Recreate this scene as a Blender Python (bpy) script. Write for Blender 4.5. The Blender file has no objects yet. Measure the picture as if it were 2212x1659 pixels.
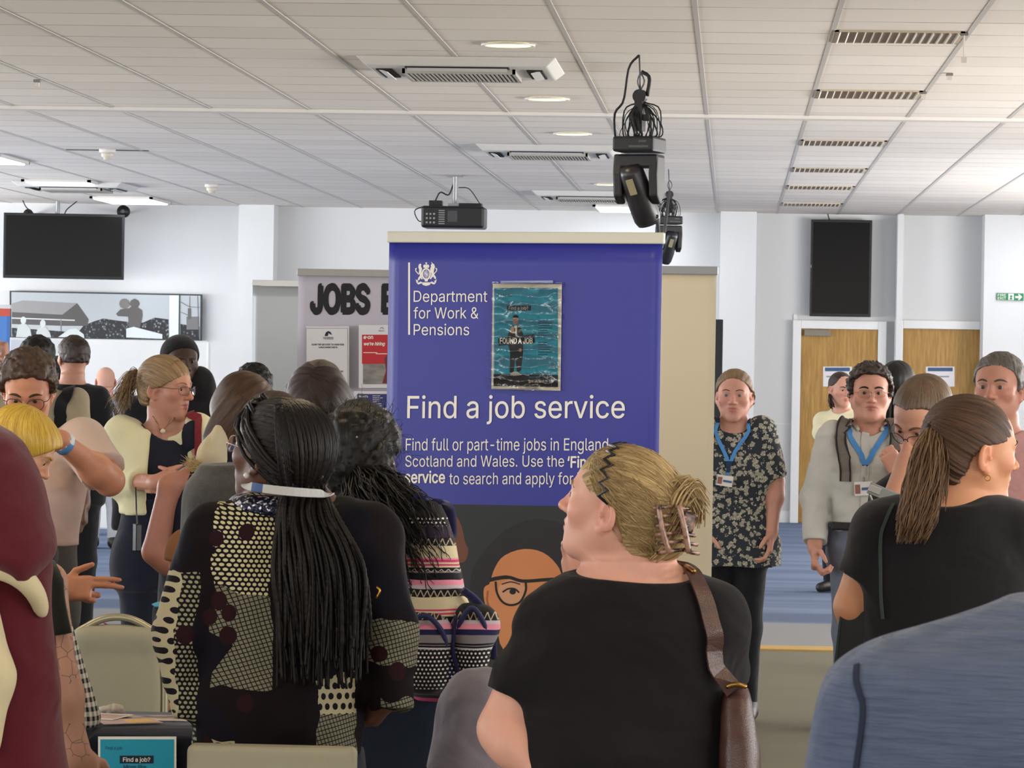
import bpy, math, random, os
import numpy as np
from mathutils import Matrix, Vector
C = bpy.context; D = bpy.data; SC = C.scene; COL = SC.collection
rng = np.random.default_rng(7); random.seed(7)
# ------------------------------------------------------------------ camera
F = 7800.0; W_, H_ = 2212, 1659
CAMZ = 1.68; CEIL = CAMZ + 1.467
ROLL = math.radians(0.945); YAW = math.radians(3.50); PITCH = math.radians(-0.49)
cam_d = D.cameras.new('camera'); cam = D.objects.new('camera', cam_d); COL.objects.link(cam)
cam_d.sensor_fit = 'HORIZONTAL'; cam_d.sensor_width = 36.0; cam_d.lens = F / W_ * 36.0
cam_d.clip_start = 0.1; cam_d.clip_end = 200
fwd = Vector((-math.sin(YAW) * math.cos(PITCH), math.cos(YAW) * math.cos(PITCH), math.sin(PITCH)))
rt = fwd.cross(Vector((0, 0, 1))).normalized(); up = rt.cross(fwd)
cr, sr = math.cos(ROLL), math.sin(ROLL)
rt2 = rt * cr + up * sr; up2 = up * cr - rt * sr      # picture turned clockwise
cam.matrix_world = Matrix(((rt2.x, up2.x, -fwd.x, 0), (rt2.y, up2.y, -fwd.y, 0), (rt2.z, up2.z, -fwd.z, CAMZ), (0, 0, 0, 1)))
cam_d.dof.use_dof = True; cam_d.dof.focus_distance = 11.0; cam_d.dof.aperture_fstop = 42
SC.camera = cam
# ------------------------------------------------------------------ view, world, daylight and added fill
SC.view_settings.view_transform = 'Standard'; SC.view_settings.look = 'None'
SC.view_settings.gamma = 1.0; SC.view_settings.use_curve_mapping = False
SC.view_settings.exposure = -0.06
SC.cycles.use_denoising = True
SC.cycles.max_bounces = 6; SC.cycles.diffuse_bounces = 4; SC.cycles.caustics_reflective = False; SC.cycles.caustics_refractive = False
wd = D.worlds.new('overcast_sky'); SC.world = wd; wd.use_nodes = True
bg = wd.node_tree.nodes['Background']; bg.inputs[0].default_value = (0.80, 0.90, 1.0, 1); bg.inputs[1].default_value = 1.0

def area(name, loc, rot, sx, sy, power, col):
    l = D.lights.new(name, 'AREA'); l.shape = 'RECTANGLE'; l.size = sx; l.size_y = sy; l.energy = power; l.color = col
    o = D.objects.new(name, l); o.location = loc; o.rotation_euler = rot; COL.objects.link(o); return o
R90 = math.pi / 2
XL, XR, YB, YF = -12.0, 6.2, -7.0, 36.9
for i, yy in enumerate((2.0, 12.0, 22.0, 31.5)):        # daylight of the left window bays, with an added upward tilt brightening the ceiling
    area('window_daylight', (XL + .15, yy, 1.75), (0, -R90 - (.5, .6, .9, .9)[i], 0), 2.1, 7.0, (500, 600, 1100, 1000)[i], (0.95, 0.97, 1.0))
area('window_daylight', (-4.0, YB + .15, 1.75), (R90 + .6, 0, 0), 14, 2.1, 700, (1.0, 0.94, 0.88))   # added fill behind the camera, for front-lit banners and a brighter ceiling
area('window_daylight', (XR - .15, 6.0, 1.75), (0, R90 + .60, 0), 2.1, 12.0, 600, (1.0, 0.97, 0.94))
for yy in (19.0, 29.0): area('window_daylight', (XR - .15, yy, 1.75), (0, R90 + .95, 0), 2.1, 7.0, 950, (1.0, 0.97, 0.95))   # added fill along the unseen right wall, tilted up to brighten the ceiling

def P(px, py, s=None, Y=None):
    """the place a sight line through photograph point (px, py) reaches at depth Y (or where one metre spans s pixels)"""
    Y = F / s if Y is None else Y
    d = fwd * F + rt2 * (px - W_ / 2) - up2 * (py - H_ / 2)
    t = Y / d.y
    return np.array((d.x * t, Y, CAMZ + d.z * t))

# ------------------------------------------------------------------ object helpers
def link(o, parent=None):
    COL.objects.link(o)
    if parent is not None: o.parent = parent
    return o
def tag(o, label=None, cat=None, group=None, kind=None):
    if label: o['label'] = label
    if cat: o['category'] = cat
    if group: o['group'] = group
    if kind: o['kind'] = kind
    return o
def empty(name, loc, label=None, cat=None, group=None, rz=0):
    o = D.objects.new(name, None); o.location = loc; o.rotation_euler = (0, 0, rz); o.empty_display_size = .1
    return tag(link(o), label, cat, group)
def npmesh(name, V, Q, mat=None, parent=None, smooth=True, attrs=None, loc=None):
    """V (n,3); Q list of arrays of polygons (m,k)"""
    me = D.meshes.new(name)
    V = np.asarray(V, np.float32)
    if not isinstance(Q, list): Q = [Q]
    Q = [np.asarray(q, np.int32) for q in Q if len(q)]
    me.vertices.add(len(V)); me.vertices.foreach_set('co', V.ravel())
    nl = sum(q.size for q in Q); npoly = sum(len(q) for q in Q)
    me.loops.add(nl); me.polygons.add(npoly)
    me.loops.foreach_set('vertex_index', np.concatenate([q.ravel() for q in Q]))
    tot = np.concatenate([np.full(len(q), q.shape[1], np.int32) for q in Q])
    st = np.concatenate([[0], np.cumsum(tot)[:-1]]).astype(np.int32)
    me.polygons.foreach_set('loop_start', st)
    if attrs:
        for k, a in attrs.items():
            a = np.asarray(a, np.float32)
            if a.ndim == 1:
                at = me.attributes.new(k, 'FLOAT', 'POINT'); at.data.foreach_set('value', a)
            else:
                at = me.attributes.new(k, 'FLOAT_VECTOR', 'POINT'); at.data.foreach_set('vector', a.ravel())
    me.update(calc_edges=True); me.validate()
    me.polygons.foreach_set('use_smooth', np.full(len(me.polygons), smooth))
    if mat is not None: me.materials.append(mat)
    o = D.objects.new(name, me)
    if loc is not None: o.location = loc
    return link(o, parent)
class MB:
    """collects plain shapes; build() links them as one mesh"""
    def __init__(s): s.V = []; s.Q = []; s.n = 0
    def add(s, V, *Qs):
        V = np.asarray(V, float)
        for q in Qs: s.Q.append(np.asarray(q, np.int32) + s.n)
        s.V.append(V); s.n += len(V); return s
    def box(s, a, b, R=None, o=(0, 0, 0)):
        a = np.array(a, float); b = np.array(b, float)
        V = np.array([[(a, b)[i][0], (a, b)[j][1], (a, b)[k][2]] for i in (0, 1) for j in (0, 1) for k in (0, 1)])
        if R is not None: V = V @ np.asarray(R).T
        V = V + np.array(o)
        return s.add(V, [[0, 1, 3, 2], [4, 6, 7, 5], [0, 4, 5, 1], [2, 3, 7, 6], [0, 2, 6, 4], [1, 5, 7, 3]])
    def tube(s, pts, r, n=8, flat=None):
        V, Q, caps = tube_np(pts, r, n, flat); return s.add(V, Q, *caps)
    def lathe(s, prof, o=(0, 0, 0), n=24, R=None):
        prof = np.array(prof, float); a = np.linspace(0, 2 * np.pi, n, endpoint=False)
        V = np.stack([prof[:, None, 0] * np.cos(a), prof[:, None, 0] * np.sin(a), np.repeat(prof[:, 1:2], n, 1)], -1).reshape(-1, 3)
        if R is not None: V = V @ np.asarray(R).T
        m = len(prof); i = np.arange(m - 1)[:, None] * n; j = np.arange(n)[None]; k = (j + 1) % n
        Q = np.stack([i + j, i + k, i + n + k, i + n + j], -1).reshape(-1, 4)
        return s.add(V + np.array(o), Q, [list(range(n))[::-1]], [list(range((m - 1) * n, m * n))])
    def prism(s, poly, z0, z1, ax=1, o=(0, 0, 0), R=None):
        """poly in (u,w); extruded along axis ax from z0 to z1 (ax=1: u->x, w->z)"""
        poly = np.array(poly, float); n = len(poly); V = np.zeros((2 * n, 3)); u, w = {0: (1, 2), 1: (0, 2), 2: (0, 1)}[ax]
        V[:n, u] = V[n:, u] = poly[:, 0]; V[:n, w] = V[n:, w] = poly[:, 1]; V[:n, ax] = z0; V[n:, ax] = z1
        if R is not None: V = V @ np.asarray(R).T
        i = np.arange(n); k = (i + 1) % n
        return s.add(V + np.array(o), np.stack([i, k, k + n, i + n], -1), [list(range(n))[::-1]], [list(range(n, 2 * n))])
    def build(s, name, mat, parent=None, smooth=False, bevel=0, loc=None):
        V = np.concatenate(s.V); by = {}
        for q in s.Q: by.setdefault(q.shape[1], []).append(q)
        o = npmesh(name, V, [np.concatenate(v) for v in by.values()], mat, parent, smooth, loc=loc)
        if bevel:
            m = o.modifiers.new('edge', 'BEVEL'); m.width = bevel; m.segments = 2; m.limit_method = 'ANGLE'
        return o
def tube_np(pts, r, n=8, flat=None, upv=None):
    pts = np.asarray(pts, float); m = len(pts); r = np.broadcast_to(np.asarray(r, float), (m,))
    t = np.gradient(pts, axis=0); t /= np.linalg.norm(t, axis=1)[:, None] + 1e-9
    ref = np.array(upv if upv is not None else (0.13, 0.21, 0.97)); nv = []
    b = np.cross(t[0], ref); 
    if np.linalg.norm(b) < .1: b = np.cross(t[0], (1, 0, 0))
    for i in range(m):
        b = b - t[i] * b.dot(t[i]); b /= np.linalg.norm(b) + 1e-9; nv.append(b)
    B = np.array(nv); N = np.cross(t, B)
    a = np.linspace(0, 2 * np.pi, n, endpoint=False)
    fl = 1.0 if flat is None else flat
    V = pts[:, None] + r[:, None, None] * (np.cos(a)[None, :, None] * B[:, None] + fl * np.sin(a)[None, :, None] * N[:, None])
    i = np.arange(m - 1)[:, None] * n; j = np.arange(n)[None]; k = (j + 1) % n
    Q = np.stack([i + j, i + k, i + n + k, i + n + j], -1).reshape(-1, 4)
    return V.reshape(-1, 3), Q, [np.array([list(range(n))[::-1]]), np.array([list(range((m - 1) * n, m * n))])]
def spline(pts, n=24):
    """Catmull-Rom through pts"""
    p = np.asarray(pts, float); m = len(p)
    if m < 3: return p[0] + (p[-1] - p[0]) * np.linspace(0, 1, n)[:, None]
    q = np.vstack([2 * p[0] - p[1], p, 2 * p[-1] - p[-2]]); u = np.linspace(0, m - 1 - 1e-6, n); i = u.astype(int); f = (u - i)[:, None]
    a, b, c, d = q[i], q[i + 1], q[i + 2], q[i + 3]
    return .5 * (2 * b + (c - a) * f + (2 * a - 5 * b + 4 * c - d) * f ** 2 + (3 * b - a - 3 * c + d) * f ** 3)
def rotz(a): c, s = math.cos(a), math.sin(a); return np.array(((c, -s, 0), (s, c, 0), (0, 0, 1)))
def rotx(a): c, s = math.cos(a), math.sin(a); return np.array(((1, 0, 0), (0, c, -s), (0, s, c)))
def roty(a): c, s = math.cos(a), math.sin(a); return np.array(((c, 0, s), (0, 1, 0), (-s, 0, c)))
rad = math.radians

# ------------------------------------------------------------------ materials: a small node language
class N:
    def __init__(s, nt, k): s.nt, s.k = nt, k
    def _m(s, op, *a):
        n = s.nt.nodes.new('ShaderNodeMath'); n.operation = op
        for i, v in enumerate((s,) + a):
            if isinstance(v, N): s.nt.links.new(v.k, n.inputs[i])
            else: n.inputs[i].default_value = v
        return N(s.nt, n.outputs[0])
    def __add__(s, o): return s._m('ADD', o)
    def __sub__(s, o): return s._m('SUBTRACT', o)
    def __mul__(s, o): return s._m('MULTIPLY', o)
    __radd__ = __add__; __rmul__ = __mul__
    def __rsub__(s, o): return (s * -1.0) + o
    def __truediv__(s, o): return s._m('DIVIDE', o)
    def gt(s, o): return s._m('GREATER_THAN', o)
    def lt(s, o): return s._m('LESS_THAN', o)
    def fract(s): return s._m('FRACT')
    def floor(s): return s._m('FLOOR')
    def sin(s): return s._m('SINE')
    def abs(s): return s._m('ABSOLUTE')
    def max(s, o): return s._m('MAXIMUM', o)
    def min(s, o): return s._m('MINIMUM', o)
    def sqrt(s): return s._m('SQRT')
    def sm(s, lo, hi):
        n = s.nt.nodes.new('ShaderNodeMapRange'); n.interpolation_type = 'SMOOTHSTEP'; s.nt.links.new(s.k, n.inputs[0])
        n.inputs[1].default_value = lo; n.inputs[2].default_value = hi; return N(s.nt, n.outputs[0])
def srgb(h):
    if isinstance(h, str):
        h = h.lstrip('#'); c = [int(h[i:i + 2], 16) / 255 for i in (0, 2, 4)]
        return tuple(x / 12.92 if x <= .04045 else ((x + .055) / 1.055) ** 2.4 for x in c)
    return tuple(h)
class Mat:
    def __init__(s, name, col='#808080', rough=.8, metal=0, spec=.3, sheen=0):
        s.m = D.materials.new(name); s.m.use_nodes = True; s.nt = s.m.node_tree
        s.b = s.nt.nodes['Principled BSDF']; s.set('Base Color', srgb(col)); s.set('Roughness', rough); s.set('Metallic', metal); s.set('Specular IOR Level', spec)
        if sheen: s.set('Sheen Weight', sheen); s.set('Sheen Roughness', .5)
        s._c = None
    def set(s, k, v):
        i = s.b.inputs[k]
        if isinstance(v, N): s.nt.links.new(v.k, i)
        elif isinstance(v, (tuple, list)): i.default_value = (tuple(v) + (1,))[:len(i.default_value)]
        else: i.default_value = v
        return s
    def co(s, out='Object'):
        if s._c is None: s._c = s.nt.nodes.new('ShaderNodeTexCoord')
        return N(s.nt, s._c.outputs[out])
    def xyz(s, v=None):
        n = s.nt.nodes.new('ShaderNodeSeparateXYZ'); s.nt.links.new((v or s.co()).k, n.inputs[0])
        return [N(s.nt, n.outputs[i]) for i in range(3)]
    def vec(s, x, y, z):
        n = s.nt.nodes.new('ShaderNodeCombineXYZ')
        for i, v in enumerate((x, y, z)):
            if isinstance(v, N): s.nt.links.new(v.k, n.inputs[i])
            else: n.inputs[i].default_value = v
        return N(s.nt, n.outputs[0])
    def scale(s, v, k):
        x, y, z = s.xyz(v); return s.vec(x * k[0], y * k[1], z * k[2])
    def attr(s, name, vec=True):
        n = s.nt.nodes.new('ShaderNodeAttribute'); n.attribute_name = name; return N(s.nt, n.outputs['Vector' if vec else 'Fac'])
    def noise(s, sc, det=2, v=None, rough=.5, dist=0):
        n = s.nt.nodes.new('ShaderNodeTexNoise'); s.nt.links.new((v or s.co()).k, n.inputs['Vector'])
        n.inputs['Scale'].default_value = sc; n.inputs['Detail'].default_value = det; n.inputs['Roughness'].default_value = rough; n.inputs['Distortion'].default_value = dist
        return N(s.nt, n.outputs[0])
    def vor(s, sc, v=None, out='Distance', feat='F1', rnd=1.0):
        n = s.nt.nodes.new('ShaderNodeTexVoronoi'); n.feature = feat; s.nt.links.new((v or s.co()).k, n.inputs['Vector'])
        n.inputs['Scale'].default_value = sc; n.inputs['Randomness'].default_value = rnd; return N(s.nt, n.outputs[out])
    def mix(s, f, a, b):
        n = s.nt.nodes.new('ShaderNodeMix'); n.data_type = 'RGBA'
        for i, v in ((0, f), (6, a), (7, b)):
            if isinstance(v, N): s.nt.links.new(v.k, n.inputs[i])
            elif isinstance(v, (int, float)): n.inputs[i].default_value = v
            else: n.inputs[i].default_value = srgb(v) + (1,)
        return N(s.nt, n.outputs[2])
    def ramp(s, f, stops, const=False):
        n = s.nt.nodes.new('ShaderNodeValToRGB'); s.nt.links.new(f.k, n.inputs[0]); r = n.color_ramp
        r.interpolation = 'CONSTANT' if const else 'LINEAR'
        while len(r.elements) < len(stops): r.elements.new(.5)
        for e, (p, c) in zip(r.elements, stops): e.position = p
        for e, (p, c) in zip(r.elements, stops): e.color = srgb(c) + (1,)
        return N(s.nt, n.outputs[0])
    def base(s, v): return s.set('Base Color', v)
    def bump(s, h, dist=.002, st=.5):
        n = s.nt.nodes.new('ShaderNodeBump'); n.inputs['Strength'].default_value = st; n.inputs['Distance'].default_value = dist
        s.nt.links.new(h.k, n.inputs['Height']); s.nt.links.new(n.outputs[0], s.b.inputs['Normal']); return s
    def emit(s, col, st): s.set('Emission Color', srgb(col)); s.set('Emission Strength', st); return s
_mc = {}
def plain(name, col, rough=.6, metal=0, spec=.4, var=0.0, sc=30):
    if name in _mc: return _mc[name]
    M = Mat(name, col, rough, metal, spec)
    if var:
        c = srgb(col); M.base(M.mix(M.noise(sc, 3), tuple(x * (1 - var) for x in c), tuple(min(1, x * (1 + var)) for x in c)))
    _mc[name] = M.m; return M.m
def cloth(name, col, var=.12, rough=.9, weave=900, bump=.25, sheen=.15, wrk=1.0):
    if name in _mc: return _mc[name]
    M = Mat(name, col, rough, 0, .15, sheen); c = srgb(col)
    n = M.noise(weave, 1); n2 = M.noise(14, 3)
    M.base(M.mix(n * .7 + n2 * .3, tuple(x * (1 - var) for x in c), tuple(min(1, x * (1 + var)) for x in c)))
    w1 = M.noise(6.0, 2, M.scale(M.co(), (1.0, 1.0, 1.25)), .5, .5)
    M.bump(n * .06 + n2 * .25 + w1 * (1.6 * wrk), .022, min(1, bump * 2.0)); _mc[name] = M.m; return M.m
def skin_mat(name, col, lip, red=.12):
    if name in _mc: return _mc[name]
    M = Mat(name, col, .5, 0, .35); c = srgb(col)
    a = M.xyz(M.attr('tint'))
    n = M.noise(40, 4)
    b = M.mix(n, tuple(x * .9 for x in c), (min(1, c[0] * 1.10), c[1] * 1.02, c[2] * .98))
    b = M.mix(a[1] * red * 4.0, b, (min(1, c[0] * 1.02), c[1] * .62, c[2] * .58))
    b = M.mix(a[0], b, lip)
    M.base(b); M.set('Subsurface Weight', .12); M.set('Subsurface Radius', (.01, .004, .002)); M.set('Subsurface Scale', .6)
    M.bump(M.noise(260, 3), .0008, .18); _mc[name] = M.m; return M.m
def hair_mat(name, dark, light, freq=22.0, rough=.42, tip=None, spec=.35):
    if name in _mc: return _mc[name]
    M = Mat(name, dark, rough, 0, spec)
    u, v, w = M.xyz(M.attr('strand'))
    vec = M.vec(u * freq, v * 1.5, w * 3.0)
    n = M.noise(1.0, 3, vec, .6); n2 = M.noise(4.5, 2, vec, .6)
    f = (n * .6 + n2 * .45).sm(.32, .75)
    b = M.mix(f, dark, light)
    M.base(b); M.bump(n2 + n, .003, .55); _mc[name] = M.m; return M.m

# ------------------------------------------------------------------ distance fields and their surfaces
def vnoise(p, seed=0):
    """smooth value noise on (n,3)"""
    i = np.floor(p).astype(np.int64); f = p - i; f = f * f * (3 - 2 * f)
    def h(a, b, c):
        x = (a * 374761393 + b * 668265263 + c * 2147483647 + seed * 974711) & 0x7fffffff
        x = ((x ^ (x >> 13)) * 1274126177) & 0x7fffffff
        return ((x ^ (x >> 16)) & 0xffff) / 32768.0 - 1.0
    r = 0
    for dx in (0, 1):
        for dy in (0, 1):
            for dz in (0, 1):
                w = (f[:, 0] if dx else 1 - f[:, 0]) * (f[:, 1] if dy else 1 - f[:, 1]) * (f[:, 2] if dz else 1 - f[:, 2])
                r = r + w * h(i[:, 0] + dx, i[:, 1] + dy, i[:, 2] + dz)
    return r
class SDF:
    def __init__(s): s.p = []; s.disp = None
    def add(s, fn, c, r, k=.02, op='u'): s.p.append((fn, np.asarray(c, float), float(r), k, op)); return s
    def cap(s, a, b, r1, r2=None, k=.02, op='u', cut=None):
        a = np.asarray(a, float); b = np.asarray(b, float); r2 = r1 if r2 is None else r2; ba = b - a; L2 = ba.dot(ba) + 1e-12
        def fn(p):
            t = np.clip(((p - a) @ ba) / L2, 0, 1); d = np.linalg.norm(p - a - t[:, None] * ba, axis=1) - (r1 + (r2 - r1) * t)
            if cut is not None:
                L = math.sqrt(L2); d = np.maximum(d, ((p - a) @ ba) / L - cut * L)
            return d
        return s.add(fn, (a + b) / 2, math.sqrt(L2) / 2 + max(r1, r2), k, op)
    def ell(s, c, r, R=None, k=.02, op='u'):
        c = np.asarray(c, float); r = np.asarray(r, float)
        def fn(p):
            q = p - c
            if R is not None: q = q @ R
            k0 = np.linalg.norm(q / r, axis=1); k1 = np.linalg.norm(q / (r * r), axis=1) + 1e-9
            return np.where(k0 < .02, -r.min(), k0 * (k0 - 1) / k1)
        return s.add(fn, c, r.max(), k, op)
    def box(s, c, h, rr=.01, R=None, k=.01, op='u'):
        c = np.asarray(c, float); h = np.asarray(h, float) - rr
        def fn(p):
            q = p - c
            if R is not None: q = q @ R
            q = np.abs(q) - h
            return np.linalg.norm(np.maximum(q, 0), axis=1) + np.minimum(q.max(1), 0) - rr
        return s.add(fn, c, np.linalg.norm(h) + rr, k, op)
    def loft(s, rows, ang=0.0, k=.03, off=0.0, zr=None, p=2.3, op='u', R=None, o=(0, 0, 0)):
        """rows (z, cx, cy, a, b): stacked ellipses, axes turned by ang about z"""
        rows = np.array(sorted(map(tuple, rows)), float); z = rows[:, 0]; zz = np.linspace(z[0], z[-1], 80)
        T = []
        for j in range(1, 5):                                    # monotone-ish smoothing of the table
            v = np.interp(zz, z, rows[:, j]); q = np.pad(v, 3, 'edge'); T.append(np.convolve(q, np.ones(7) / 7, 'valid'))
        z0, z1 = (z[0], z[-1]) if zr is None else zr; ca, sa = math.cos(ang), math.sin(ang); o = np.asarray(o, float)
        def fn(P):
            q = P - o
            if R is not None: q = q @ R
            w = q[:, 2]; x = q[:, 0] - np.interp(w, zz, T[0]); y = q[:, 1] - np.interp(w, zz, T[1])
            xa = x * ca + y * sa; ya = -x * sa + y * ca
            a = np.interp(w, zz, T[2]) + off; b = np.interp(w, zz, T[3]) + off
            g = (np.abs(xa / a) ** p + np.abs(ya / b) ** p) ** (1 / p)
            rr = np.hypot(xa, ya); d = np.where(g > .05, rr * (1 - 1 / np.maximum(g, .05)), -np.minimum(a, b))
            d = np.maximum(d, -np.minimum(a, b))
            return np.maximum(d, np.maximum(w - z1, z0 - w))
        c = np.array((np.mean(T[0]), np.mean(T[1]), (z0 + z1) / 2))
        cw = (c if R is None else R @ c) + o
        return s.add(fn, cw, (z1 - z0) / 2 + max(np.abs(T[0] - c[0]).max() + max(T[2].max(), T[3].max()), np.abs(T[1] - c[1]).max() + T[3].max()) + .05, k, op)
    def plane(s, n, d, op='s'):
        """cut away where n.p > d"""
        n = np.asarray(n, float); n = n / np.linalg.norm(n)
        return s.add(lambda p: d - p @ n, (0, 0, 0), 1e3, 0.0, 's')
    def __call__(s, P):
        P = np.asarray(P, float); d = np.full(len(P), 1.0)
        for fn, c, r, k, op in s.p:
            if r < 100:
                m = ((P - c) ** 2).sum(1) < (r + .11) ** 2
                if not m.any(): continue
                whole = m.all(); q = P if whole else P[m]; a = d if whole else d[m]
            else: whole = True; q = P; a = d
            b = fn(q)
            if op == 'u':
                if k > 0:
                    h = np.maximum(k - np.abs(a - b), 0) / k; v = np.minimum(a, b) - h * h * k * .25
                else: v = np.minimum(a, b)
            else:
                b = -b
                if k > 0:
                    h = np.maximum(k - np.abs(a - b), 0) / k; v = np.maximum(a, b) + h * h * k * .25
                else: v = np.maximum(a, b)
            if whole: d = v
            else: d[m] = v
        if s.disp is not None:
            m = np.abs(d) < .05
            if m.any(): d[m] += s.disp(P[m])
        return d
    def bounds(s, pad=.03):
        lo = np.full(3, 1e9); hi = -lo
        for fn, c, r, k, op in s.p:
            if op == 'u' and r < 100: lo = np.minimum(lo, c - r); hi = np.maximum(hi, c + r)
        return lo - pad, hi + pad
    def grad(s, P, e=.004):
        g = np.stack([s(P + v) - s(P - v) for v in np.eye(3) * e], 1); return g / (np.linalg.norm(g, axis=1)[:, None] + 1e-9)
    def snap(s, P, off=.004, it=6):
        P = np.array(P, float)
        for _ in range(it): P = P - s.grad(P) * (s(P) - off)[:, None] * .8
        return P
def axis_lines(lo, hi, base, fine):
    cuts = sorted({lo, hi} | {min(max(c, lo), hi) for f in fine for c in f[:2]}); out = [lo]
    for a, b in zip(cuts, cuts[1:]):
        if b - a < 1e-6: continue
        m = (a + b) / 2; st = min([base] + [f[2] for f in fine if f[0] <= m <= f[1]])
        n = max(1, int(math.ceil((b - a) / st))); out += list(a + (b - a) * np.arange(1, n + 1) / n)
    out = np.array(out); d = out[-1] - out[-2]
    while (len(out) - 1) % 4: out = np.append(out, out[-1] + d)
    return out
def surface(sdf, base=.01, fine=(), bounds=None):
    """surface nets on a rectilinear grid that is finer inside the boxes of FINE (lo, hi, step)"""
    lo, hi = bounds if bounds is not None else sdf.bounds()
    X = [axis_lines(lo[i], hi[i], base, [(f[0][i], f[1][i], f[2]) for f in fine]) for i in range(3)]
    n = [len(x) for x in X]; bi = [np.arange(0, len(x), 4) for x in X]
    G = np.stack(np.meshgrid(*[x[b] for x, b in zip(X, bi)], indexing='ij'), -1)
    cs = sdf(G.reshape(-1, 3)).reshape(G.shape[:3])
    nb = [k - 1 for k in cs.shape]; diag = 0
    dd = [np.diff(x[b]) for x, b in zip(X, bi)]
    diag = np.sqrt(dd[0][:, None, None] ** 2 + dd[1][None, :, None] ** 2 + dd[2][None, None, :] ** 2) * 1.05
    mn = np.full(nb, 1e9); mx = -mn; ma = np.full(nb, 1e9)
    for a in (0, 1):
        for b in (0, 1):
            for c in (0, 1):
                v = cs[a:a + nb[0], b:b + nb[1], c:c + nb[2]]; mn = np.minimum(mn, v); mx = np.maximum(mx, v); ma = np.minimum(ma, np.abs(v))
    act = (ma < diag) | ((mn < 0) & (mx > 0))
    val = np.empty(n, np.float32); need = np.zeros(n, bool)
    idx = [np.minimum(np.arange(k) // 4, m - 1) for k, m in zip(n, nb)]
    sg = np.where(cs[:-1, :-1, :-1] < 0, -1.0, 1.0).astype(np.float32)
    val[:] = sg[np.ix_(*idx)]; need[:] = act[np.ix_(*idx)]
    for ax in range(3):
        # also the far rim of active blocks
        sl = [slice(None)] * 3; sl[ax] = slice(4, None, 4); sl2 = [slice(None)] * 3; sl2[ax] = slice(3, -1, 4)
        need[tuple(sl)] |= need[tuple(sl2)]
    w = np.argwhere(need)
    if not len(w): return np.zeros((0, 3)), np.zeros((0, 4), int)
    pts = np.stack([X[i][w[:, i]] for i in range(3)], 1); out = np.empty(len(w), np.float32)
    for i in range(0, len(w), 400000): out[i:i + 400000] = sdf(pts[i:i + 400000])
    val[w[:, 0], w[:, 1], w[:, 2]] = out
    for ax in range(3):
        for e in (0, -1):
            sl = [slice(None)] * 3; sl[ax] = e; val[tuple(sl)] = np.maximum(val[tuple(sl)], 1e-4)
    ins = val < 0
    cnt = np.zeros([k - 1 for k in n], np.int8)
    for a in (0, 1):
        for b in (0, 1):
            for c in (0, 1): cnt += ins[a:n[0] - 1 + a, b:n[1] - 1 + b, c:n[2] - 1 + c]
    cell = np.argwhere((cnt > 0) & (cnt < 8)); vid = np.full(cnt.shape, -1, np.int64); vid[tuple(cell.T)] = np.arange(len(cell))
    acc = np.zeros((len(cell), 3)); wt = np.zeros(len(cell)); cor = [(a, b, c) for a in (0, 1) for b in (0, 1) for c in (0, 1)]
    for a in range(8):
        for b in range(a + 1, 8):
            A, B = np.array(cor[a]), np.array(cor[b])
            if np.abs(A - B).sum() != 1: continue
            ia, ib = cell + A, cell + B
            va = val[tuple(ia.T)]; vb = val[tuple(ib.T)]; m = (va < 0) != (vb < 0)
            if not m.any(): continue
            t = (va[m] / (va[m] - vb[m]))[:, None]
            pa = np.stack([X[i][ia[m, i]] for i in range(3)], 1); pb = np.stack([X[i][ib[m, i]] for i in range(3)], 1)
            acc[m] += pa + (pb - pa) * t; wt[m] += 1
    V = acc / wt[:, None]; Q = []
    for ax in range(3):
        o1, o2 = (ax + 1) % 3, (ax + 2) % 3
        sl = [slice(1, k - 1) for k in n]; sl[ax] = slice(0, n[ax] - 1); s2 = list(sl); s2[ax] = slice(1, n[ax])
        a, b = ins[tuple(sl)], ins[tuple(s2)]; e = np.argwhere(a != b)
        if not len(e): continue
        base_i = e.copy(); flip = b[tuple(e.T)]
        e = e + np.array([0 if i == ax else 1 for i in range(3)])
        def cellid(d1, d2):
            q = e.copy(); q[:, o1] -= d1; q[:, o2] -= d2; return vid[tuple(q.T)]
        q = np.stack([cellid(1, 1), cellid(0, 1), cellid(0, 0), cellid(1, 0)], 1); q[flip] = q[flip][:, ::-1]
        Q.append(q[(q >= 0).all(1)])
    return V, np.concatenate(Q)
# ------------------------------------------------------------------ people
FEM = [(-.10, .052, .056, 0), (-.02, .060, .058, 0), (.03, .098, .066, 0), (.07, .140, .076, 0), (.12, .163, .088, 0), (.22, .166, .105, .01), (.36, .156, .118, .02),
       (.50, .138, .102, .01), (.62, .142, .102, 0), (.78, .170, .120, -.012), (.90, .178, .126, -.016), (1.0, .168, .115, -.01)]
MALE = [(-.10, .058, .060, 0), (-.02, .068, .064, 0), (.03, .108, .072, 0), (.07, .158, .082, 0), (.12, .188, .095, 0), (.22, .192, .115, .01), (.36, .180, .122, .015),
        (.50, .166, .112, .01), (.62, .160, .110, .01), (.78, .165, .112, -.005), (.90, .172, .116, -.01), (1.0, .165, .110, -.01)]
def folds(amp, f=(9, 9, 5), seed=0):
    f = np.array(f, float)
    def fn(p):
        a = vnoise(p * f + seed * 3.7, seed); b = vnoise(p * f * 2.3 + 5.1, seed + 1)
        return amp * ((1 - np.abs(a)) * .8 - .4 + .35 * b)
    return fn
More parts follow.
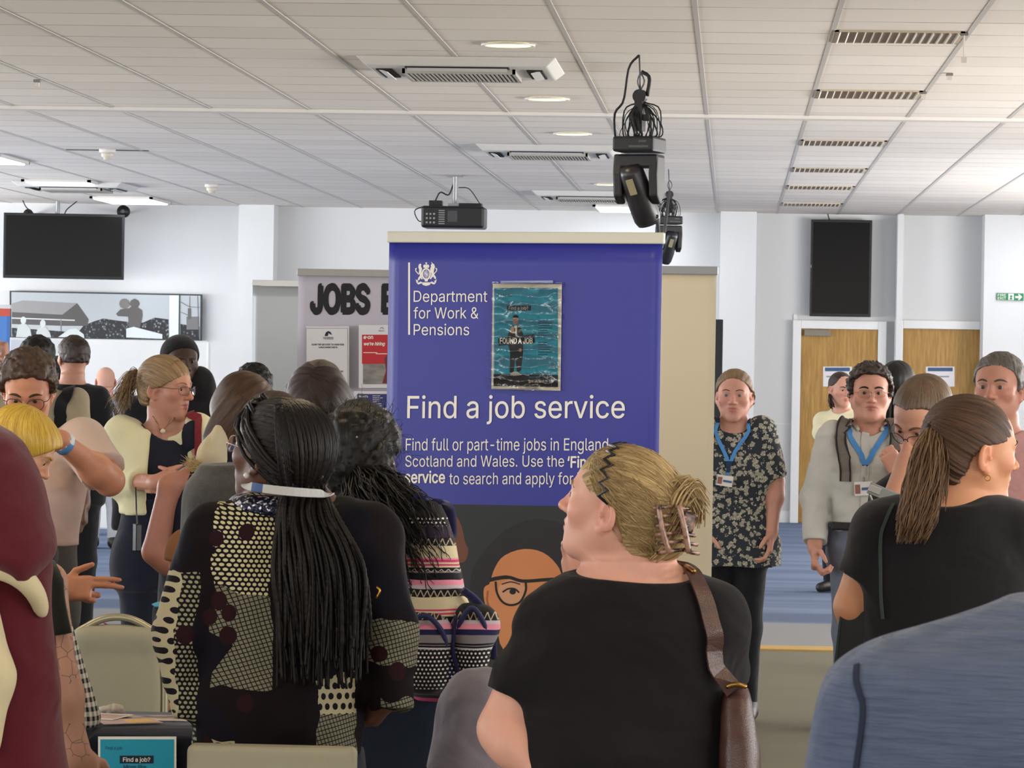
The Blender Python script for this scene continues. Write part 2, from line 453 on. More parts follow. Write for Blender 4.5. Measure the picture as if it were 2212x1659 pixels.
class Locks:
    """many hair strands or braids in one mesh"""
    def __init__(s): s.V = []; s.Q = {}; s.A = []; s.n = 0
    def add(s, pts, r, n=5, flat=.6, u=None, m=None):
        pts = np.asarray(pts, float)
        if m: pts = spline(pts, m)
        r = np.atleast_1d(np.asarray(r, float)); r = np.interp(np.linspace(0, 1, len(pts)), np.linspace(0, 1, len(r)), r) if len(r) > 1 else r
        V, Q, caps = tube_np(pts, r, n, flat); u = random.random() * 5 if u is None else u; w = random.random()
        L = len(pts); v = np.repeat(np.linspace(0, 1, L), n)
        s.A.append(np.stack([np.full(L * n, u) + np.tile(np.arange(n), L) * .01, v, np.full(L * n, w)], 1))
        for q in [Q] + caps: s.Q.setdefault(q.shape[1], []).append(q + s.n)
        s.V.append(V); s.n += len(V)
    def build(s, name, mat, parent):
        return npmesh(name, np.concatenate(s.V), [np.concatenate(q) for q in s.Q.values()], mat, parent, True, {'strand': np.concatenate(s.A)})
class Person:
    def __init__(s, label, px, py, sc, yaw=0, pitch=0, roll=0, hs=1.0, byaw=None, male=False, skin='#c98f76', lip='#9a4a45', bw=1.0, bd=1.0, lean=(0, 0), H=None, nb=None, rows=None, name='person', hz=None):
        s.sc = sc; s.px = px; s.male = male; s.hs = hs; w = P(px, py, sc); s.org = np.array((w[0], w[1], 0.0)); s.hc = np.array((0, 0, w[2]))
        s.R = rotz(rad(yaw)) @ rotx(rad(pitch)) @ roty(rad(roll)); s.by = rad(yaw if byaw is None else byaw); s.bf = rotz(s.by) @ np.array((0, 1, 0)); s.br = rotz(s.by) @ np.array((1, 0, 0))
        s.root = empty(name, s.org, label, 'person')
        s.H = H or (w[2] + .105 * hs); s.skin = skin_mat('skin ' + skin, skin, lip); s.bw = bw; s.bd = bd
        s.nb = s.hc + s.bf * -.03 + np.array((0, 0, -.165 * hs)) if nb is None else np.asarray(nb, float)
        s.zc = .47 * s.H; s.lean = np.array((lean[0], lean[1], 0.0)); s.S = SDF(); s.fine = []; s.parts = {}
        s.rows = []
        for t, a, b, fw in (MALE if male else FEM):
            z = s.nb[2] + (s.zc - s.nb[2]) * t; c = s.nb + s.lean * max(0, t) + s.bf * fw; kk = 1 if t < 0 else min(1, t / .1)
            s.rows.append((z, c[0], c[1], a * (1 + (bw - 1) * kk), b * (1 + (bd - 1) * kk)))
        if rows is not None:                         # measured silhouette: (py, left px, right px, half depth, forward shift)
            s.rows = []; s.by0 = s.by; s.by = 0.0
            for py_, x0, x1, b, dy in rows:
                m = s.L((x0 + x1) / 2, py_); s.rows.append((m[2], m[0], dy, (x1 - x0) / 2 / sc, b))
        s.loftang = s.by
        s.arms = {}; s.legs_done = False
    def L(s, px, py, dy=0.0):
        w = P(px, py, Y=s.org[1] + dy); return w - s.org
    def zy(s, py):
        return float(P(s.px, py, Y=s.org[1])[2])
    def h(s, v): return s.hc + s.R @ (np.asarray(v, float) * s.hs)
    def hinv(s, p): return ((np.asarray(p) - s.hc) @ s.R) / s.hs
    # ---- head
    def head(s, wid=1.0, fat=0.0, jaw=1.0, nose=1.0, long=0.0, step=.004, neck=None, ears=True):
        S, k = s.S, s.hs; R = s.R
        def E(c, r, kk=.02, op='u', RR=None): S.ell(s.h(c), np.array(r) * k, R if RR is None else R @ RR, kk * k, op)
        def K(a, b, r1, r2=None, kk=.02, op='u'): S.cap(s.h(a), s.h(b), r1 * k, (r2 or r1) * k, kk * k, op)
        E((0, -.018, .032), (.0755 * wid, .097, .082)); E((0, .030, .022), (.064 * wid, .062, .074), .03)
        E((0, .036, -.034), (.058 * wid + fat * .4, .057, .062), .03)
        for sx in (-1, 1):
            K((sx * .047 * wid * jaw, -.004, -.046), (sx * .013, .064, -.097 - long), .020 + fat, .017, .03)
            E((sx * .040 * wid, .056, -.020), (.026 + fat * .5, .026, .022 + fat), .02)
        E((0, .070, -.098 - long), (.023 * jaw, .020, .018), .02); E((0, .064, -.062), (.036, .031, .030), .02)
        if fat > .004: E((0, .03, -.095), (.05, .045, .022 + fat), .03)
        s.S.cap(s.h((0, -.024, -.05)), s.nb + np.array((0, 0, -.01)) if neck is None else neck, (.054 if not s.male else .060) * k + fat, (.058 if not s.male else .066) * k + fat, .035)
        for sx in (-1, 1): K((sx * .013, .088, .021), (sx * .042, .076, .022), .009, .008, .016)
        K((0, .089, .012), (0, .1005 + .010 * nose, -.026), .0075, .0105, .012); E((0, .101 + .011 * nose, -.029), (.0115, .011, .0095), .008)
        for sx in (-1, 1):
            E((sx * .0125, .098, -.032), (.0085, .011, .0075), .006)
            E((sx * .031, .104, .003), (.018, .018, .0115), .012, 's')
            E((sx * .031, .0765, .003), (.0145, .0135, .0125), .005)
            E((sx * .031, .094, .0025), (.0130, .012, .0031), .002, 's')
        K((-.022, .087, -.0575), (-.006, .0965, -.0555), .0045, .0055, .006); K((.022, .087, -.0575), (.006, .0965, -.0555), .0045, .0055, .006)
        K((-.017, .0865, -.0685), (0, .0945, -.0695), .005, .0068, .006); K((.017, .0865, -.0685), (0, .0945, -.0695), .005, .0068, .006)
        for sx in (-1, 1): K((sx * .025, .089, -.0628), (0, .1015, -.0625), .0016, .002, .002, 's')
        if ears:
            for sx in (-1, 1):
                RR = rotz(sx * .45) @ rotx(-.2)
                E((sx * (.0745 * wid + .005), -.014, -.010), (.009, .020, .033), .006, 'u', RR); E((sx * (.0745 * wid + .014), -.010, -.006), (.0095, .0115, .021), .003, 's', RR); K((sx * (.0745 * wid + .004), .002, -.012), (sx * (.0745 * wid + .009), -.001, -.014), .005, .003, .004)
                E((sx * (.0725 * wid + .003), -.004, -.040), (.006, .009, .010), .008)
        c = s.hc; e = np.array((.14, .14, .15)) * k; s.fine.append((c - e - np.array((0, 0, .01)), c + e, step)); return s
    def eyes(s, iris='#3a2b20', blink=False):
        wh = plain('eye white', '#9a8f88', .3); im = plain('iris ' + iris, iris, .2)
        for sx in (-1, 1):
            c = s.h((sx * .031, .0782, .0025)); m = MB(); m.lathe([(0, -1), (.5, -.87), (.87, -.5), (1, 0), (.87, .5), (.55, .83), (0.001, 1)], n=14); V = np.concatenate(m.V) * .0122 * s.hs
            o = MB().add(V + c, *m.Q).build('eye', wh, s.root, True)
            d = s.R @ np.array((0, 1, 0)); ic = c + d * .0108 * s.hs; m2 = MB(); m2.lathe([(.0001, .0024), (.0045, .0018), (.0066, .0001), (.0066, -.001)], n=14)
            Rz = s.R @ rotx(-R90); V2 = np.concatenate(m2.V) * s.hs @ Rz.T
            MB().add(V2 + ic, *m2.Q).build('iris', im, o, True)
        return s
    def brows(s, col, thick=1.0):
        hm = plain('brow ' + col, col, .9)
        for sx in (-1, 1):
            pts = np.array([s.h((sx * x, y, z)) for x, y, z in ((.013, .0985, .0225), (.026, .0955, .0275), (.038, .0865, .0265), (.047, .0755, .021))])
            pts = s.S.snap(pts, .0004, 3); MB().tube(spline(pts, 10), np.array([.6, .9, 1, 1.1, 1.1, 1, .9, .8, .6, .3]) * .0036 * thick * s.hs, 6).build('eyebrow', hm, s.root, True)
        return s
    # ---- arms and hands
    def arm(s, side, sh=None, el=None, wr=None, r=(.050, .040, .037, .027), hand=None):
        """side +1 right, -1 left (the person's own)"""
        wide = (.172 if s.male else .152) * (1 + (s.bw - 1) * .8)
        sh = s.nb + s.br * side * wide + np.array((0, 0, -.078)) + s.lean * .1 if sh is None else np.asarray(sh, float)
        el = sh + s.br * side * .055 + s.bf * -.02 + np.array((0, 0, -.172 * s.H)) if el is None else np.asarray(el, float)
        wr = el + s.br * side * .005 + s.bf * .05 + np.array((0, 0, -.148 * s.H)) if wr is None else np.asarray(wr, float)
        s.arms[side] = (sh, el, wr, r); S = s.S
        S.cap(s.nb + s.br * side * .045 + np.array((0, 0, -.028)), sh + np.array((0, 0, .004)), .030, r[0] * .82, .05)
        S.cap(sh, el, r[0], r[1], .03); S.cap(el, wr, r[2] * 1.04, r[3], .015); m = el + (wr - el) * .28
        S.ell(m, (r[2] * 1.12,) * 3, k=.03)
        if hand is not False:
            h = dict(d=wr - el, n=-s.br * side, curl=.55, spread=.06, step=.006); h.update(hand or {}); s.hand(side, wr, **h)
        return s
    def hand(s, side, wr, d, n, curl=.5, spread=.08, step=.006, size=None, thumb=.5, curls=None, dirs=None):
        k = size or (.95 if not s.male else 1.05); d = np.array(d, float); d /= np.linalg.norm(d); n = np.array(n, float); n -= d * n.dot(d); n /= np.linalg.norm(n) + 1e-9
        w = np.cross(d, n) * side; S = s.S; Rh = np.stack([w, n, d], 1)
        S.cap(wr - d * .01, wr + d * .02, .025 * k, .026 * k, .02)
        S.box(wr + d * .058 * k, np.array((.040, .014, .046)) * k, .013 * k, Rh, .018)
        S.ell(wr + d * .035 * k + w * .022 * k + n * .010 * k, np.array((.018, .014, .030)) * k, Rh, .012)
        lens = ((.028, .042, .026, .020), (.010, .047, .030, .021), (-.009, .043, .028, .020), (-.028, .034, .021, .018)); hi = wr.copy()
        for i, (ox, l1, l2, l3) in enumerate(lens):
            cu = curl if curls is None else curls[i]; p = wr + d * (.098 - (.006 if i == 3 else 0)) * k + w * ox * k; dd = d + w * ox * spread * 25; dd /= np.linalg.norm(dd)
            q = p - d * .02 * k; r0 = (.0092, .0095, .009, .008)[i] * k; ang = 0
            for j, l in enumerate((l1, l2, l3)):
                ang += cu * (1.0, 1.15, .7)[j]; v = dd * math.cos(ang) + n * math.sin(ang); e = p + v * l * k
                S.cap(q if j == 0 else p, e, r0 * (1, .94, .86)[j], r0 * (.94, .86, .74)[j], .004 if j else .008); p = e
        b = wr + d * .022 * k + w * .026 * k + n * .006 * k; v = w * .75 + d * .6 + n * thumb; v /= np.linalg.norm(v); m = b + v * .040 * k; v2 = d * .9 + w * .3 + n * thumb * .9; v2 /= np.linalg.norm(v2)
        e1 = m + v2 * .032 * k; e2 = e1 + v2 * .024 * k; S.cap(b, m, .0125 * k, .011 * k, .012); S.cap(m, e1, .0108 * k, .0098 * k, .004); S.cap(e1, e2, .0096 * k, .0078 * k, .003)
        c = wr + d * .09 * k; s.fine.append((c - .125 * k, c + .125 * k, step))
    # ---- trunk and legs of the body itself
    def trunk(s, off=-.008):
        s.S.loft(s.rows, s.loftang, .03, off); return s
    def legs(s, foot=0.0, gap=.085, spread=0.0, hip=None, knees=None, feet=None, r=(.082, .055, .040)):
        hp = (s.nb + s.lean) if hip is None else np.asarray(hip, float); s.leg = []
        for i, sd in enumerate((-1, 1)):
            a = np.array((hp[0], hp[1], s.zc + .02 if hip is None or hp[2] > s.zc - .3 else hp[2])) + s.br * sd * gap
            kn = np.array((hp[0], hp[1], .27 * s.H)) + s.br * sd * (gap + spread * .5) + s.bf * .015 if knees is None else np.asarray(knees[i], float)
            an = np.array((hp[0], hp[1], .085)) + s.br * sd * (gap + spread) - s.bf * .02 if feet is None else np.asarray(feet[i], float)
            s.S.cap(a, kn, r[0] * .9, r[1] * .9, .03); s.S.cap(kn, an, r[1] * .88, r[2] * .85, .02); s.S.cap(an + np.array((0, 0, -.03)), an + s.bf * .13 + np.array((0, 0, -.055)), .036, .028, .03)
            s.leg.append((a, kn, an))
        s.legr = r; return s
    def body(s, base=.013):
        V, Q = surface(s.S, base, s.fine); q = s.hinv(V); T = np.zeros((len(V), 3))
        f = lambda c, r: np.clip(1.25 - np.linalg.norm((q - np.array(c)) / np.array(r), axis=1), 0, .5) * 2
        T[:, 0] = np.clip(np.maximum.reduce([f((0, .094, -.0568), (.021, .016, .0055)), f((0, .092, -.0685), (.018, .016, .0065))]) * 1.2, 0, 1)
        T[:, 1] = .6 * np.maximum.reduce([f((.042, .065, -.022), (.03, .04, .026)), f((-.042, .065, -.022), (.03, .04, .026)), f((0, .11, -.025), (.018, .03, .02)), f((.08, -.01, -.01), (.018, .03, .045)), f((-.08, -.01, -.01), (.018, .03, .045))])
        s.bodyob = npmesh('body', V, Q, s.skin, s.root, True, {'tint': T}); return s
    # ---- clothing
    def cloth(s, name, S, mat, step=.009, fine=(), parent=None):
        V, Q = surface(S, step, fine); o = npmesh(name, V, Q, mat, parent or s.root); s.parts[name] = (o, S); return o
    def top(s, name, mat, zlo, sl=1.0, off=.008, soff=.010, neck=None, nr=(.07, .075, .05), disp=.004, zhi=None, step=.009, cutend=.75, flare=0.0, seed=0, sides=(-1, 1), arms=True, extra=None, f=(9, 9, 5), kk=.04, split=None):
        """a top: trunk from zlo up, sleeves to fraction sl of the arm (1 elbow, 2 wrist), an opening round the neck"""
        S = SDF(); z1 = s.nb[2] + .012 if zhi is None else zhi
        rows = [r for r in s.rows]
        if flare:
            zs = [r[0] for r in s.rows]; zt = s.nb[2] - .35
            rows = [(z, cx, cy, a + flare * max(0, zt - z), b + flare * .7 * max(0, zt - z)) for z, cx, cy, a, b in rows]
        rs = sorted(rows); lowest = rs[0]
        if zlo < lowest[0]: d = (lowest[0] - zlo) * flare; rows.append((zlo, lowest[1], lowest[2], lowest[3] + d, lowest[4] + d * .7))
        S.loft(rows, s.loftang, .03, off, (zlo, z1))
        if arms:
            for sd in sides:
                if sd not in s.arms: continue
                sh, el, wr, r = s.arms[sd]
                S.cap(s.nb + s.br * sd * .055 + np.array((0, 0, -.034)), sh + np.array((0, 0, .004)), .028 + soff, r[0] * .82 + soff, .05)
                if sl <= 1: S.cap(sh, el, r[0] + soff, r[1] + soff * 1.3, kk, cut=sl)
                else:
                    S.cap(sh, el, r[0] + soff, r[1] + soff, kk); S.cap(el, wr, r[2] + soff, r[3] + soff, .02, cut=sl - 1)
        if extra: extra(S)
        nc = s.nb + s.bf * .02 + np.array((0, 0, .03)) if neck is None else np.asarray(neck, float)
        if nr is not None: S.ell(nc, nr, rotz(s.by), .012, 's')
        if disp: S.disp = folds(disp, f, seed)
        return s.cloth(name, S, mat, step)
    def trousers(s, mat, z1=None, off=.012, zankle=.07, name='trousers', disp=.004, step=.012, r=None):
        S = SDF(); z1 = z1 or s.zc + .16 * s.H * .6; rr = r or s.legr
        lo = min(r_[0] for r_ in s.rows); S.loft(s.rows, s.loftang, .03, off, (min(lo, s.zc - .02), z1))
        for a, kn, an in s.leg:
            S.cap(a, kn, rr[0] + off * .5, rr[1] + off, .05); S.cap(kn, an + (an - kn) * .02, rr[1] + off, rr[2] + off, .03, cut=min(1.0, (kn[2] - zankle) / max(1e-3, kn[2] - an[2])))
        if disp: S.disp = folds(disp, (8, 8, 6), 5)
        return s.cloth(name, S, mat, step)
    def shoes(s, mat):
        for a, kn, an in s.leg:
            S = SDF(); S.cap(an + np.array((0, 0, -.035)) - s.bf * .03, an + s.bf * .15 + np.array((0, 0, -.048)), .046, .036, .03); S.cap(an, an + np.array((0, 0, -.03)), .045, .045, .03)
            S.plane((0, 0, -1), -.006); s.cloth('shoe', S, mat, .008)
    # ---- hair
    def hair(s, mat, t=.010, line=None, zlow=-.075, tie=None, part=None, amp=.0015, freq=26, step=.005, extra=None, vol=(1, 1, 1), mode='tie', curl=0, name='hair', nape=True, wid=1.0, rec=0.0):
        S = SDF(); k = s.hs; R = s.R
        line = line or ([-.12, -.06, -.03, 0, .018, .03, .05, .075, .10, .13], [-.055, -.045, -.036, -.026, -.006, .030, .052, .076, .098, .2])
        S.ell(s.h((0, -.018, .032)), np.array(((.0755 * wid + t) * vol[0], (.097 + t) * vol[1], (.082 + t) * vol[2])) * k, R, .02)
        if nape: S.ell(s.h((0, -.052, -.028)), np.array((.060 + t * .7, .056 + t * .7, .070)) * k, R, .03)
        if extra: extra(S, 0)
        zl, yl = np.array(line[0]), np.array(line[1])
        def cut(p):
            q = s.hinv(p); return (np.interp(q[:, 2], zl, yl) - rec * np.minimum(1, np.abs(q[:, 0]) / .05) * (q[:, 2] > .04) - q[:, 1]) * .75 * k
        S.add(cut, (0, 0, 0), 1e3, .006, 's')
        if zlow is not None: S.add(lambda p: (s.hinv(p)[:, 2] - zlow) * k, (0, 0, 0), 1e3, .008, 's')
        if extra: extra(S, 1)
        tie_ = np.array(tie if tie is not None else (0, -.12, 0.0))
        Ax = np.array((0, .10, -.035)) - tie_; Ax = Ax / np.linalg.norm(Ax); Bx = np.cross(Ax, (.02, .1, 1)) if abs(Ax[2]) < .9 else np.cross(Ax, (0, 1, 0)); Bx = Bx / np.linalg.norm(Bx); Cx = np.cross(Bx, Ax)
        def uv(p):
            q = s.hinv(p)
            if mode == 'tie': d = q - tie_; u = np.arctan2(d @ Bx, d @ Cx); v = np.linalg.norm(d, axis=1) * 8
            elif mode == 'part': d = q - np.array((part or 0, -.02, .10)); u = np.arctan2(d[:, 1], np.abs(d[:, 0]) * .8 + .03) * 1.0 + np.sign(d[:, 0]) * 4; v = -q[:, 2] * 8
            else: u = q[:, 0] * 14 + q[:, 1] * 9; v = q[:, 2] * 14
            return u, v
        def disp(p):
            u, v = uv(p); n = vnoise(np.stack([u * freq, v * .8, u * 0], 1), 3); r = amp * n
            if curl: r = r + curl * vnoise(p * 70, 9) + curl * .8 * vnoise(p * 34, 4)
            return r
        S.disp = disp; V, Q = surface(S, step); u, v = uv(V)
        o = npmesh(name, V, Q, mat, s.root, True, {'strand': np.stack([u, v, np.zeros(len(V))], 1)}); s.parts[name] = (o, S); return o
    # ---- worn things
    def glasses(s, col='#202020', rx=.026, rz=.019, th=.0016, lens=True, rnd=2.6, drop=0.0, metal=0, tint='#c8c8c8'):
        m = plain('glasses frame ' + col, col, .3, metal); g = MB(); a = np.linspace(0, 2 * np.pi, 29)
        o = None; lensV = []
        for sx in (-1, 1):
            x = np.sign(np.cos(a)) * np.abs(np.cos(a)) ** (2 / rnd) * rx; z = np.sign(np.sin(a)) * np.abs(np.sin(a)) ** (2 / rnd) * rz
            ring = np.array([s.h((sx * .033 + xx, .112 - abs(sx * .033 + xx) ** 2 * 5.5, .001 + zz - drop)) for xx, zz in zip(x, z)]); g.tube(ring, th * s.hs, 6); lensV.append(ring)
            g.tube(spline([s.h((sx * .058, .094, .008 - drop)), s.h((sx * .073, .08, .008 - drop)), s.h((sx * .079, .03, .006 - drop * .5)), s.h((sx * .078, -.012, .002))], 12), th * s.hs, 6)
        g.tube(spline([s.h((-.009, .112, .006 - drop)), s.h((0, .115, .009 - drop)), s.h((.009, .112, .006 - drop))], 6), th * s.hs, 6)
        o = g.build('glasses', m, s.root, True)
        if lens:
            lm = _mc.get('lens')
            if lm is None:
                M = Mat('spectacle lens', '#ffffff', .03, 0, .5); M.set('Transmission Weight', 1.0); M.set('IOR', 1.05); M.set('Alpha', .25); lm = _mc['lens'] = M.m
            for ring in lensV:
                V = np.vstack([ring[:-1], ring[:-1].mean(0)]); n = len(V) - 1; npmesh('lens', V, np.array([(i, (i + 1) % n, n) for i in range(n)]), lm, o, False)
        return o
    def ribbon(s, name, pts, w, mat, on=None, off=.004, th=.002, n=24, parent=None, nrm=None, snap=True, sm=True):
        """a flat band along pts (local), lying on the part ON"""
        p = spline(pts, n) if sm else np.asarray(pts, float); S = s.parts[on][1] if on else s.S
        if snap: p = S.snap(p, off)
        t = np.gradient(p, axis=0); t /= np.linalg.norm(t, axis=1)[:, None] + 1e-9
        nn = S.grad(p, .012) if nrm is None else np.broadcast_to(np.array(nrm, float), p.shape)
        b = np.cross(t, nn); b /= np.linalg.norm(b, axis=1)[:, None] + 1e-9; nn = np.cross(b, t); ww = np.broadcast_to(np.asarray(w, float), (len(p),))[:, None]
        V = np.stack([p - b * ww / 2 - nn * th / 2, p + b * ww / 2 - nn * th / 2, p + b * ww / 2 + nn * th / 2, p - b * ww / 2 + nn * th / 2], 1).reshape(-1, 3)
        i = np.arange(len(p) - 1)[:, None] * 4; j = np.arange(4)[None]; k = (j + 1) % 4
        Q = np.stack([i + j, i + k, i + 4 + k, i + 4 + j], -1).reshape(-1, 4); m = len(p)
        o = npmesh(name, V, [np.vstack([Q, [[3, 2, 1, 0], [m * 4 - 4, m * 4 - 3, m * 4 - 2, m * 4 - 1]]])], mat, parent or s.root, False); return o
# ------------------------------------------------------------------ the hall
def struct(mb, name, mat, **k): return tag(mb.build(name, mat, **k), kind='structure')
YW = YF
wx = lambda px, Y=YW: float(P(px, 700, Y=Y)[0])
wz = lambda px, py, Y=YW: float(P(px, py, Y=Y)[2])
M = Mat('white wall paint', '#d0d1d1', .85, 0, .2); M.bump(M.noise(180, 3), .001, .15); WALL = M.m
WHITE = plain('white gloss paint', '#dcdddd', .45)
M = Mat('hall carpet', '#7f8fae', 1.0, 0, .03); x, y, z = M.xyz()
nz = M.noise(160, 3); streak = M.noise(1.0, 2, M.vec(x * .35, y * 2.2, 0.0))
blue = M.mix(nz * .5 + streak.sm(.35, .65) * .5, '#5c6a86', '#7b889f')
blue = M.mix(y.sm(21.0, 21.1) * (1.0 - y.sm(22.85, 23.0)), blue, '#85878a'); blue = M.mix(y.sm(22.95, 23.1) * (1.0 - y.sm(23.7, 23.9)), blue, '#5f6a82')
olive = M.mix(nz * .55 + M.noise(2.0, 3) * .45, '#656359', '#7d7b6e')
M.base(M.mix(y.gt(20.85), olive, blue)); M.bump(nz, .003, .4)
struct(MB().box((XL, YB, -.12), (XR, YF + .6, 0)), 'floor', M.m)
struct(MB().box((XL, 20.72, -.02), (XR, 20.98, .012)), 'trim_1', plain('oak threshold', '#a98a4c', .6, var=.1, sc=8), bevel=.004)
# ceiling: white mineral tiles
M = Mat('ceiling tile', '#c9c4bf', .9, 0, .15); x, y, z = M.xyz()
gy = (y * (1 / .585)).fract(); line = (gy.lt(.0105)).max(gy.gt(.9895)); tid = M.vec((x * (1 / .607) + .305).floor(), (y * (1 / .585)).floor(), 0.0)
wn = M.nt.nodes.new('ShaderNodeTexWhiteNoise'); M.nt.links.new(tid.k, wn.inputs['Vector'])
sp = M.noise(120, 4); base_c = M.mix(sp * .55 + N(M.nt, wn.outputs['Value']) * .45, '#d6cdc3', '#ebe4db')
lw = M.noise(1.7, 2, M.vec(x, y * 2.0, 0.0)).sm(.40, .60)
M.base(M.mix(line * (lw * .6 + .4), base_c, '#37332f')); M.bump(sp, .002, .3)
cl = struct(MB().box((XL, YB, CEIL), (XR, YF + .6, CEIL + .15)), 'ceiling', M.m)
g = MB()
k0 = -.185
for k in range(-19, 11):
    X = k0 + .607 * k
    if XL < X < XR: g.box((X - .010, YB, CEIL - .003), (X + .010, YF, CEIL + .01))
tag(g.build('ceiling_grid', plain('ceiling grid bar', '#bcb7b1', .6), cl), kind='structure')
struct(MB().box((XL, 21.93, CEIL - .02), (XR, 22.10, CEIL + .02)), 'trim_2', plain('track white', '#d2cdc7', .6))
# far wall with its pilasters
struct(MB().box((XL - .2, YF, 0), (XR + .2, YF + .3, CEIL)), 'wall_far', WALL)
def pil(n, x0, x1, d): struct(MB().box((wx(x0, YW - d), YF - d, 0), (wx(x1, YW - d), YF + .05, CEIL)), n, WALL)
pil('wall_pilaster_1', 512, 588, .35); pil('wall_pilaster_2', 1553, 1631, .35); pil('wall_pilaster_3', 1936, 1949, .30); pil('wall_pilaster_4', 2124, 2420, .45)
struct(MB().box((XL, YF - .03, 0), (XR, YF + .02, .12)), 'baseboard_far', WHITE)
# side and rear walls (out of frame): left window bays, other openings for added fill
w = MB().box((XL - .2, YB, 0), (XL, YF, .70)).box((XL - .2, YB, 2.80), (XL, YF, CEIL))
for y0, y1 in ((YB, -1.6), (5.6, 8.4), (15.6, 18.4), (25.6, 27.9), (35.1, YF)): w.box((XL - .2, y0, .7), (XL, y1, 2.8))
struct(w, 'wall_left', WALL)
struct(MB().box((XR, YB, 0), (XR + .2, YF, .7)).box((XR, YB, 2.8), (XR + .2, YF, CEIL)).box((XR, YB, .7), (XR + .2, 0, 2.8)).box((XR, 12, .7), (XR + .2, 15.5, 2.8)).box((XR, 22.5, .7), (XR + .2, 25.5, 2.8)).box((XR, 32.5, .7), (XR + .2, YF, 2.8)), 'wall_right', WALL)
struct(MB().box((XL, YB - .2, 0), (XR, YB, .7)).box((XL, YB - .2, 2.8), (XR, YB, CEIL)).box((XL, YB - .2, .7), (-11, YB, 2.8)).box((3, YB - .2, .7), (XR, YB, 2.8)), 'wall_rear', WALL)
for i, (y0, y1) in enumerate(((-1.6, 5.6), (8.4, 15.6), (18.4, 25.6), (27.9, 35.1))):
    fr = MB()
    for yy in np.linspace(y0, y1, 5): fr.box((XL - .12, yy - .03, .7), (XL - .06, yy + .03, 2.8))
    fr.box((XL - .12, y0, .7), (XL - .06, y1, .76)).box((XL - .12, y0, 2.74), (XL - .06, y1, 2.8)); struct(fr, 'window_%d' % (i + 1), WHITE)

# ------------------------------------------------------------------ doors
M = Mat('oak veneer', '#b98a3f', .45); x, y, z = M.xyz()
gr = M.noise(3.0, 4, M.vec(x * 18.0, y, z * 1.3), .6); M.base(M.mix(gr.sm(.3, .7), '#94703a', '#b08a4c')); OAK = M.m
def door(n, x0, x1, ytop, frame, dep=.0):
    Y = YF - .06 - dep; X0, X1 = wx(x0, Y), wx(x1, Y); zt = wz((x0 + x1) / 2, ytop, Y)
    o = MB().box((X0, Y, .01), (X1, Y + .05, zt)).build('door_%d' % n, OAK, bevel=.003); tag(o, kind='structure')
    m = MB(); fw = .085
    m.box((X0 - fw, Y - .035, 0), (X0, Y + .08, zt + fw)).box((X1, Y - .035, 0), (X1 + fw, Y + .08, zt + fw)).box((X0, Y - .035, zt), (X1, Y + .08, zt + fw))
    tag(m.build('door_frame', WHITE, o, bevel=.006), kind='structure'); h = MB().tube([(X1 - .06, Y - .05, 1.0), (X1 - .18, Y - .05, 1.0)], .01).box((X1 - .075, Y - .05, .93), (X1 - .045, Y, 1.07)); h.build('door_handle', plain('brushed steel', '#9a9a98', .35, 1), o)
    return o, X0, X1, Y, zt
d1, dx0, dx1, dy, dz = door(1, 1731, 1897, 711, 1)
c = MB().box((dx0 + .03, dy - .06, dz - .075), (dx0 + .30, dy, dz - .01)); c.build('door_closer', plain('closer grey', '#7d7566', .5), d1, bevel=.006)
d2, ex0, ex1, ey, ez = door(2, 1951, 2117, 711, 1)
pan = MB().box((wx(1714), YF - .02, .12), (wx(1722), YF, 2.12)).box((wx(1640), YF - .008, 1.0), (wx(1718), YF, 1.008)); tag(pan.build('trim_3', WHITE), kind='structure')

# ------------------------------------------------------------------ ceiling fittings
STEEL = plain('galvanised steel', '#8f9092', .4, .8); BLACK = plain('black plastic', '#141416', .45); DARK = plain('dark slot', '#1d1a18', .8)
DWHITE = plain('appliance white', '#cfccc6', .5)
def place(px, py, dz=0):       # where the sight line meets the ceiling
    h = CEIL - dz - CAMZ; q = P(px, py, Y=10.0); k = h / (q[2] - CAMZ); return np.array((q[0] * k, 10.0 * k, CEIL - dz))
PANELM = Mat('panel diffuser', '#ffffff', .5); PANELM.emit('#eef4ff', 9.0)
def light_panel(x, y, label, sx=.62, sy=1.2):
    t = empty('ceiling_light_panel', (x, y, CEIL), label, 'ceiling light', 'white light panels in the ceiling'); f = MB()
    for a, b in (((-sx / 2, -sy / 2), (-sx / 2 + .03, sy / 2)), ((sx / 2 - .03, -sy / 2), (sx / 2, sy / 2)), ((-sx / 2, -sy / 2), (sx / 2, -sy / 2 + .03)), ((-sx / 2, sy / 2 - .03), (sx / 2, sy / 2))):
        f.box((a[0], a[1], -.022), (b[0], b[1], 0))
    f.build('frame', DWHITE, t); MB().box((-sx / 2 + .03, -sy / 2 + .03, -.03), (sx / 2 - .03, sy / 2 - .03, -.008)).build('diffuser', PANELM.m, t, bevel=.01); return t
light_panel(-6.0, 32.2, 'lit white ceiling panel above the wide screen, nearer of the two beside the smoke detectors')
light_panel(-6.0, 35.6, 'lit white ceiling panel close to the far wall above the football picture')
light_panel(-1.09, 35.9, 'lit white ceiling panel close to the far wall behind the big hanging spotlight')
light_panel(-5.95, 28.0, 'lit white ceiling panel cut by the left edge of the photo')
light_panel(3.16, 35.3, 'lit white ceiling panel cut by the right edge above the exit sign')
LENS = Mat('warm downlight lens', '#fff6d8', .4); LENS.emit('#ffe27a', 3.2)
